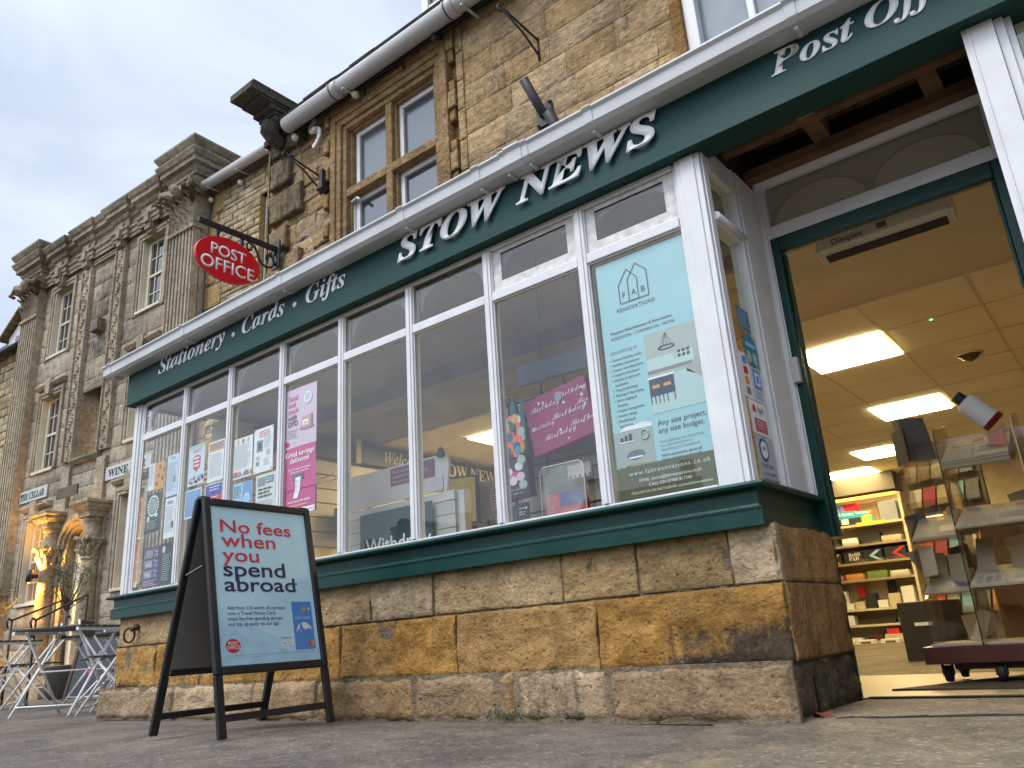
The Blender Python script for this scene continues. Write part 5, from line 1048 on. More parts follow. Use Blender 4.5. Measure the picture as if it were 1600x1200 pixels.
f = MB(); f.obox((-2.46, 0.25, 1.66), (0.50, 0.02, 0.0), (0, 0.02, 0), (0, 0, 0.115)); f.build('header_face', flat('slate_header', (0.03, 0.042, 0.055), 0.5), t)
f = MB(); f.tube([(-2.3, 0.26, 1.775), (-2.28, 0.26, 2.38)], 0.003, 5); f.tube([(-2.02, 0.27, 1.775), (-2.04, 0.27, 2.38)], 0.003, 5); f.build('wire', M['iron'], t)
t = thing('wire_rack', 'black wire display rack behind the gift bags in the bay window', 'display rack', (-2.2, 0.36, 0.87))
f = MB()
for x in (-2.58, -2.36, -1.98): f.tube([(x, 0.33, 0.87), (x, 0.33, 1.64)], 0.008, 6)
for z in (0.98, 1.16, 1.23, 1.42, 1.6): f.tube([(-2.58, 0.33, z), (-1.98, 0.33, z)], 0.006, 6)
f.build('rack_frame', M['iron'], t)
f = MB(); f.box(-2.57, -1.96, 0.36, 0.38, 0.87, 1.62); f.build('back_board', flat('display_back', (0.34, 0.33, 0.31), 0.7), t)
for k, (x, z, m, lab) in enumerate(((-2.555, 0.945, DKP, 'small dark tag card with a white cone mark low in the window display'), (-2.46, 0.955, DKP, 'small dark tag card with a white line drawing low in the window display'))):
    p = Pst('tag_card', lab, 'card', (x, 0.16, z - 0.03), 0.085, 0.085, m, rotz=R(4)); p.poly([(0.035, 0.03), (0.042, 0.065), (0.05, 0.03), (0.042, 0.04)], M['paper']) if k == 0 else (p.rect(0.02, 0.065, 0.055, 0.058, M['paper']), p.disc(0.065, 0.057, 0.006, 0.006, M['paper']), p.lines(0.02, 0.06, 0.04, 2, 0.012, PALEINK))
t = thing('leaflet_box', 'clear acrylic box of red and blue leaflets standing low in the bay window', 'leaflet holder', (-2.17, 0.2, 0.872))
f = MB(); f.box(-2.30, -2.035, 0.17, 0.172, 0.875, 1.16); f.box(-2.30, -2.298, 0.172, 0.26, 0.875, 1.18); f.box(-2.037, -2.035, 0.172, 0.26, 0.875, 1.18); f.build('holder', M['acrylic'], t)
f = MB(); f.tube([(-2.30, 0.169, 0.875), (-2.30, 0.169, 1.13), (-2.28, 0.169, 1.165), (-2.06, 0.169, 1.165), (-2.036, 0.169, 1.14), (-2.036, 0.169, 0.875)], 0.0025, 5); f.build('holder_rim', flat('lit_edge_plastic', (0.7, 0.68, 0.6), 0.2), t)
q = Pst('red_leaflet', None, None, (-0.12 - 2.17 + 2.17, -0.01, 0.02), 0.24, 0.135, RED, parent=t, th=0.03); q.lines(0.01, 0.07, 0.12, 9, 0.012, PINK); q.rect(0.085, 0.235, 0.065, 0.134, flat('royal_blue_print', (0.03, 0.05, 0.35))); q.lines(0.1, 0.2, 0.045, 3, 0.012, PINK, seed=4)
t = thing('price_ticket', 'white ticket holder clipped to the rack above the red leaflets', 'ticket', (-2.15, 0.31, 1.12)); f = MB(); f.box(-2.22, -2.08, 0.305, 0.312, 1.11, 1.18); f.build('ticket_card', M['paper'], t); f = MB(); [f.box(-2.21 + 0.03 * k, -2.2 + 0.03 * k, 0.302, 0.3045, 1.113, 1.125) for k in range(5)]; f.build('ticket_print', INK, t)
# counter screen seen through the fifth and sixth panes
t = thing('counter_screen', 'grey white counter screen with slatted board standing behind the middle of the bay window', 'counter screen', (-3.75, 0.6, 0.868))
f = MB(); f.prism([(-4.24, 0.56, 1.27), (-3.30, 0.56, 1.27), (-3.28, 0.56, 1.44), (-3.30, 0.56, 1.50), (-4.24, 0.56, 1.505)], (0, 0.02, 0)); f.build('upper_screen', flat('screen_grey', (0.50, 0.50, 0.48), 0.3), t)
f = MB(); f.box(-4.30, -3.255, 0.57, 0.60, 1.205, 1.262); f.box(-3.275, -3.20, 0.60, 0.66, 0.869, 1.26); f.build('aluminium_rail', flat('alu', (0.52, 0.52, 0.5), 0.35), t)
f = MB()
for k in range(4): f.box(-4.3, -3.256, 0.575, 0.598, 0.87 + 0.083 * k, 0.948 + 0.083 * k)
f.build('slatted_board', flat('slat_grey', (0.42, 0.42, 0.40), 0.5), t)
f = MB(); f.box(-3.42, -3.33, 0.553, 0.5585, 1.275, 1.36); f.build('speaking_panel', flat('pale_grey_print', (0.42, 0.45, 0.47)), t)
q = Pst('notice', 'deep purple travel money card notice stuck on the counter screen', 'notice', (-3.81, 0.5585, 1.37), 0.41, 0.118, flat('plum_print', (0.16, 0.06, 0.11))); q.text('Great rates with travel card', 0.02, 0.083, 0.026, PINK); q.text('mastercard travel Money Card', 0.02, 0.05, 0.026, PINK); q.text('when you buy over £700', 0.02, 0.017, 0.026, PINK)
q = Pst('withdraw_sign', 'large dark green sign with the white word Withdraw leaning on the counter screen', 'sign', (-4.10, 0.545, 0.872), 0.68, 0.345, flat('withdraw_green', (0.03, 0.075, 0.075), 0.4)); q.text('Withdraw', 0.06, 0.075, 0.145, M['paper'], fat=0.012)
f = MB(); f.lathe([(0.0, -0.012), (0.012, -0.012), (0.014, 0.0), (0.02, 0.02), (0.02, 0.03), (0.004, 0.045)], (-3.335, 0.55, 1.50), 10, axis='z'); f.bar((-3.36, 0.55, 1.497), (-3.31, 0.55, 1.497), 0.03, 0.03)
tag(f.build('bulldog_clip', M['matblack']), 'black bulldog clip on the top corner of the counter screen', 'clip')
t = thing('pinboard', 'bright yellow sheet in a black frame facing the window beside the counter screen', 'notice board', (-3.97, 1.5, 1.2)); f = MB(); f.obox((-4.11, 1.46, 1.22), (0.27, 0.02, -0.02), (0, 0.02, 0), (0.005, 0, 0.37)); f.build('board_frame', M['matblack'], t); f = MB(); f.obox((-4.10, 1.455, 1.24), (0.235, 0.02, -0.018), (0, 0.004, 0), (0.005, 0, 0.335)); f.build('yellow_sheet', flat('yellow_sheet', (0.80, 0.60, 0.10), 0.6, var=0.15, scale=14), t)
q = Pst('notice', 'white notice about illegal sales beside the framed yellow sheet', 'notice', (-3.84, 1.6, 1.12), 0.42, 0.14, flat('cream_paper', (0.66, 0.67, 0.60))); q.text('IT IS ILLEGAL TO\nSELL TOBACCO', 0.02, 0.095, 0.05, INK)
q = Pst('notice', 'pale pink notice with lines of print above the illegal sales notice', 'notice', (-3.82, 1.6, 1.30), 0.36, 0.17, PINK); q.lines(0.02, 0.33, 0.15, 6, 0.022, CORAL)
f = MB(); f.box(-4.3, -3.2, 1.64, 1.68, 0.0, 1.545); tag(f.build('display_screen', flat('pale_yellow_panel', (0.62, 0.52, 0.26), 0.6)), 'pale yellow partition panel behind the framed yellow sheet', 'partition')
# fascia board inside with the welcome wording, along the left wall
t = thing('interior_sign', 'dark slate board with cream welcome lettering high on the inside wall', 'sign', (-5.9, 4.0, 2.2))
f = MB(); f.box(-5.93, -5.88, 0.9, 6.6, 2.13, 2.31); f.build('sign_board', flat('dark_slate_board', (0.022, 0.03, 0.036), 0.5), t)
def wall_text(body, y, z, size, font, par):
    o = text('lettering', body, 0, 0, size, flat('cream_letter', (0.6, 0.55, 0.40)), par, y=0, font=font, fat=0.004); W0 = world_of(par)
    for v in o.data.vertices: c0 = v.co + W0; v.co = Vector((-5.878 + 0.0, y + c0.x, z + c0.z)) - W0
wall_text('Welcome to', 2.40, 2.175, 0.165, 'I', t); wall_text('STOW NEWS', 3.12, 2.152, 0.195, 'B', t)
f = MB(); f.box(-5.9, -5.85, 2.02, 2.08, 2.12, 2.36); tag(f.build('sign_light', M['shelf']), 'small cream spot light bracket above the welcome board', 'spot light')
t = thing('slatwall', 'cream slatted wall panels with hooks below the welcome board', 'slatwall', (-5.95, 3.5, 1.2))
f = MB()
for k in range(14): f.box(-5.99, -5.94, 0.7, 6.5, 0.2 + 0.137 * k, 0.325 + 0.137 * k)
f.build('slat_panel', M['shelf'], t)
f = MB(); rnd = random.Random(3)
for k in range(26): y = 1.4 + 0.13 * k; f.tube([(-5.94, y, 1.93), (-5.78, y, 1.935), (-5.77, y, 1.955)], 0.005, 5)
f.build('hook_row', M['steel'], t)
for k in range(9):
    y = 1.2 + 0.55 * k; f = MB(); z = 1.60 - 0.2 * (k % 3); f.box(-5.86, -5.80, y, y + 0.30, z, z + 0.24); o = f.build('boxed_goods', [NAVY, GREYI, M['card'], M['matblack'], SAGE, BLUE, M['paper'], DKP, ORG][k])
    tag(o, ['dark navy packet', 'grey packet', 'brown carton', 'black packet', 'sage green packet', 'blue packet', 'white packet', 'dark green packet', 'orange packet'][k] + ' hanging on the slatted wall under the welcome board', 'packet', 'packets on the slatted wall')

# ------------------------------------------------ air curtain above the door
t = thing('air_curtain', 'cream warm air curtain with a dark outlet slot mounted over the doorway', 'heater', (-0.62, 0.95, 2.2))
f = MB(); PRF = [(0.84, 2.285), (1.0, 2.288), (1.0, 2.16), (0.925, 2.082), (0.875, 2.098), (0.842, 2.118)]
f.prism([(-0.93, y, z) for y, z in PRF], (0.60, 0, 0)); hb_ = f.build('housing', flat('cream_plastic', (0.66, 0.60, 0.48), 0.35), t, bevel=0.006)
f = MB(); f.prism([(-0.91, 0.872, 2.097), (-0.91, 0.924, 2.080), (-0.35, 0.924, 2.080), (-0.35, 0.872, 2.097)], (0, -0.003, -0.004)); f.build('outlet_grille', M['matblack'], t)
f = MB(); f.prism([(-0.945, y, z) for y, z in PRF], (0.0149, 0, 0)); f.prism([(-0.3299, y, z) for y, z in PRF], (0.014, 0, 0)); f.build('end_cap', flat('cream_plastic', (0.66, 0.60, 0.48), 0.35), t)
f = MB(); f.box(-0.645, -0.60, 0.836, 0.8385, 2.135, 2.165); f.build('control_panel', BROWNI, t)
text('lettering', 'Dimplex', -0.865, 2.130, 0.045, INK, t, y=0.8375, fat=0.006)
t = thing('dome_camera', 'small round smoke grey dome camera on the ceiling tiles', 'dome camera', (-0.75, 4.19, 2.345)); f = MB(); f.lathe([(0.09, 2.348), (0.09, 2.335), (0.065, 2.325), (0.06, 2.31), (0.0, 2.28)], (-0.75, 4.19, 0), 18); f.build('dome', flat('smoke_plastic', (0.06, 0.05, 0.035), 0.15), t); f = MB(); f.lathe([(0.105, 2.349), (0.105, 2.34), (0.091, 2.338)], (-0.75, 4.19, 0), 18); f.build('trim_ring', M['ceil'], t)
t = thing('smoke_detector', 'flat cream smoke detector on the ceiling near the left door jamb', 'smoke detector', (-2.35, 5.75, 2.345)); f = MB(); f.lathe([(0.075, 2.349), (0.075, 2.335), (0.05, 2.322), (0.0, 2.318)], (-2.35, 5.75, 0), 16); f.build('detector_body', M['ceil'], t)
f = MB(); f.lathe([(0.0, 2.3435), (0.011, 2.3440), (0.012, 2.347)], (-0.81, 3.05, 0), 8); tag(f.build('indicator_light', emit('green_led', (0.1, 1.0, 0.25), 3.0)), 'tiny bright green indicator light on the ceiling', 'indicator light')
# ------------------------------------------------ mats
for x0, x1, y0, y1, lab in ((-1.06, 0.3, 1.05, 2.2, 'dark brown entrance mat under the newspaper stand'), (-1.85, -0.6, 3.3, 5.6, 'dark mat further inside behind the newspaper stand')):
    f = MB(); z = 0.022 - (y0 - 0.62) * 0.0144; z2 = 0.022 - (y1 - 0.62) * 0.0144
    f.prism([(x0, y0, z + 0.001), (x1, y0, z + 0.001), (x1, y1, z2 + 0.001), (x0 + 0.5, y1, z2 + 0.001)], (0, 0, 0.008)); tag(f.build('floor_mat', M['dmat']), lab, 'floor mat')
f = MB(); f.box(-1.056, -0.124, 0.655, 0.69, 0.0225, 0.027); tag(f.build('threshold_strip', M['iron']), 'thin dark threshold strip across the shop doorway', 'threshold')
# ------------------------------------------------ stationery shelving at the back
def fz(y): return 0.022 - (y - 0.62) * 0.0144
SY = 9.0
su = thing('shelving_unit', 'tall cream shelving unit of stationery at the back of the shop', 'shelving', (-3.12, 9.3, fz(9.3)))
f = MB(); f.box(-3.75, -2.56, 9.42, 9.46, -0.1, 2.02); f.build('back_panel', M['wallpaint'], su)
f = MB(); f.box(-3.76, -3.72, 9.02, 9.42, -0.1, 2.0); f.build('upright', M['shelf'], su)
f = MB(); f.box(-2.56, -2.52, 9.02, 9.42, -0.1, 2.0); f.build('upright', M['shelf'], su)
SZ = [1.62, 1.34, 1.09, 0.86, 0.46, 0.25, 0.03]
for z in SZ:
    f = MB(); f.box(-3.72, -2.56, 9.0, 9.42, z - 0.03, z); f.build('shelf', M['shelf'], su)
f = MB(); f.box(-3.72, -2.56, 9.0, 9.1, 1.965, 2.01); f.build('top_rail', flat('yellow_rail', (0.72, 0.55, 0.12), 0.5), su)
for x0, x1 in ((-3.66, -3.45), (-3.17, -2.78)):
    f = MB(); f.box(x0, x1, 8.985, 8.999, 1.585, 1.64); f.build('price_strip', YEL, su)
for z in (1.33, 1.08, 0.855): f = MB(); f.box(-3.71, -2.57, 8.985, 8.998, z - 0.02, z + 0.045); f.build('clear_front', M['acrylic'], su)
for k, (m, lab) in enumerate(((M['matblack'], 'black box file leftmost on the top shelf'), (M['matblack'], 'second black box file on the top shelf'), (flat('blue_file', (0.03, 0.04, 0.35)), 'dark blue box file next to the black ones'), (flat('blue_file', (0.03, 0.04, 0.35)), 'dark blue box file just left of the lilac ones'), (flat('lilac_file', (0.22, 0.22, 0.55)), 'first lilac box file on the top shelf'), (flat('lilac_file', (0.22, 0.22, 0.55)), 'lilac box file next to the red ones'), (RED, 'first red box file, next to the lilac one'), (RED, 'middle red box file on the top shelf'), (RED, 'rightmost red box file on the top shelf'))):
    x = -3.66 + 0.058 * k; t = thing('box_file', lab, 'box file', (x, 9.2, 1.62), group='box files on the top shelf'); f = MB(); f.box(x, x + 0.053, 9.06, 9.35, 1.621, 1.93); f.build('file_spine', m, t)
    f = MB(); f.box(x + 0.012, x + 0.041, 9.056, 9.0595, 1.68, 1.78); f.build('spine_label', M['paper'] if k < 2 else m, t)
t = thing('trimmer_box', 'turquoise rotary trimmer box lying on the top shelf in front of the box files', 'box', (-3.2, 9.05, 1.62)); f = MB(); f.prism([(-3.47, 9.02, 1.622), (-2.91, 9.02, 1.622), (-2.91, 9.02, 1.69), (-3.02, 9.02, 1.80), (-3.30, 9.02, 1.83), (-3.47, 9.02, 1.80)], (0, 0.035, 0)); f.build('carton', flat('turquoise_card', (0.02, 0.33, 0.42), 0.4), t)
f = MB(); f.box(-3.40, -3.10, 9.014, 9.0195, 1.625, 1.72); f.build('printed_photo', INK, t); f = MB(); f.box(-3.37, -3.27, 9.011, 9.0138, 1.64, 1.715); f.build('printed_inset', M['paper'], t); f = MB(); f.box(-3.08, -2.95, 9.014, 9.0195, 1.64, 1.74); f.build('price_sticker', YEL, t); text('lettering', 'A4 Rotary Trimmer', -3.44, 1.765, 0.062, M['paper'], t, y=9.0185, fat=0.012)
def goods(name, lab, cat, x0, x1, z0, h, m, grp=None, y=9.03, d=0.2, front=None):
    f = MB(); f.box(x0, x1, y, y + d, z0 + 0.001, z0 + h); o = f.build(name, m, None, bevel=0.003, seg=1); tag(o, lab, cat, grp)
    if front: front(o, x0, x1, z0, h, y)
    return o
def chev(col):
    def fn(o, x0, x1, z0, h, y):
        f = MB(); w_ = x1 - x0; xs = x0 + w_ * 0.55; f.poly([(x1 - 0.002, y - 0.002, z0 + h * 0.97), (xs, y - 0.002, z0 + h * 0.5), (x1 - 0.002, y - 0.002, z0 + 0.01), (x1 - 0.05, y - 0.002, z0 + 0.01), (xs - 0.06, y - 0.002, z0 + h * .5), (x1 - 0.06, y - 0.002, z0 + h * .97)]); f.build('printed_chevron', col, o, off=(0, 0, 0))
    return fn
goods('folder_box', 'large grey storage box at the right end of the top shelf', 'box', -2.84, -2.60, 1.62, 0.27, GREYI); goods('folder_box', 'beige folder box behind the turquoise trimmer box', 'box', -3.10, -2.86, 1.62, 0.30, M['card'], y=9.1)
GS = 'stationery on the back shelves'
goods('calculator_pack', 'small black upright pack on the second shelf', 'packet', -3.52, -3.48, 1.34, 0.12, M['matblack'], GS); goods('envelope_pack', 'white envelope pack on the left of the second shelf', 'packet', -3.42, -3.20, 1.34, 0.10, M['paper'], GS); goods('envelope_pack', 'black topped envelope box in the middle of the second shelf', 'packet', -3.17, -2.90, 1.34, 0.15, M['matblack'], GS); goods('envelope_pack', 'cream envelope pack on the right of the second shelf', 'packet', -2.88, -2.62, 1.34, 0.08, M['newsprint'], GS)
goods('refill_pad', 'black pad with an orange chevron at the left of the third shelf', 'pad', -3.70, -3.48, 1.09, 0.15, M['matblack'], 'pads on the third shelf', front=chev(ORG))
o = goods('refill_pad', 'black refill pad with white lettering on the third shelf', 'pad', -3.44, -3.18, 1.09, 0.16, M['matblack'], 'pads on the third shelf'); text('lettering', 'Refill\nPAD', -3.37, 1.185, 0.07, M['paper'], o, y=9.027, font='B', line=0.8)
goods('refill_pad', 'black pad with a teal chevron on the third shelf', 'pad', -3.17, -2.92, 1.09, 0.16, M['matblack'], 'pads on the third shelf', front=chev(LBLUE)); goods('refill_pad', 'black pad with a red chevron at the right of the third shelf', 'pad', -2.88, -2.60, 1.09, 0.17, M['matblack'], 'pads on the third shelf', front=chev(RED))
goods('label_pack', 'pink label pack at the left of the fourth shelf', 'packet', -3.68, -3.50, 0.86, 0.07, flat('rose_print', (0.5, 0.10, 0.16)), GS); goods('label_pack', 'orange label pack on the fourth shelf', 'packet', -3.46, -3.22, 0.86, 0.08, ORG, GS); goods('label_pack', 'green label pack on the fourth shelf', 'packet', -3.17, -2.90, 0.86, 0.10, flat('leaf_green_print', (0.16, 0.26, 0.06)), GS); goods('label_pack', 'yellow and blue label pack at the right of the fourth shelf', 'packet', -2.86, -2.62, 0.86, 0.08, flat('cream_paper', (0.66, 0.67, 0.60)), GS)
o = goods('learner_plate', 'white square card with a green letter P leaning on the fifth shelf', 'sign card', -3.70, -3.52, 0.46, 0.26, M['paper'], GS); text('lettering', 'P', -3.68, 0.54, 0.2, flat('leaf_green_ink', (0.02, 0.22, 0.05)), o, y=9.026, fat=0.03)
goods('blister_pack', 'red blister pack hanging above the fifth shelf', 'packet', -3.42, -3.31, 0.62, 0.18, RED, GS, y=9.3, d=0.03); goods('blister_pack', 'dark blister pack with a yellow spot hanging above the fifth shelf', 'packet', -3.0, -2.89, 0.62, 0.20, M['matblack'], GS, y=9.3, d=0.03)
for k, (x0, x1, h, m, lab) in enumerate(((-3.56, -3.43, 0.08, M['paper'], 'low white card box left of centre on the fifth shelf'), (-3.41, -3.28, 0.10, M['newsprint'], 'cream card box left of the black dispenser on the fifth shelf'), (-3.25, -3.12, 0.20, M['matblack'], 'black dispenser with a white card on the fifth shelf'), (-3.10, -2.97, 0.10, M['paper'], 'white card box right of the black dispenser on the fifth shelf'), (-2.95, -2.80, 0.18, M['newsprint'], 'tall stack of cream card boxes on the fifth shelf'), (-2.77, -2.61, 0.26, M['paper'], 'tall white envelope box at the right of the fifth shelf'))):
    goods('card_box', lab, 'box', x0, x1, 0.46, h, m, GS)
goods('book_pile', 'pile of thin white and red books at the left of the sixth shelf', 'books', -3.72, -3.46, 0.25, 0.13, M['paper'], GS); goods('desk_diary', 'long dark brown desk diary lying on the sixth shelf', 'diary', -3.40, -2.92, 0.25, 0.06, flat('dark_brown_card', (0.04, 0.02, 0.015)), GS); goods('tape_box', 'small blue box on the sixth shelf', 'box', -2.88, -2.73, 0.25, 0.07, BLUE, GS)
goods('paper_ream', 'thin curled white paper pile low at the left of the seventh shelf', 'paper', -3.70, -3.40, 0.03, 0.05, M['paper'], GS); goods('desk_diary', 'dark maroon book low on the seventh shelf', 'diary', -3.32, -3.12, 0.03, 0.08, M['wine'], GS); goods('paper_ream', 'cream paper packs at the right of the seventh shelf', 'paper', -3.10, -2.65, 0.03, 0.08, M['newsprint'], GS); goods('tape_box', 'red box on top of the cream paper packs', 'box', -3.06, -2.9, 0.111, 0.07, RED, GS)
k = 0
for x, z, m, lab in ((-3.70, 0.0, RED, 'red lidded tray at the bottom left under the shelves'), (-3.70, 1, M['paper'], 'white tray stacked on the red tray'), (-3.44, 0.0, M['paper'], 'white tray second from the left on the floor'), (-3.44, 1, M['paper'], 'white tray stacked second from the left'), (-3.12, 0.0, M['paper'], 'white tray third along on the floor'), (-3.12, 1, M['paper'], 'white tray stacked third along'), (-2.82, 0.0, M['paper'], 'single white tray at the right end on the floor')):
    z0 = fz(8.9) + 0.002 + 0.075 * z; t = thing('paper_tray', lab, 'tray', (x, 8.9, z0), group='trays under the back shelves'); f = MB(); f.box(x, x + 0.24 + 0.02 * (z == 0), 8.85, 9.0, z0, z0 + 0.072); f.build('tray_body', m, t, bevel=0.004, seg=1); f = MB(); f.box(x + 0.06, x + 0.19, 8.846, 8.8495, z0 + 0.025, z0 + 0.05); f.build('slot', BROWNI, t)

# ------------------------------------------------ newspaper stand in the doorway
ns = thing('newspaper_stand', 'wheeled newspaper stand of clear acrylic shelves on a dark red wooden base inside the doorway', 'newspaper stand', (-0.55, 1.6, fz(1.6)))
f = MB(); f.box(-0.97, 0.0, 1.38, 1.95, 0.105, 0.185); f.build('wooden_base', M['wine'], ns, bevel=0.004)
f = MB(); f.box(-0.86, 0.0, 1.46, 1.9, 0.075, 0.105); f.build('base_frame', M['wine'], ns)
for x, y in ((-0.90, 1.50), (-0.66, 1.42), (-0.90, 1.88), (-0.06, 1.45), (-0.06, 1.88)):
    zf = fz(y) + 0.009; f = MB(); f.lathe([(0.0, -0.016), (0.036, -0.016), (0.038, -0.008), (0.038, 0.008), (0.036, 0.016), (0.0, 0.016)], (x, y, zf + 0.038), 16, axis='x'); cst = f.build('castor', M['rubber'], ns)
    f = MB(); f.box(x - 0.024, x - 0.018, y - 0.02, y + 0.02, zf + 0.03, zf + 0.08); f.box(x + 0.018, x + 0.024, y - 0.02, y + 0.02, zf + 0.03, zf + 0.08); f.box(x - 0.024, x + 0.024, y - 0.022, y + 0.022, zf + 0.08, zf + 0.088); f.build('fork', M['iron'], cst)
def sheetp(name, pts, m, par, th=0.004, edge=None):
    f = MB(); a, b_, c = Vector(pts[0]), Vector(pts[1]), Vector(pts[2]); n_ = (b_ - a).cross(c - a).normalized() * th; f.prism(pts, n_); return f.build(name, m, par)
sheetp('side_panel', [(-0.70, 1.36, 0.186), (-0.70, 1.36, 1.17), (-0.70, 1.40, 1.22), (-0.70, 1.80, 1.30), (-0.70, 1.80, 0.186)], M['acrylic'], ns)
sheetp('side_panel', [(-0.36, 1.36, 0.186), (-0.36, 1.36, 1.17), (-0.36, 1.40, 1.22), (-0.36, 1.80, 1.30), (-0.36, 1.80, 0.186)], M['acrylic'], ns)
sheetp('side_panel', [(-0.94, 1.5, 0.186), (-0.94, 1.5, 1.05), (-0.94, 1.85, 1.15), (-0.94, 1.85, 0.186)], M['acrylic'], ns)
sheetp('back_panel', [(-0.94, 1.85, 0.186), (-0.02, 1.85, 0.186), (-0.02, 1.85, 1.25), (-0.94, 1.85, 1.25)], M['acrylic'], ns)
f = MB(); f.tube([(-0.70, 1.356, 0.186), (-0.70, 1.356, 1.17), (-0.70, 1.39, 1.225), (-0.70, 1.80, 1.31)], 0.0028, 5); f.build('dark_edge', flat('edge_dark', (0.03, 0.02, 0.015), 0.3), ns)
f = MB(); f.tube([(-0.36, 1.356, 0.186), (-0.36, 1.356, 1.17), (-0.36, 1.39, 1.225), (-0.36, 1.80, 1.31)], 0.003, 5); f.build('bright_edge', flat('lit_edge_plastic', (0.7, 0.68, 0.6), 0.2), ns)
SH = [(1.00, 1.16), (0.70, 0.84), (0.43, 0.55)]
for z0, z1 in SH:
    sheetp('shelf', [(-0.695, 1.33, z0), (-0.365, 1.33, z0), (-0.365, 1.72, z1), (-0.695, 1.72, z1)], M['acrylic'], ns)
    sheetp('shelf', [(-0.935, 1.50, z0 - 0.02), (-0.705, 1.50, z0 - 0.02), (-0.705, 1.80, z1), (-0.935, 1.80, z1)], M['acrylic'], ns)
def paper_pile(lab, x0, x1, y0, y1, z0, z1, th, title, seed):
    """pile of papers lying on a sloping shelf"""
    ln = math.hypot(y1 - y0, z1 - z0); an = math.atan2(z1 - z0, y1 - y0)
    t = thing('newspaper_pile', lab, 'newspapers', (x0, y0, z0 + 0.006), rot=(an, 0, 0), group='piles of newspapers on the stand'); rnd = random.Random(seed)
    f = MB(); n_ = max(2, int(th / 0.006))
    for k in range(n_):
        j = rnd.uniform(-0.004, 0.004); f.box(j, x1 - x0 + j, rnd.uniform(-0.004, 0.003), ln, th * k / n_, th * (k + 0.8) / n_)
    f.build('folded_papers', M['newsprint'], t, off=(0, 0, 0))
    f = MB(); f.poly([(0, 0, th), (x1 - x0, 0, th), (x1 - x0, ln, th), (0, ln, th)]); f.build('front_page', M['newsprint'], t, off=(0, 0, 0))
    w_ = x1 - x0
    def ink(nm, m, *q):
        f = MB(); 
        for a, c, d, e in q: f.poly([(a * w_, d * ln, th + 0.0012), (c * w_, d * ln, th + 0.0012), (c * w_, e * ln, th + 0.0012), (a * w_, e * ln, th + 0.0012)])
        f.build(nm, m, t, off=(0, 0, 0))
    ink('printed_photo', GREYI, (0.55, 0.92, 0.18, 0.48)); ink('printed_photo', flat('warm_photo', (0.4, 0.2, 0.1)), (0.42, 0.58, 0.74, 0.9), (0.75, 0.92, 0.74, 0.9))
    ink('printed_columns', MID, *[(0.06 + 0.12 * c_, 0.15 + 0.12 * c_, 0.06 + 0.028 * k, 0.073 + 0.028 * k) for c_ in range(4) for k in range(14) if rnd.random() < 0.9])
    if title:
        o = text('lettering', title, 0.10 * w_, 0, 1, INK, t, y=0, width=0.8 * w_, font='B')
        for v in o.data.vertices: v.co = Vector((v.co.x, 0.58 * ln + v.co.z, th + 0.0014))
    return t
paper_pile('thick pile of broadsheet newspapers on the topmost sloping shelf of the stand', -0.69, -0.40, 1.34, 1.70, 1.00, 1.155, 0.045, 'The Daily Telegraph', 1)
paper_pile('newspapers on the middle sloping shelf of the stand', -0.69, -0.37, 1.31, 1.68, 0.705, 0.83, 0.014, None, 2)
paper_pile('newspapers on the lowest sloping shelf of the stand', -0.69, -0.37, 1.32, 1.66, 0.435, 0.53, 0.012, None, 3)
paper_pile('newspaper on the upper left sloping shelf of the stand', -0.93, -0.71, 1.50, 1.78, 0.69, 0.82, 0.012, None, 4)
paper_pile('newspaper on the lower left sloping shelf of the stand', -0.93, -0.71, 1.50, 1.78, 0.42, 0.53, 0.012, None, 6)
f = MB(); f.box(-0.93, -0.05, 1.40, 1.80, 0.186, 0.196); o = f.build('magazine_layer', M['newsprint']); tag(o, 'flat layer of magazines lying on the dark red base of the stand', 'magazines')
rnd = random.Random(31)
LC = [M['newsprint'], flat('buff_paper', (0.50, 0.42, 0.28)), M['newsprint'], M['card'], flat('leaflet_edges', (0.16, 0.15, 0.13), 0.6), M['newsprint'], flat('buff_paper', (0.50, 0.42, 0.28))]
for k in range(22):
    x = rnd.uniform(-0.93, -0.74) if k % 3 else rnd.uniform(-0.67, -0.42); y = rnd.uniform(1.52, 1.80); z = rnd.choice([0.2, 0.47, 0.52, 0.74, 0.80, 0.2]) ; wl, hl = rnd.uniform(0.07, 0.13), rnd.uniform(0.10, 0.19)
    f = MB(); cv = rnd.uniform(-0.03, 0.04); n_ = 5; pv = None
    for j in range(n_ + 1):
        u = j / n_; q = [f.V((wl * a, cv * math.sin(u * 2.6) * (1 + 0.4 * a), hl * u)) for a in (-0.5, 0.5)]
        if pv: f.F([pv[0], pv[1], q[1], q[0]], True)
        pv = q
    o = f.build('leaflet', LC[k % 7], None); o.location = (x, y, z); o.rotation_euler = (R(rnd.uniform(-35, 10)), R(rnd.uniform(-14, 14)), R(rnd.uniform(-50, 50))); tag(o, 'untidy leaflet stuffed into the clear newspaper stand', 'leaflet', 'untidy leaflets in the newspaper stand')
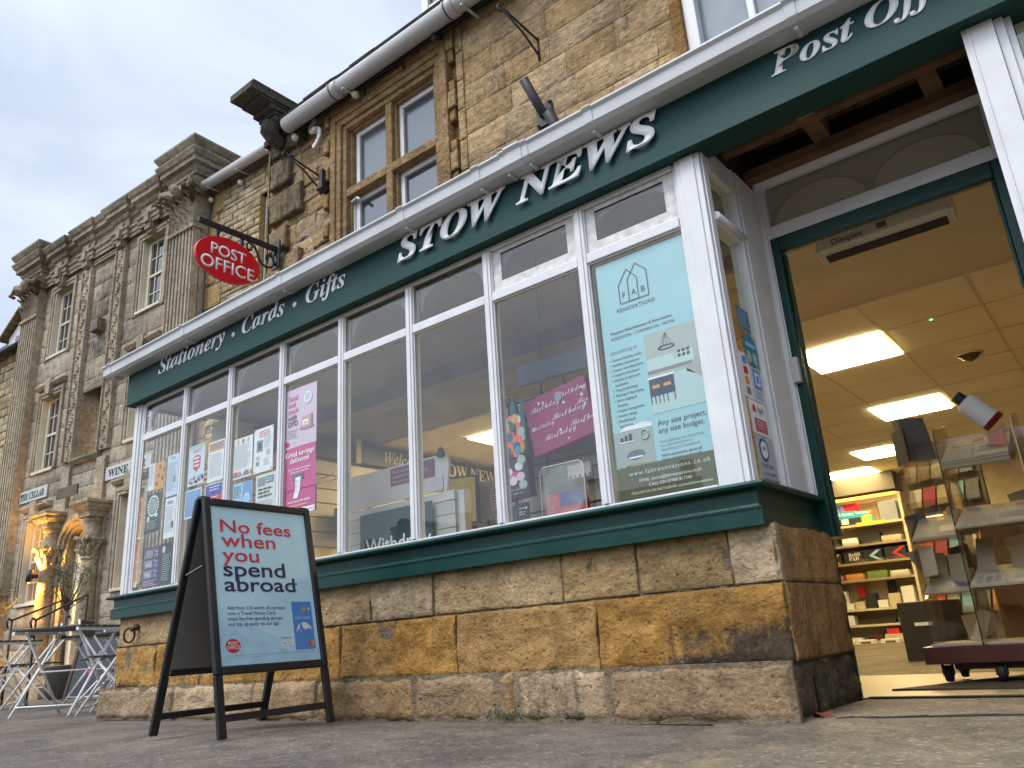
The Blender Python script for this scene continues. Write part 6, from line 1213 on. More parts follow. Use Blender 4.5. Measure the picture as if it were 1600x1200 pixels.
# leaflet holder and bottle on top of the stand
t = thing('leaflet_holder', 'clear holder packed with dark leaflets on the left top of the newspaper stand', 'leaflet holder', (-0.80, 1.5, 1.1), rot=(0, 0, R(38)))
f = MB(); rnd = random.Random(6)
for k in range(9): f.prism([(-0.075 + 0.016 * k, -0.03 + rnd.uniform(-0.004, 0.004), 0.0), (-0.063 + 0.016 * k, -0.03, 0.0), (-0.063 + 0.016 * k + 0.004, 0.03, 0.235 + rnd.uniform(-0.008, 0.008)), (-0.075 + 0.016 * k + 0.004, 0.03, 0.235)], (0, 0.06, 0))
f.build('leaflet_stack', flat('leaflet_edges', (0.16, 0.15, 0.13), 0.6), t, off=(0, 0, 0))
f = MB(); f.box(-0.088, -0.078, -0.035, 0.09, -0.01, 0.17); f.build('cover_leaflet', DKP, t, off=(0, 0, 0)); f = MB(); f.box(-0.09, 0.085, -0.04, -0.037, -0.012, 0.09); f.box(-0.092, 0.087, -0.04, 0.1, -0.016, -0.012); f.build('clear_pocket', M['acrylic'], t, off=(0, 0, 0))
t = thing('sanitiser_bottle', 'white bottle with dark cap and red foot tilted on the newspaper stand', 'bottle', (-0.435, 1.5, 1.22), rot=(R(10), R(-40), 0))
f = MB(); f.lathe([(0.0, 0.0), (0.056, 0.0), (0.056, 0.028)], seg=20); f.build('red_foot', flat('deep_red_plastic', (0.2, 0.01, 0.01), 0.3), t, off=(0, 0, 0)); f = MB(); f.lathe([(0.056, 0.0285), (0.056, 0.15), (0.050, 0.17), (0.03, 0.178)], seg=20); f.build('bottle_body', M['paper'], t, off=(0, 0, 0)); f = MB(); f.lathe([(0.03, 0.178), (0.03, 0.22), (0.0, 0.225)], seg=16); f.build('cap', M['matblack'], t, off=(0, 0, 0))
t = thing('ticket_sign', 'clear upright card with a pink notice at the right top of the newspaper stand', 'sign card', (-0.43, 1.4, 1.1)); sheetp('clear_card', [(-0.49, 1.42, 1.10), (-0.38, 1.36, 1.0), (-0.375, 1.37, 1.185), (-0.49, 1.43, 1.16)], M['acrylic'], t, 0.003); sheetp('pink_notice', [(-0.475, 1.408, 1.105), (-0.40, 1.368, 1.08), (-0.40, 1.37, 1.165), (-0.475, 1.41, 1.15)], flat('rose_card', (0.62, 0.24, 0.22)), t, 0.002)
# racks behind the stand
t = thing('card_rack', 'tall rack of greeting cards behind the newspaper stand', 'card rack', (-1.32, 5.2, fz(5.2)), rot=R(-20)); f = MB(); f.box(-0.35, 0.35, 0.0, 0.03, 0.0, 1.75); f.build('rack_board', M['backboard'], t, off=(0, 0, 0))
rnd = random.Random(12)
for r_ in range(6):
    f = MB(); f.box(-0.35, 0.35, -0.10, 0.0, 0.36 + 0.24 * r_, 0.37 + 0.24 * r_); f.box(-0.35, 0.35, -0.102, -0.099, 0.37 + 0.24 * r_, 0.43 + 0.24 * r_); f.build('rack_tier', M['acrylic'], t, off=(0, 0, 0))
    for k in range(5):
        f = MB(); x = -0.33 + 0.135 * k; f.prism([(x, -0.09, 0.375 + 0.24 * r_), (x + 0.115, -0.09, 0.375 + 0.24 * r_), (x + 0.115, -0.03, 0.55 + 0.24 * r_), (x, -0.03, 0.55 + 0.24 * r_)], (0, 0.004, 0)); f.build('card', rnd.choice([M['paper'], M['newsprint'], ORG, flat('rose_print', (0.5, 0.1, 0.16)), SAGE, GREYI, M['paper'], CRL, LBLUE]), t, off=(0, 0, 0))
t = thing('bin_box', 'black open box with a white handle slot on the floor behind the newspaper stand', 'box', (-1.45, 3.9, fz(3.9)), rot=R(-15)); f = MB(); f.box(-0.22, 0.14, 0, 0.3, 0, 0.46); f.build('box_body', M['matblack'], t, off=(0, 0, 0), bevel=0.01); f = MB(); f.box(-0.1, 0.04, -0.006, -0.001, 0.28, 0.305); f.build('handle_slot', M['paper'], t, off=(0, 0, 0))
for k, (x, y, w_, h, lab) in enumerate(((-0.86, 3.2, 0.42, 0.95, 'tall brown cardboard carton standing left behind the newspaper stand'), (-0.42, 3.3, 0.5, 1.25, 'large brown cardboard carton behind the middle of the newspaper stand'), (0.12, 3.2, 0.5, 1.1, 'brown cardboard carton at the right edge behind the newspaper stand'))):
    t = thing('cardboard_box', lab, 'carton', (x, y, fz(y)), rot=R(6 - 8 * k), group='cartons behind the newspaper stand'); f = MB(); f.box(0, w_, 0, 0.4, 0, h); f.build('carton_body', M['card'], t, off=(0, 0, 0), bevel=0.008); f = MB(); f.box(w_ * 0.45, w_ * 0.55, -0.003, -0.0005, 0.02, h - 0.02); f.build('packing_tape', flat('brown_tape', (0.22, 0.13, 0.06), 0.3), t, off=(0, 0, 0))
t = thing('counter', 'long brown shop counter with stacked goods along the right of the shop', 'counter', (1.2, 4.5, fz(4.5))); f = MB(); f.box(0.75, 1.4, 2.6, 7.5, -0.08, 0.95); f.build('counter_body', M['timber_pale'], t); f = MB(); f.box(0.7, 1.45, 2.55, 7.55, 0.951, 0.99); f.build('counter_top', M['wine'], t)

# ================================================================== NEIGHBOURING HOUSES (local frame, turned 3.1 degrees)
TH = R(3.1); NB = Vector((-16.49, 2.594, 0))
def frame_thing(name, label, cat): return thing(name, label, cat, NB, rot=TH)
L0 = (0, 0, 0)
bh = frame_thing('baroque_house', 'weathered grey stone baroque town house with fluted pilasters and a heavy stepped cornice', 'town house')
# openings (x0, x1, z0, z1) in the wall plane
XW1, XW2 = (4.10, 4.80), (1.03, 1.73)
OP = [(XW1[0], XW1[1], 6.02, 7.42), (XW2[0], XW2[1], 6.02, 7.42), (XW1[0], XW1[1], 3.78, 5.22), (XW2[0], XW2[1], 3.78, 5.22), (XW1[0], XW1[1], 1.46, 2.93), (XW2[0], XW2[1], 1.46, 2.93), (2.52, 3.32, 3.80, 5.0), (2.52, 3.32, 0.35, 2.62)]
stb = lambda u, z: 0.14 + 0.45 * math.exp(-((u - 2.95) / 0.75) ** 2 - ((z - 6.6) / 1.0) ** 2) + 0.42 * sm(z, 7.2, 8.2) + 0.25 * math.exp(-((z - 3.55) / 0.25) ** 2) + 0.3 * math.exp(-((z - 5.75) / 0.25) ** 2) + 0.25 * sm(0.6 - z, 0, 0.5) - 0.12 * math.exp(-((u - 2.9) / 0.5) ** 2 - ((z - 4.4) / 0.7) ** 2)
b = MB()
ashlar(b, L0, X_, NY, 0.0, 5.85, [0.0, 0.4, 0.75, 1.1, 1.46, 1.82, 2.2, 2.6, 2.93, 3.28, 3.53, 3.78, 4.15, 4.5, 4.86, 5.22, 5.6, 6.02, 6.37, 6.72, 7.07, 7.42, 7.75], opens=OP, mean=0.62, cols=GRY, seed=31, res=0.09, amp=0.008, pj=0.003, edge=0.006, gap=0.0025, rim=0.18, md=0.008, mortar=(0.24, 0.20, 0.14), stn=stb)
b.box(0.0, 5.85, 0.35, 0.6, 0.0, 8.2); b.box(0, 5.85, 0.02, 0.35, 7.73, 8.2)
for o in OP[:6]:
    b.col = (0.42, 0.36, 0.26); b.s = 0.12
    b.poly([(o[0], -0.002, o[2]), (o[0], 0.36, o[2]), (o[0], 0.36, o[3]), (o[0], -0.002, o[3])]); b.poly([(o[1], -0.002, o[2]), (o[1], 0.36, o[2]), (o[1], 0.36, o[3]), (o[1], -0.002, o[3])]); b.poly([(o[0], -0.002, o[3]), (o[1], -0.002, o[3]), (o[1], 0.36, o[3]), (o[0], 0.36, o[3])]); b.poly([(o[0], -0.002, o[2]), (o[1], -0.002, o[2]), (o[1], 0.36, o[2]), (o[0], 0.36, o[2])])
b.box(5.55, 5.85, -0.02, 0.34, 0, 7.75)
b.build('wall', M['grey'], bh)
# niche with a half dome
b = MB(); b.col = (0.44, 0.36, 0.25); b.s = 0.1; xc, rr = 2.92, 0.40
cols_ = 12; prev = None
zs_ = [3.80 + 0.2 * k for k in range(7)]
for j in range(len(zs_) - 1):
    for k in range(cols_):
        a0, a1 = math.pi * k / cols_, math.pi * (k + 1) / cols_
        c = mixc((0.44, 0.35, 0.22), (0.48, 0.34, 0.18), random.Random(j * 5 + k // 3).random()); v = []
        for a, z in ((a0, zs_[j]), (a1, zs_[j]), (a1, zs_[j + 1]), (a0, zs_[j + 1])): v.append(b.V((xc - rr * math.cos(a), 0.34 * math.sin(a), z), c))
        b.F(v, True)
for j in range(6):
    t0, t1 = math.pi / 2 * j / 6, math.pi / 2 * (j + 1) / 6
    for k in range(cols_):
        a0, a1 = math.pi * k / cols_, math.pi * (k + 1) / cols_; v = []
        for a, t in ((a0, t0), (a1, t0), (a1, t1), (a0, t1)): v.append(b.V((xc - rr * math.cos(a) * math.cos(t), 0.34 * math.sin(a) * math.cos(t), 5.0 + rr * math.sin(t)), (0.34, 0.29, 0.21), 0.2))
        b.F(v, True)
b.poly([(2.52, 0, 3.80), (3.32, 0, 3.80), (3.32, 0.35, 3.80), (2.52, 0.35, 3.80)])
# stone above the arch springing, cut round the arch
for sg in (-1, 1):
    pts = [(xc + sg * 0.41, -0.001, 4.99)] + [(xc + sg * rr * math.cos(t), -0.001, 5.0 + rr * math.sin(t)) for t in [math.pi / 2 * k / 8 for k in range(9)]] + [(xc, -0.001, 5.45), (xc + sg * 0.41, -0.001, 5.45)]
    b.poly(pts)
b.col = (0.30, 0.25, 0.17); b.sweep([(0.0, 3.68), (0.05, 3.70), (0.09, 3.76), (0.09, 3.80), (0.0, 3.80)], [(2.45, 0.0), (3.4, 0.0)])
b.build('niche', M['grey'], bh)
# pilasters with fluting and leafy capitals
def pilaster(x0):
    b = MB(); w_ = 0.66; b.col = (0.47, 0.39, 0.28); b.s = 0.14
    n_ = 7; fl = w_ / n_; zs0, zs1 = 0.75, 7.02; pts = []
    for k in range(n_):
        a = x0 + k * fl; pts += [(a, -0.15), (a + fl * 0.22, -0.15), (a + fl * 0.36, -0.118), (a + fl * 0.64, -0.118), (a + fl * 0.78, -0.15)]
    pts += [(x0 + w_, -0.15)]
    for z0, z1, s0, s1 in ((zs0, 2.5, 0.2, 0.15), (2.5, 4.5, 0.15, 0.12), (4.5, 6.2, 0.12, 0.25), (6.2, zs1, 0.25, 0.3)):
        for p_, q_ in zip(pts[:-1], pts[1:]):
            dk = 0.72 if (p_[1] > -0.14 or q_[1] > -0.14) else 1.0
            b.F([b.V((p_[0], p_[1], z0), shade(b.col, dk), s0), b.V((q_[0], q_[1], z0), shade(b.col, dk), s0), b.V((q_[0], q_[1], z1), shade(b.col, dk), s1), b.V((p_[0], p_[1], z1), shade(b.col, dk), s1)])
    b.poly([(x0, -0.15, zs0), (x0, 0, zs0), (x0, 0, zs1), (x0, -0.15, zs1)]); b.poly([(x0 + w_, -0.15, zs0), (x0 + w_, 0, zs0), (x0 + w_, 0, zs1), (x0 + w_, -0.15, zs1)])
    b.sweep([(0, 0), (0.20, 0), (0.20, 0.45), (0.24, 0.50), (0.24, 0.60), (0.18, 0.66), (0.20, 0.70), (0.16, 0.76), (0, 0.76)], [(x0 - 0.0, 0.0), (x0, -0.001), (x0 + w_, -0.001), (x0 + w_, 0.0)])
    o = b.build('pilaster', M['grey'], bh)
    b = MB(); b.col = (0.42, 0.35, 0.25); b.s = 0.22
    b.box(x0 - 0.02, x0 + w_ + 0.02, -0.18, 0, 7.0, 7.06); b.box(x0 + 0.02, x0 + w_ - 0.02, -0.15, 0, 7.06, 7.72)
    rnd = random.Random(int(x0 * 10))
    for row, (z, nn, ln, out) in enumerate(((7.06, 5, 0.26, 0.10), (7.24, 4, 0.28, 0.14), (7.42, 3, 0.26, 0.17))):
        for k in range(nn):
            x = x0 + w_ * (k + 0.5) / nn; wd = w_ / nn * 0.46
            for sgx in (-1, 1):
                p0 = b.V((x, -0.16, z)); p1 = b.V((x + sgx * wd, -0.15, z + ln * 0.35)); p2 = b.V((x + sgx * wd * 0.75, -0.15 - out * 0.6, z + ln * 0.8)); p3 = b.V((x, -0.17 - out, z + ln * 0.95)); p4 = b.V((x, -0.2, z + ln * 0.5)); p5 = b.V((x + sgx * wd * 0.3, -0.15 - out * 1.1, z + ln * 0.82))
                b.F([p0, p1, p4]); b.F([p1, p2, p4]); b.F([p2, p3, p4]); b.F([p2, p5, p3])
    for sgx, xx in ((-1, x0), (1, x0 + w_)):
        for k in range(2):
            b.tube([(xx - sgx * 0.08, -0.16, 7.5), (xx + sgx * 0.02, -0.24, 7.66), (xx + sgx * 0.12, -0.32, 7.70), (xx + sgx * 0.15, -0.35, 7.62), (xx + sgx * 0.09, -0.30, 7.58)], [0.05, 0.055, 0.05, 0.045, 0.035], 7)
            b.tube([(xx - sgx * 0.2, -0.2, 7.55), (xx - sgx * 0.12, -0.3, 7.68), (xx - sgx * 0.02, -0.36, 7.70), (xx + sgx * 0.02, -0.37, 7.63)], [0.04, 0.045, 0.045, 0.03], 6)
    b.tube([(x0 + w_ / 2, -0.2, 7.6), (x0 + w_ / 2, -0.33, 7.72), (x0 + w_ / 2, -0.34, 7.80)], [0.06, 0.08, 0.05], 8)
    b.prism([(x0 - 0.12, -0.34, 7.72), (x0 + 0.12, -0.25, 7.72), (x0 + w_ - 0.12, -0.25, 7.72), (x0 + w_ + 0.12, -0.34, 7.72), (x0 + w_ + 0.06, 0.0, 7.72), (x0 - 0.06, 0.0, 7.72)], (0, 0, 0.12))
    b.build('capital', M['grey'], o)
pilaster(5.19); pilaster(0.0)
# entablature and cornice, breaking forward over the pilasters and the centre
b = MB(); b.col = (0.40, 0.34, 0.25); b.s = 0.40
def ent(path, up=0.0):
    b.sweep([(0.0, 7.62), (0.03, 7.62), (0.03, 7.68), (0.05, 7.69), (0.05, 7.76), (0.08, 7.78), (0.08, 7.82), (0.0, 7.84)], path)
    b.sweep([(0, 7.84), (0.02, 7.84), (0.02, 8.0 + up), (0.06, 8.02 + up), (0.08, 8.06 + up), (0.08, 8.10 + up), (0.15, 8.12 + up), (0.15, 8.20 + up), (0.18, 8.22 + up), (0.22, 8.30 + up), (0.22, 8.33 + up), (0.0, 8.40 + up)], path)
PB = [(-0.02, 0.5), (-0.02, -0.16), (0.68, -0.16), (0.68, -0.04), (1.10, -0.04), (1.10, -0.09), (1.55, -0.09), (1.55, -0.03), (2.12, -0.03), (2.12, -0.09), (2.55, -0.09), (2.55, -0.05), (3.30, -0.05), (3.30, -0.09), (3.72, -0.09), (3.72, -0.03), (4.15, -0.03), (4.15, -0.09), (4.72, -0.09), (4.72, -0.04), (5.17, -0.04), (5.17, -0.16), (5.87, -0.16), (5.87, 0.55)]
ent(PB)
for xa in (-0.02, 5.17):
    pth = [(xa, 0.5), (xa, -0.16), (xa + 0.70, -0.16), (xa + 0.70, 0.5)]
    b.sweep([(0, 7.95), (0.05, 7.95), (0.05, 8.2), (0.09, 8.22), (0.15, 8.26), (0.15, 8.36), (0.19, 8.40), (0.24, 8.48), (0.24, 8.52), (0.0, 8.60)], pth)
    b.box(xa + 0.1, xa + 0.6, -0.1, 0.5, 8.5, 8.62)
for xa, w_ in ((1.25, 0.18), (2.25, 0.18), (3.45, 0.16), (4.35, 0.18)):
    b.box(xa, xa + w_, -0.15, 0, 7.50, 7.95); b.box(xa + 0.02, xa + w_ - 0.02, -0.19, 0, 7.62, 7.80)
b.build('cornice', M['grey'], bh, bevel=0.006, seg=1)
# centre bay strips with carved ornament, projecting block, mouldings
b = MB(); b.col = (0.45, 0.375, 0.27); b.s = 0.18
for xs in (2.20, 3.36):
    b.box(xs, xs + 0.27, -0.06, 0.0, 0.4, 3.68); b.box(xs, xs + 0.27, -0.05, 0.0, 3.80, 7.5); b.box(xs - 0.03, xs - 0.001, -0.085, 0, 3.8, 7.45); b.box(xs + 0.271, xs + 0.30, -0.085, 0, 3.8, 7.45)
    rnd = random.Random(int(xs * 100))
    for k in range(64):
        z = 3.86 + 0.055 * k; x = xs + 0.135 + 0.06 * math.sin(k * 1.1) + rnd.uniform(-0.02, 0.02); s_ = rnd.uniform(0.03, 0.055)
        b.lathe([(0.0, -0.06 - s_ * 0.7), (s_ * 0.6, -0.06 - s_ * 0.45), (s_ * 0.95, -0.05)], (x, 0, z), 6, axis='y')
b.col = (0.24, 0.2, 0.15); b.s = 0.4; b.box(2.80, 3.05, -0.14, 0, 6.05, 6.28); b.col = (0.43, 0.36, 0.26); b.s = .18
for z in (7.50, 7.56): b.sweep([(0, z), (0.05, z), (0.05, z + 0.03), (0, z + 0.03)], [(2.5, 0.0), (3.33, 0.0)])
for xa, xb in (XW1, XW2):
    for zt in (7.42, 5.22, 2.93):
        surround(b, xa, xb, zt - 1.42, zt, ((0.01, 0.07, -0.022), (0.071, 0.13, -0.038)), 0.02)
        if zt < 7: b.sweep([(0, zt + 0.17), (0.05, zt + 0.18), (0.10, zt + 0.23), (0.10, zt + 0.26), (0, zt + 0.28)], [(xa - 0.16, 0.0), (xa + 0.24, 0.0)]); b.sweep([(0, zt + 0.17), (0.05, zt + 0.18), (0.10, zt + 0.23), (0.10, zt + 0.26), (0, zt + 0.28)], [(xb - 0.24, 0.0), (xb + 0.16, 0.0)])
        b.prism([((xa + xb) / 2 - 0.07, -0.001, zt + 0.02), ((xa + xb) / 2 + 0.07, -0.001, zt + 0.02), ((xa + xb) / 2 + 0.11, -0.001, zt + 0.32), ((xa + xb) / 2 - 0.11, -0.001, zt + 0.32)], (0, -0.11, 0))
b.build('carved_trim', M['grey'], bh, bevel=0.004, seg=1)
def house_sash(par, x0, x1, z0, z1, y, lit=False):
    f = MB(); t = 0.05
    f.box(x0, x0 + t + 0.05, y - 0.02, y + 0.06, z0, z1); f.box(x0, x0 + 0.018, y - 0.12, y - 0.021, z0, z1); f.box(x1 - t, x1, y - 0.02, y + 0.06, z0, z1); f.box(x0 + t, x1 - t, y - 0.019, y + 0.059, z1 - t, z1); f.box(x0 + t, x1 - t, y - 0.019, y + 0.059, z0, z0 + t)
    zm = (z0 + z1) / 2; f.box(x0 + t, x1 - t, y - 0.015, y + 0.04, zm - 0.022, zm + 0.022)
    for k in (1, 2): xm = x0 + t + (x1 - x0 - 2 * t) * k / 3; f.box(xm - 0.010, xm + 0.010, y + 0.0, y + 0.03, z0 + t, z1 - t)
    for zq in ((z0 + zm) / 2, (zm + z1) / 2): f.box(x0 + t, x1 - t, y + 0.001, y + 0.029, zq - 0.010, zq + 0.010)
    f.box(x0 - 0.03, x1 + 0.03, y - 0.16, y - 0.021, z0 - 0.05, z0 - 0.001)
    o = f.build('sash_window', M['cream'], par, bevel=0.003, seg=1)
    g = MB(); g.poly([(x0, y + 0.02, z0), (x1, y + 0.02, z0), (x1, y + 0.02, z1), (x0, y + 0.02, z1)]); g.build('pane', M['glass'] if lit else M['house_glass'], o)
    if lit:
        g = MB(); rnd = random.Random(int(x0 * 9))
        for a, c in ((x0 + 0.02, x0 + 0.30), (x1 - 0.28, x1 - 0.02)):
            n_ = 14; prev = None
            for k in range(n_ + 1):
                x = a + (c - a) * k / n_; q = (g.V((x, y + 0.12 + 0.018 * math.sin(k * 1.9), z0)), g.V((x, y + 0.12 + 0.018 * math.sin(k * 1.9), z1)))
                if prev: g.F([prev[0], q[0], q[1], prev[1]], True)
                prev = q
        g.build('curtain', M['curtain'], o)
        g = MB(); g.box(x0, x1, y + 0.2, y + 0.22, z0, z1); g.build('room_beyond', flat('dim_room', (0.10, 0.05, 0.03)), o)
    return o
for (xa, xb) in (XW1, XW2):
    house_sash(bh, xa, xb, 6.07, 7.42, 0.12); house_sash(bh, xa, xb, 3.83, 5.22, 0.12); house_sash(bh, xa, xb, 1.51, 2.93, 0.12, True)
# doorway: two engaged columns, arch and pale door
def column(x):
    b = MB(); b.col = (0.44, 0.35, 0.23); b.s = 0.2; yc = -0.13
    b.lathe([(0.15, 0.3), (0.15, 0.92), (0.17, 0.94), (0.17, 1.0), (0.135, 1.04), (0.13, 1.5), (0.118, 1.98)], (x, yc, 0), 18)
    b.lathe([(0.118, 1.98), (0.14, 2.0), (0.14, 2.03), (0.12, 2.05), (0.15, 2.2), (0.17, 2.3), (0.14, 2.33), (0.14, 2.42), (0.13, 2.44), (0.13, 2.56), (0.15, 2.58), (0.15, 2.64)], (x, yc, 0), 18)
    for r_, z_ in ((0.12, 2.05), (0.14, 2.17)):
        for k in range(9):
            a = math.pi * 2 * (k + (0.5 if z_ > 2.1 else 0)) / 9; b.tube([(x + r_ * math.cos(a), yc + r_ * math.sin(a), z_), (x + (r_ + .04) * math.cos(a), yc + (r_ + .04) * math.sin(a), z_ + 0.1), (x + (r_ + .08) * math.cos(a), yc + (r_ + .08) * math.sin(a), z_ + 0.14), (x + (r_ + .075) * math.cos(a), yc + (r_ + .075) * math.sin(a), z_ + 0.09)], [0.035, 0.035, 0.025, 0.012], 5)
    for sx_ in (-1, 1): b.tube([(x + sx_ * 0.10, yc - 0.12, 2.30), (x + sx_ * 0.18, yc - 0.17, 2.33), (x + sx_ * 0.20, yc - 0.18, 2.27)], [0.04, 0.04, 0.025], 6)
    b.sweep([(0, 2.64), (0.02, 2.64), (0.02, 2.72), (0.05, 2.74), (0.09, 2.79), (0.09, 2.83), (0.13, 2.85), (0.13, 2.90), (0.0, 2.93)], [(x - 0.15, 0.0), (x - 0.15, -0.28), (x + 0.15, -0.28), (x + 0.15, 0.0)])
    b.box(x - 0.17, x + 0.17, -0.30, 0, 0.0, 0.3); b.box(x - 0.15, x + 0.15, -0.05, 0.0, 0.3, 2.64)
    b.build('porch_column', M['grey'], bh, bevel=0.003, seg=1)
column(2.28); column(3.62)
b = MB(); b.col = (0.46, 0.35, 0.21); b.s = 0.08
for r0, r1, y in ((0.30, 0.36, -0.02), (0.361, 0.44, -0.06), (0.441, 0.52, -0.10)):
    for k in range(14):
        a0, a1 = math.pi * k / 14, math.pi * (k + 1) / 14
        b.prism([(2.92 + r * math.cos(a), y, 2.28 + r * math.sin(a) * 1.0) for r, a in ((r0, a0), (r1, a0), (r1, a1), (r0, a1))], (0, 0.12 - y, 0))
for sg in (-1, 1): b.prism([(2.92 + sg * 0.52, -0.05, 2.28)] + [(2.92 + sg * 0.52 * math.cos(t), -0.05, 2.28 + 0.52 * math.sin(t)) for t in [math.pi / 2 * k / 8 for k in range(1, 9)]] + [(2.92, -0.05, 2.95), (2.92 + sg * 0.52, -0.05, 2.95)], (0, 0.1, 0))
b.box(2.49, 2.62, -0.03, 0.3, 0.3, 2.28); b.box(3.22, 3.36, -0.03, 0.3, 0.3, 2.28); b.box(2.4, 3.44, -0.6, 0.3, 0.0, 0.16); b.box(2.4, 3.44, -0.3, 0.3, 0.161, 0.32)
b.build('door_arch', M['grey'], bh, bevel=0.003, seg=1)
f = MB(); f.box(2.62, 3.22, 0.12, 0.17, 0.33, 2.24); f.box(2.62, 3.22, 0.09, 0.19, 2.24, 2.29); [f.box(2.68 + 0.28 * i, 2.90 + 0.28 * i, 0.11, 0.12, 0.45 + 0.62 * j, 0.98 + 0.62 * j) for i in range(2) for j in range(3)]
dr = f.build('front_door', M['cream'], bh, bevel=0.004, seg=1)
f = MB()
for k in range(10): a0, a1 = math.pi * k / 10, math.pi * (k + 1) / 10; f.prism([(2.92 + r * math.cos(a), 0.11, 2.29 + r * math.sin(a)) for r, a in ((0.25, a0), (0.31, a0), (0.31, a1), (0.25, a1))], (0, 0.06, 0))
f.build('fanlight_rim', M['cream'], dr); g = MB(); g.poly([(2.92 + 0.26 * math.cos(math.pi * k / 12), 0.14, 2.29 + 0.26 * math.sin(math.pi * k / 12)) for k in range(13)]); g.build('pane', M['house_glass'], dr)
f = MB(); f.lathe([(0.0, 0.05), (0.03, 0.06), (0.02, 0.10), (0.0, 0.12)], (2.7, 0, 1.2), 10, axis='y'); f.build('door_knob', M['iron'], dr)
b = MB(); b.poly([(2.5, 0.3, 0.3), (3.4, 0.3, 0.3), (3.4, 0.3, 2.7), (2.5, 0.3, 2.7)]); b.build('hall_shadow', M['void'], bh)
# wall lamp throwing light up and down the left column
lx, ly, lz = 2.28, -0.40, 1.86
wp = NB + Matrix.Rotation(TH, 3, 'Z') @ Vector((lx, ly, lz))
t = thing('wall_lamp', 'small dark wall lamp glowing on the left porch column of the baroque house', 'wall lamp', wp, rot=TH)
f = MB(); f.lathe([(0.04, -0.10), (0.05, -0.10), (0.05, 0.10), (0.04, 0.10)], (0, 0, 0), 14); f.box(-0.015, 0.015, 0.04, 0.13, -0.03, 0.03); f.build('lamp_body', M['black'], t)
for zz_, sg in ((0.095, 1), (-0.095, -1)):
    f = MB(); f.lathe([(0.0, zz_), (0.039, zz_)], (0, 0, 0), 14); f.build('lamp_lens', M['lamp'], t)
    ld = bpy.data.lights.new('lamp_light', 'SPOT'); ld.energy = 110; ld.color = (1.0, 0.50, 0.08); ld.spot_size = R(155); ld.spot_blend = 0.6; ld.shadow_soft_size = 0.03
    lo = bpy.data.objects.new('lamp_light', ld); COL.objects.link(lo); lo.parent = t; lo.location = (0, 0, zz_ * 1.25); lo.rotation_euler = (0 if sg < 0 else math.pi, 0, 0)
    lo.rotation_euler = (R(22) if sg < 0 else math.pi - R(22), 0, 0)
# lettered boards of the wine bar
def lboard(label, x0, x1, z0, z1, body, m, ink, y=-0.03, tw=0.84):
    t = thing('name_board', label, 'sign', NB + Matrix.Rotation(TH, 3, 'Z') @ Vector((x0, y, z0)), rot=TH)
    f = MB(); f.box(0, x1 - x0, 0, 0.028, 0, z1 - z0); f.build('board', m, t, bevel=0.003, off=L0)
    if body:
        o = text('lettering', body, (x1 - x0) * (1 - tw) / 2, (z1 - z0) * 0.22, 1, ink, t, y=-0.002, width=(x1 - x0) * tw, font='B', fat=0.02); zz2 = [v.co.z for v in o.data.vertices]; k = (z1 - z0) * 0.58 / (max(zz2) - min(zz2))
        for v in o.data.vertices: v.co.z = (z1 - z0) * 0.22 + (v.co.z - (z1 - z0) * 0.22) * k
    return t
BOARD = flat('grey_white_board', (0.50, 0.52, 0.50), 0.6, var=0.15, scale=6)
lboard('pale lettered board over the ground floor window left of the arched door', 0.62, 1.68, 3.30, 3.52, 'THE CELLAR', BOARD, INK)
lboard('pale lettered board half hidden behind the white shop bay', 3.58, 4.95, 3.24, 3.46, 'WINE BAR', BOARD, INK, tw=0.8)
lboard('dark stone plaque over the arched door of the baroque house', 2.42, 3.10, 3.10, 3.28, None, flat('dark_stone_plaque', (0.10, 0.09, 0.07), 0.9, var=0.3, scale=9), flat('plaque_ink', (0.05, 0.045, 0.04)), y=-0.2)
# black cable down the corner
f = MB(); f.tube([(5.95, 0.10, 7.6), (5.93, 0.05, 6.8), (5.93, 0.06, 4.0), (5.93, 0.06, 0.0)], 0.012, 5); o = f.build('cable', M['matblack']); o.location = NB; o.rotation_euler = (0, 0, TH); tag(o, 'black cable running down beside the right pilaster of the baroque house', 'cable')

# --- coursed stone house between
ch = frame_thing('coursed_stone_house', 'narrow honey coloured house of thin coursed stone between the baroque house and the shop', 'house')
b = MB(); rnd = random.Random(2); zs_ = [2.6]
while zs_[-1] < 7.75: zs_.append(zs_[-1] + rnd.uniform(0.07, 0.13))
ashlar(b, (0, 0.12, 0), X_, NY, 5.86, 9.6, zs_, opens=((7.2, 8.1, 5.2, 7.15),), mean=0.27, cols=RUB, seed=41, res=0.12, amp=0.012, pj=0.010, edge=0.012, gap=0.006, rim=0.30, md=0.010, jit=0.5, mortar=(0.26, 0.205, 0.13), stn=lambda u, z: 0.05 + 0.25 * sm(z, 7.2, 7.7))
for k in range(12): block(b, (0, 0.12, 0), X_, NY, 5.86, 6.12 + 0.16 * (k % 2), 2.65 + 0.42 * k, 3.03 + 0.42 * k, (0.42, 0.28, 0.12), prot=0.012, amp=0.008, res=0.06, edge=0.01, seed=k, stn=lambda u, z: 0.08)
b.box(5.86, 9.6, 0.4, 0.8, 0.0, 7.9); b.box(5.86, 9.6, 0.14, 0.4, 0.0, 2.6)
for q in ((7.2, 7.2), (8.1, 8.1)): b.poly([(q[0], 0.1, 5.2), (q[0], 0.5, 5.2), (q[0], 0.5, 7.15), (q[0], 0.1, 7.15)])
b.build('wall', M['rubble'], ch)
f = MB(); f.box(7.21, 7.31, 0.20, 0.32, 5.2, 7.14); f.box(7.31, 8.09, 0.22, 0.32, 7.04, 7.14); f.box(7.65, 7.68, 0.24, 0.3, 5.2, 7.04); w1 = f.build('sash_window', M['white'], ch)
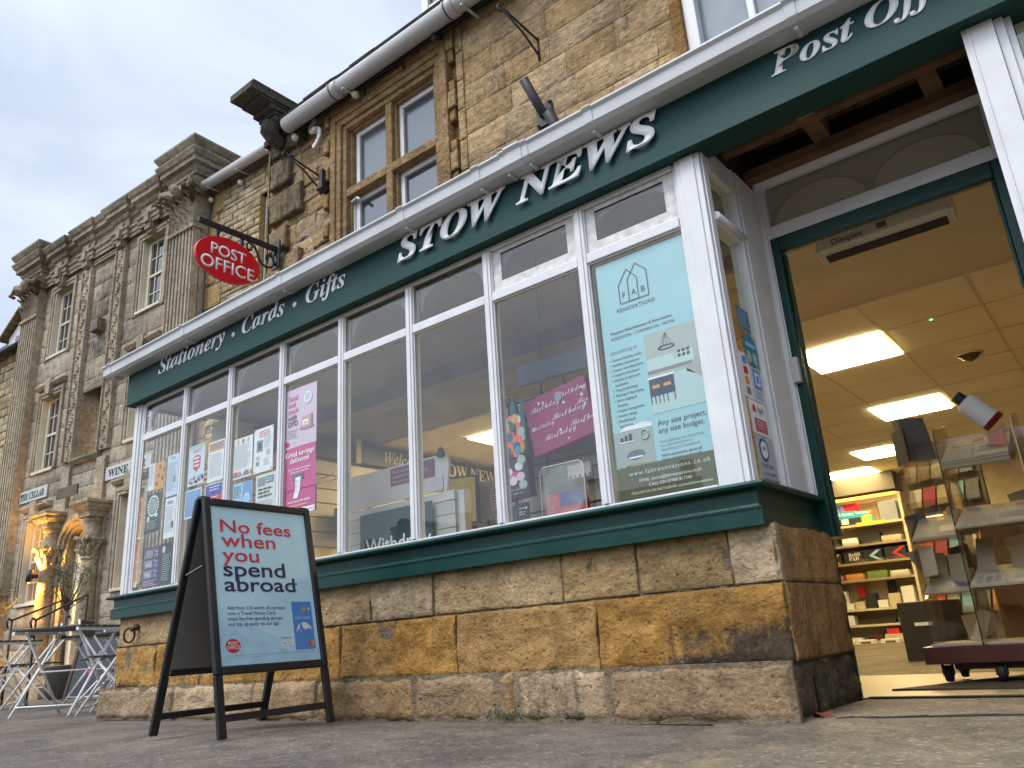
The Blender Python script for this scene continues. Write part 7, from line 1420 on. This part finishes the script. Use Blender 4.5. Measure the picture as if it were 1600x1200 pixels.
g = MB(); g.poly([(7.3, 0.28, 5.2), (8.09, 0.28, 5.2), (8.09, 0.28, 7.1), (7.3, 0.28, 7.1)]); g.build('pane', M['house_glass'], w1)
f = MB(); f.tube([(5.32, -0.06, 7.74), (9.6, -0.06, 7.74)], 0.082, 14); gg = f.build('eaves_gutter', M['greyplastic'], ch)
for k in range(5): f = MB(); f.bar((6.1 + 0.75 * k, 0.14, 7.66), (6.1 + 0.75 * k, -0.12, 7.64), 0.025, 0.014); f.build('gutter_bracket', M['greyplastic'], gg)
f = MB(); f.box(5.86, 9.6, 0.0, 0.13, 7.66, 7.78); f.prism([(5.86, -0.02, 7.80), (5.86, 2.5, 9.2), (5.86, 2.5, 7.8)], (3.74, 0, 0)); f.build('roof', M['slate'], ch)
for k, (x, lab) in enumerate(((5.98, 'small white festoon bulb at the gutter end beside the right pilaster'), (6.75, 'small white festoon bulb on the coursed stone wall left of centre'), (7.75, 'small white festoon bulb on the coursed stone wall beside its tall white window'))):
    p_ = NB + Matrix.Rotation(TH, 3, 'Z') @ Vector((x, 0.05, 7.52)); t = thing('festoon_bulb', lab, 'light bulb', p_, group='festoon bulbs on the coursed stone house'); f = MB(); f.lathe([(0.0, -0.045), (0.03, -0.035), (0.045, 0.0), (0.03, 0.035), (0.015, 0.045)], tuple(p_), 10); f.build('globe', M['bulb'], t); f = MB(); f.tube([p_ + Vector((0, 0, 0.045)), p_ + Vector((0, 0, 0.09))], 0.015, 6); f.build('lamp_holder', M['matblack'], t)

# --- farthest house on the left with a dormer
fh = frame_thing('cottage', 'stone cottage at the far left with a stone slate roof and a white rendered dormer', 'cottage')
b = MB(); zs_ = [0.0]; rnd = random.Random(6)
while zs_[-1] < 6.75: zs_.append(zs_[-1] + rnd.uniform(0.12, 0.2))
ashlar(b, (0, 0.15, 0), X_, NY, -4.5, 0.0, zs_, mean=0.36, cols=RUB, seed=51, res=0.16, amp=0.012, pj=0.012, edge=0.012, gap=0.006, md=0.012, stn=lambda u, z: 0.12 + 0.2 * sm(z, 6.2, 6.7)); b.box(-4.5, 0, 0.3, 0.6, 0, 6.7)
for k in range(16): block(b, (0, 0.15, 0), X_, NY, -0.35 - 0.15 * (k % 2), -0.02, 0.4 * k, 0.39 + 0.4 * k, (0.36, 0.25, 0.12), prot=0.015, amp=0.006, res=0.1, edge=0.01, seed=k, stn=lambda u, z: 0.1)
b.build('wall', M['rubble'], fh)
f = MB(); rnd = random.Random(8)
for k in range(16):
    u = -4.5; y0 = 0.0 + 0.17 * k; z0 = 6.72 + 0.19 * k
    while u < 0.0:
        wd = rnd.uniform(0.2, 0.5); f.prism([(u + 0.005, y0, z0), (min(0.0, u + wd) - 0.005, y0, z0), (min(0.0, u + wd) - 0.005, y0 + 0.24, z0 + 0.26), (u + 0.005, y0 + 0.24, z0 + 0.26)], (0, -0.02, 0.02)); u += wd
f.build('roof', M['slate'], fh)
f = MB(); f.tube([(-4.5, -0.10, 6.66), (-0.02, -0.10, 6.66)], 0.06, 10); f.build('eaves_gutter', M['matblack'], fh)
f = MB(); f.prism([(-1.75, 0.35, 6.6), (-0.45, 0.35, 6.6), (-0.45, 0.35, 7.35), (-1.1, 0.35, 7.75), (-1.75, 0.35, 7.35)], (0, 2.2, 0)); dm = f.build('dormer', flat('white_render', (0.66, 0.66, 0.66), 0.8, var=0.08, scale=3), fh)
f = MB(); f.box(-1.4, -0.8, 0.33, 0.36, 6.75, 7.3); f.build('pane', M['house_glass'], dm)
f = MB(); rnd = random.Random(5)
for sg in (-1, 1):
    for k in range(6):
        a, c = k / 6, (k + 1.25) / 6; x0 = -1.1 + sg * 0.85 * (1 - a); z0 = 7.30 + 0.55 * a; x1 = -1.1 + sg * 0.85 * max(0, 1 - c); z1 = 7.30 + 0.55 * min(1, c); y = 0.2
        while y < 2.6:
            wd = rnd.uniform(0.2, 0.4); f.prism([(x0, y, z0), (x0, y + wd - 0.008, z0), (x1, y + wd - 0.008, z1), (x1, y, z1)], (sg * 0.02, 0, 0.035)); y += wd
f.build('dormer_roof', flat('mossy_slate', (0.26, 0.19, 0.09), 0.9, var=0.5, scale=6), dm)

# ================================================================== TERRACE: folding chairs and tables
def chair(loc, rz, label, group='folding chairs on the terrace'):
    t = thing('folding_chair', label, 'chair', loc, rot=(0, 0, rz), group=group)
    for s_ in (-1, 1):
        x = 0.19 * s_; f = MB(); f.tube([(x, -0.25, 0.006), (x, 0.02, 0.44), (x, 0.20, 0.70), (x, 0.24, 0.84)], 0.011, 6); f.build('leg', M['chairwhite'], t, off=L0)
        f = MB(); f.tube([(x * 0.86, 0.24, 0.006), (x * 0.86, -0.16, 0.445)], 0.011, 6); f.build('leg', M['chairwhite'], t, off=L0)
    f = MB(); f.tube([(-0.19, -0.21, 0.07), (0.19, -0.21, 0.07)], 0.007, 5); f.tube([(-0.165, 0.2, 0.05), (0.165, 0.2, 0.05)], 0.007, 5); f.tube([(-0.165, 0.03, 0.235), (0.165, 0.03, 0.235)], 0.006, 5); f.build('stretcher', M['chairwhite'], t, off=L0)
    f = MB(); [f.box(-0.2, 0.2, -0.2 + 0.068 * k, -0.2 + 0.068 * k + 0.055, 0.445, 0.462) for k in range(6)]; f.build('seat', M['slat'], t, bevel=0.003, seg=1, off=L0)
    f = MB(); f.box(-0.21, 0.21, 0.19, 0.205, 0.69, 0.75); f.box(-0.21, 0.21, 0.205, 0.22, 0.775, 0.835); f.build('backrest', M['slat'], t, bevel=0.003, seg=1, off=L0)
    return t
def table(loc, rz, label, w_=0.7, d=0.58, h=0.72):
    t = thing('folding_table', label, 'table', loc, rot=(0, 0, rz), group='folding tables on the terrace')
    f = MB(); n_ = 7
    for k in range(n_): f.box(-w_ / 2, w_ / 2, -d / 2 + d * k / n_, -d / 2 + d * (k + 0.82) / n_, h - 0.018, h)
    f.build('table_top', M['slat'], t, bevel=0.003, seg=1, off=L0)
    f = MB()
    for s_ in (-1, 1): f.box(s_ * (w_ / 2 - 0.03) - 0.012, s_ * (w_ / 2 - 0.03) + 0.012, -d / 2, d / 2, h - 0.045, h - 0.019)
    f.build('top_rail', M['chairwhite'], t, off=L0)
    for s_ in (-1, 1):
        x = s_ * (w_ / 2 - 0.06)
        f = MB(); f.tube([(x, -d / 2 + 0.03, 0.006), (x, d / 2 - 0.08, h - 0.03)], 0.012, 6); f.build('leg', M['chairwhite'], t, off=L0)
        f = MB(); f.tube([(x - 0.025 * s_, d / 2 - 0.03, 0.006), (x - 0.025 * s_, -d / 2 + 0.08, h - 0.03)], 0.012, 6); f.build('leg', M['chairwhite'], t, off=L0)
    f = MB(); f.tube([(-w_ / 2 + 0.06, -d / 2 + 0.08, 0.09), (w_ / 2 - 0.06, -d / 2 + 0.08, 0.09)], 0.007, 5); f.tube([(-w_ / 2 + 0.06, 0, h / 2), (w_ / 2 - 0.06, 0, h / 2)], 0.007, 5); f.build('stretcher', M['chairwhite'], t, off=L0)
    return t
table((-7.55, 0.22, 0), R(25), 'white legged folding table nearest the shop corner, beside the right hand chair')
chair((-7.02, 0.42, 0), R(-40), 'white framed folding chair nearest the stone corner of the shop')
table((-8.9, 1.35, 0), R(8), 'folding table with a dark slatted top in the middle of the terrace', w_=1.25, d=0.62)
chair((-9.45, 0.72, 0), R(-35), 'white framed folding chair between the two front tables')
chair((-8.5, 1.0, 0), R(140), 'folding chair partly hidden behind the nearest table')
table((-10.3, 0.62, 0), R(20), 'folding table at the left edge of the photo')
chair((-9.9, 1.9, 0), R(170), 'folding chair in shade at the back of the terrace')
chair((-8.0, 1.9, 0), R(175), 'folding chair standing farthest back behind the stone corner of the shop')
chair((-7.35, 1.05, 0), R(150), 'white framed folding chair tucked behind the stone corner of the shop')
chair((-10.9, 0.95, 0), R(-30), 'white framed folding chair at the very left edge of the photo')
t = thing('menu_board', 'dark menu board with a red brown edge leaning behind the left table', 'menu board', (-10.6, 1.75, 0.0), rot=(R(-14), 0, R(20))); f = MB(); f.box(-0.3, 0.3, 0, 0.02, 0.05, 0.85); f.build('board', flat('slate_board', (0.03, 0.033, 0.04), 0.5), t, off=L0); f = MB(); f.box(-0.34, -0.301, -0.01, 0.03, 0, 0.9); f.box(0.301, 0.34, -0.01, 0.03, 0, 0.9); f.box(-0.3, 0.3, -0.01, 0.03, 0.851, 0.9); f.build('board_frame', flat('red_brown_wood', (0.09, 0.03, 0.02), 0.6), t, off=L0); f = MB(); f.lathe([(0.0, -0.004), (0.05, -0.004)], (0.0, 0, 0.35), 14, axis='y'); f.build('red_emblem', CORAL, t, off=L0)
# handrails at the steps
for k, (a, c, lab) in enumerate((((-12.0, 1.35, 1.05), (-13.0, 2.45, 1.42), 'thin black iron handrail rising to the left of the arched door'), ((-10.85, 1.2, 0.98), (-12.35, 2.45, 1.42), 'thin black iron handrail with a curled end rising to the arched door'))):
    t = thing('handrail', lab, 'handrail', (a[0], a[1], 0)); f = MB(); f.tube([(a[0] + 0.06, a[1] - 0.06, a[2] - 0.10), (a[0] + 0.11, a[1] - 0.1, a[2] - 0.04), (a[0] + 0.07, a[1] - 0.07, a[2] + 0.02), a, c], 0.014, 6); f.build('rail', M['iron'], t); [(lambda f: (f.tube([p0, p1], 0.014, 6), f.build('post', M['iron'], t)))(MB()) for p0, p1 in (((a[0], a[1], 0), a), ((c[0], c[1], 0.3), c))]
# small trees in planters by the door
def olive(loc, h, label, seed, spread=0.34, leaves=520):
    t = thing('olive_tree', label, 'tree', loc, rot=(0, 0, seed), group='potted olive trees by the door'); rnd = random.Random(seed)
    f = MB(); f.lathe([(0.0, 0.0), (0.17, 0.0), (0.21, 0.42), (0.23, 0.44), (0.20, 0.45), (0.19, 0.41), (0.0, 0.40)], seg=16); f.build('planter', M['pot'], t, off=L0)
    f = MB(); tips = []; f.tube([(0, 0, 0.4), (0.02, 0.01, 0.4 + (h - 0.4) * 0.25), (-0.01, 0.02, 0.4 + (h - 0.4) * 0.45)], [0.03, 0.024, 0.02], 7)
    base = Vector((-0.01, 0.02, 0.4 + (h - 0.4) * 0.45))
    for k in range(16):
        a = rnd.random() * 6.28; r_ = spread * rnd.uniform(0.35, 1.0); top = Vector((r_ * math.cos(a), r_ * math.sin(a), h * rnd.uniform(0.66, 1.0))); m_ = base.lerp(top, 0.5) + Vector((rnd.uniform(-.05, .05), rnd.uniform(-.05, .05), -0.04))
        f.tube([base, m_, top], [0.011, 0.007, 0.003], 5); tips += [(base, m_, top)]
        for j in range(4): q = m_.lerp(top, rnd.random()); e = q + Vector((rnd.gauss(0, 0.09), rnd.gauss(0, 0.09), rnd.uniform(0.0, 0.16))); f.tube([q, e], [0.004, 0.002], 4); tips.append((q, q.lerp(e, .5), e))
    f.build('trunk', M['bark'], t, off=L0)
    f = MB()
    for k in range(leaves):
        s_ = rnd.choice(tips); p_ = s_[1].lerp(s_[2], rnd.uniform(0.1, 1.05)) + Vector((rnd.gauss(0, 0.018), rnd.gauss(0, 0.018), rnd.gauss(0, 0.018))); d = Vector((rnd.gauss(0, 1), rnd.gauss(0, 1), rnd.gauss(0.3, 0.8))).normalized(); s2 = d.orthogonal().normalized(); ln = rnd.uniform(0.04, 0.07)
        f.poly([p_, p_ + d * ln * 0.5 + s2 * ln * 0.14, p_ + d * ln, p_ + d * ln * 0.5 - s2 * ln * 0.14])
    f.build('crown', M['leaf'], t, off=L0)
Rm = Matrix.Rotation(TH, 3, 'Z')
olive(NB + Rm @ Vector((4.05, -0.6, 0)), 2.15, 'sparse potted olive tree in front of the arched door', 3)
olive(NB + Rm @ Vector((1.75, -0.7, 0)), 2.0, 'potted olive tree at the far left edge by the fluted pilaster', 7, 0.4)

# ================================================================== ACROSS THE STREET (seen as reflections in the shop glass)
def far_house(x, w_, h, y, label, seed):
    t = thing('stone_house', label, 'house', (x, y, 0), group='houses across the square'); rnd = random.Random(seed)
    f = MB(); f.box(x, x + w_, y - 7, y, 0, h); f.prism([(x, y, h), (x, y - 7, h), (x, y - 3.5, h + 3.2)], (w_, 0, 0)); f.build('wall', flat('far_stone', (0.25, 0.19, 0.115), 0.9, var=0.3, scale=1.5), t)
    f = MB(); f.prism([(x - 0.2, y + 0.3, h - 0.1), (x - 0.2, y - 3.5, h + 3.4), (x - 0.2, y - 3.5, h + 3.25), (x - 0.2, y + 0.3, h - 0.25)], (w_ + 0.4, 0, 0)); f.build('roof', M['slate'], t)
    for cx in (x + 0.5, x + w_ - 1.1): f = MB(); f.box(cx, cx + 0.7, y - 3.9, y - 3.1, h + 2.6, h + 4.6); f.box(cx - 0.08, cx + 0.78, y - 3.98, y - 3.02, h + 4.4, h + 4.55); f.build('chimney', flat('far_stone', (0.25, 0.19, 0.115)), t)
    n_ = int(w_ / 2.4)
    for k in range(n_):
        for z in (1.0, 3.8):
            a = x + (k + 0.5) * w_ / n_ - 0.5; f = MB(); f.box(a, a + 1.0, y, y + 0.05, z, z + 1.5); wn = f.build('window', M['cream'], t); g = MB(); g.box(a + 0.08, a + 0.92, y + 0.05, y + 0.055, z + 0.08, z + 1.42); g.build('pane', M['house_glass'], wn)
xx = -62
for k in range(10):
    w_ = 8 + (k * 37 % 5); far_house(xx, w_, 5.4 + (k * 53 % 7) * 0.25, -42 - (k % 3) * 1.5, ['long low', 'tall narrow', 'plain', 'broad', 'gabled', 'small', 'square', 'old', 'deep roofed', 'end'][k] + ' stone house across the square behind the photographer', k); xx += w_ + 0.3

for o in [o for o in list(COL.objects) if o.type == 'MESH' and o.name.split('.')[0] in ('window_jamb_stones', 'window_reveal', 'top_rail', 'gutter_seal', 'trim', 'bolt', 'hinge', 'bolt_head', 'end_cap', 'recess_joist', 'recess_batten', 'fork', 'board_frame', 'curtain')]: split_pieces(o)
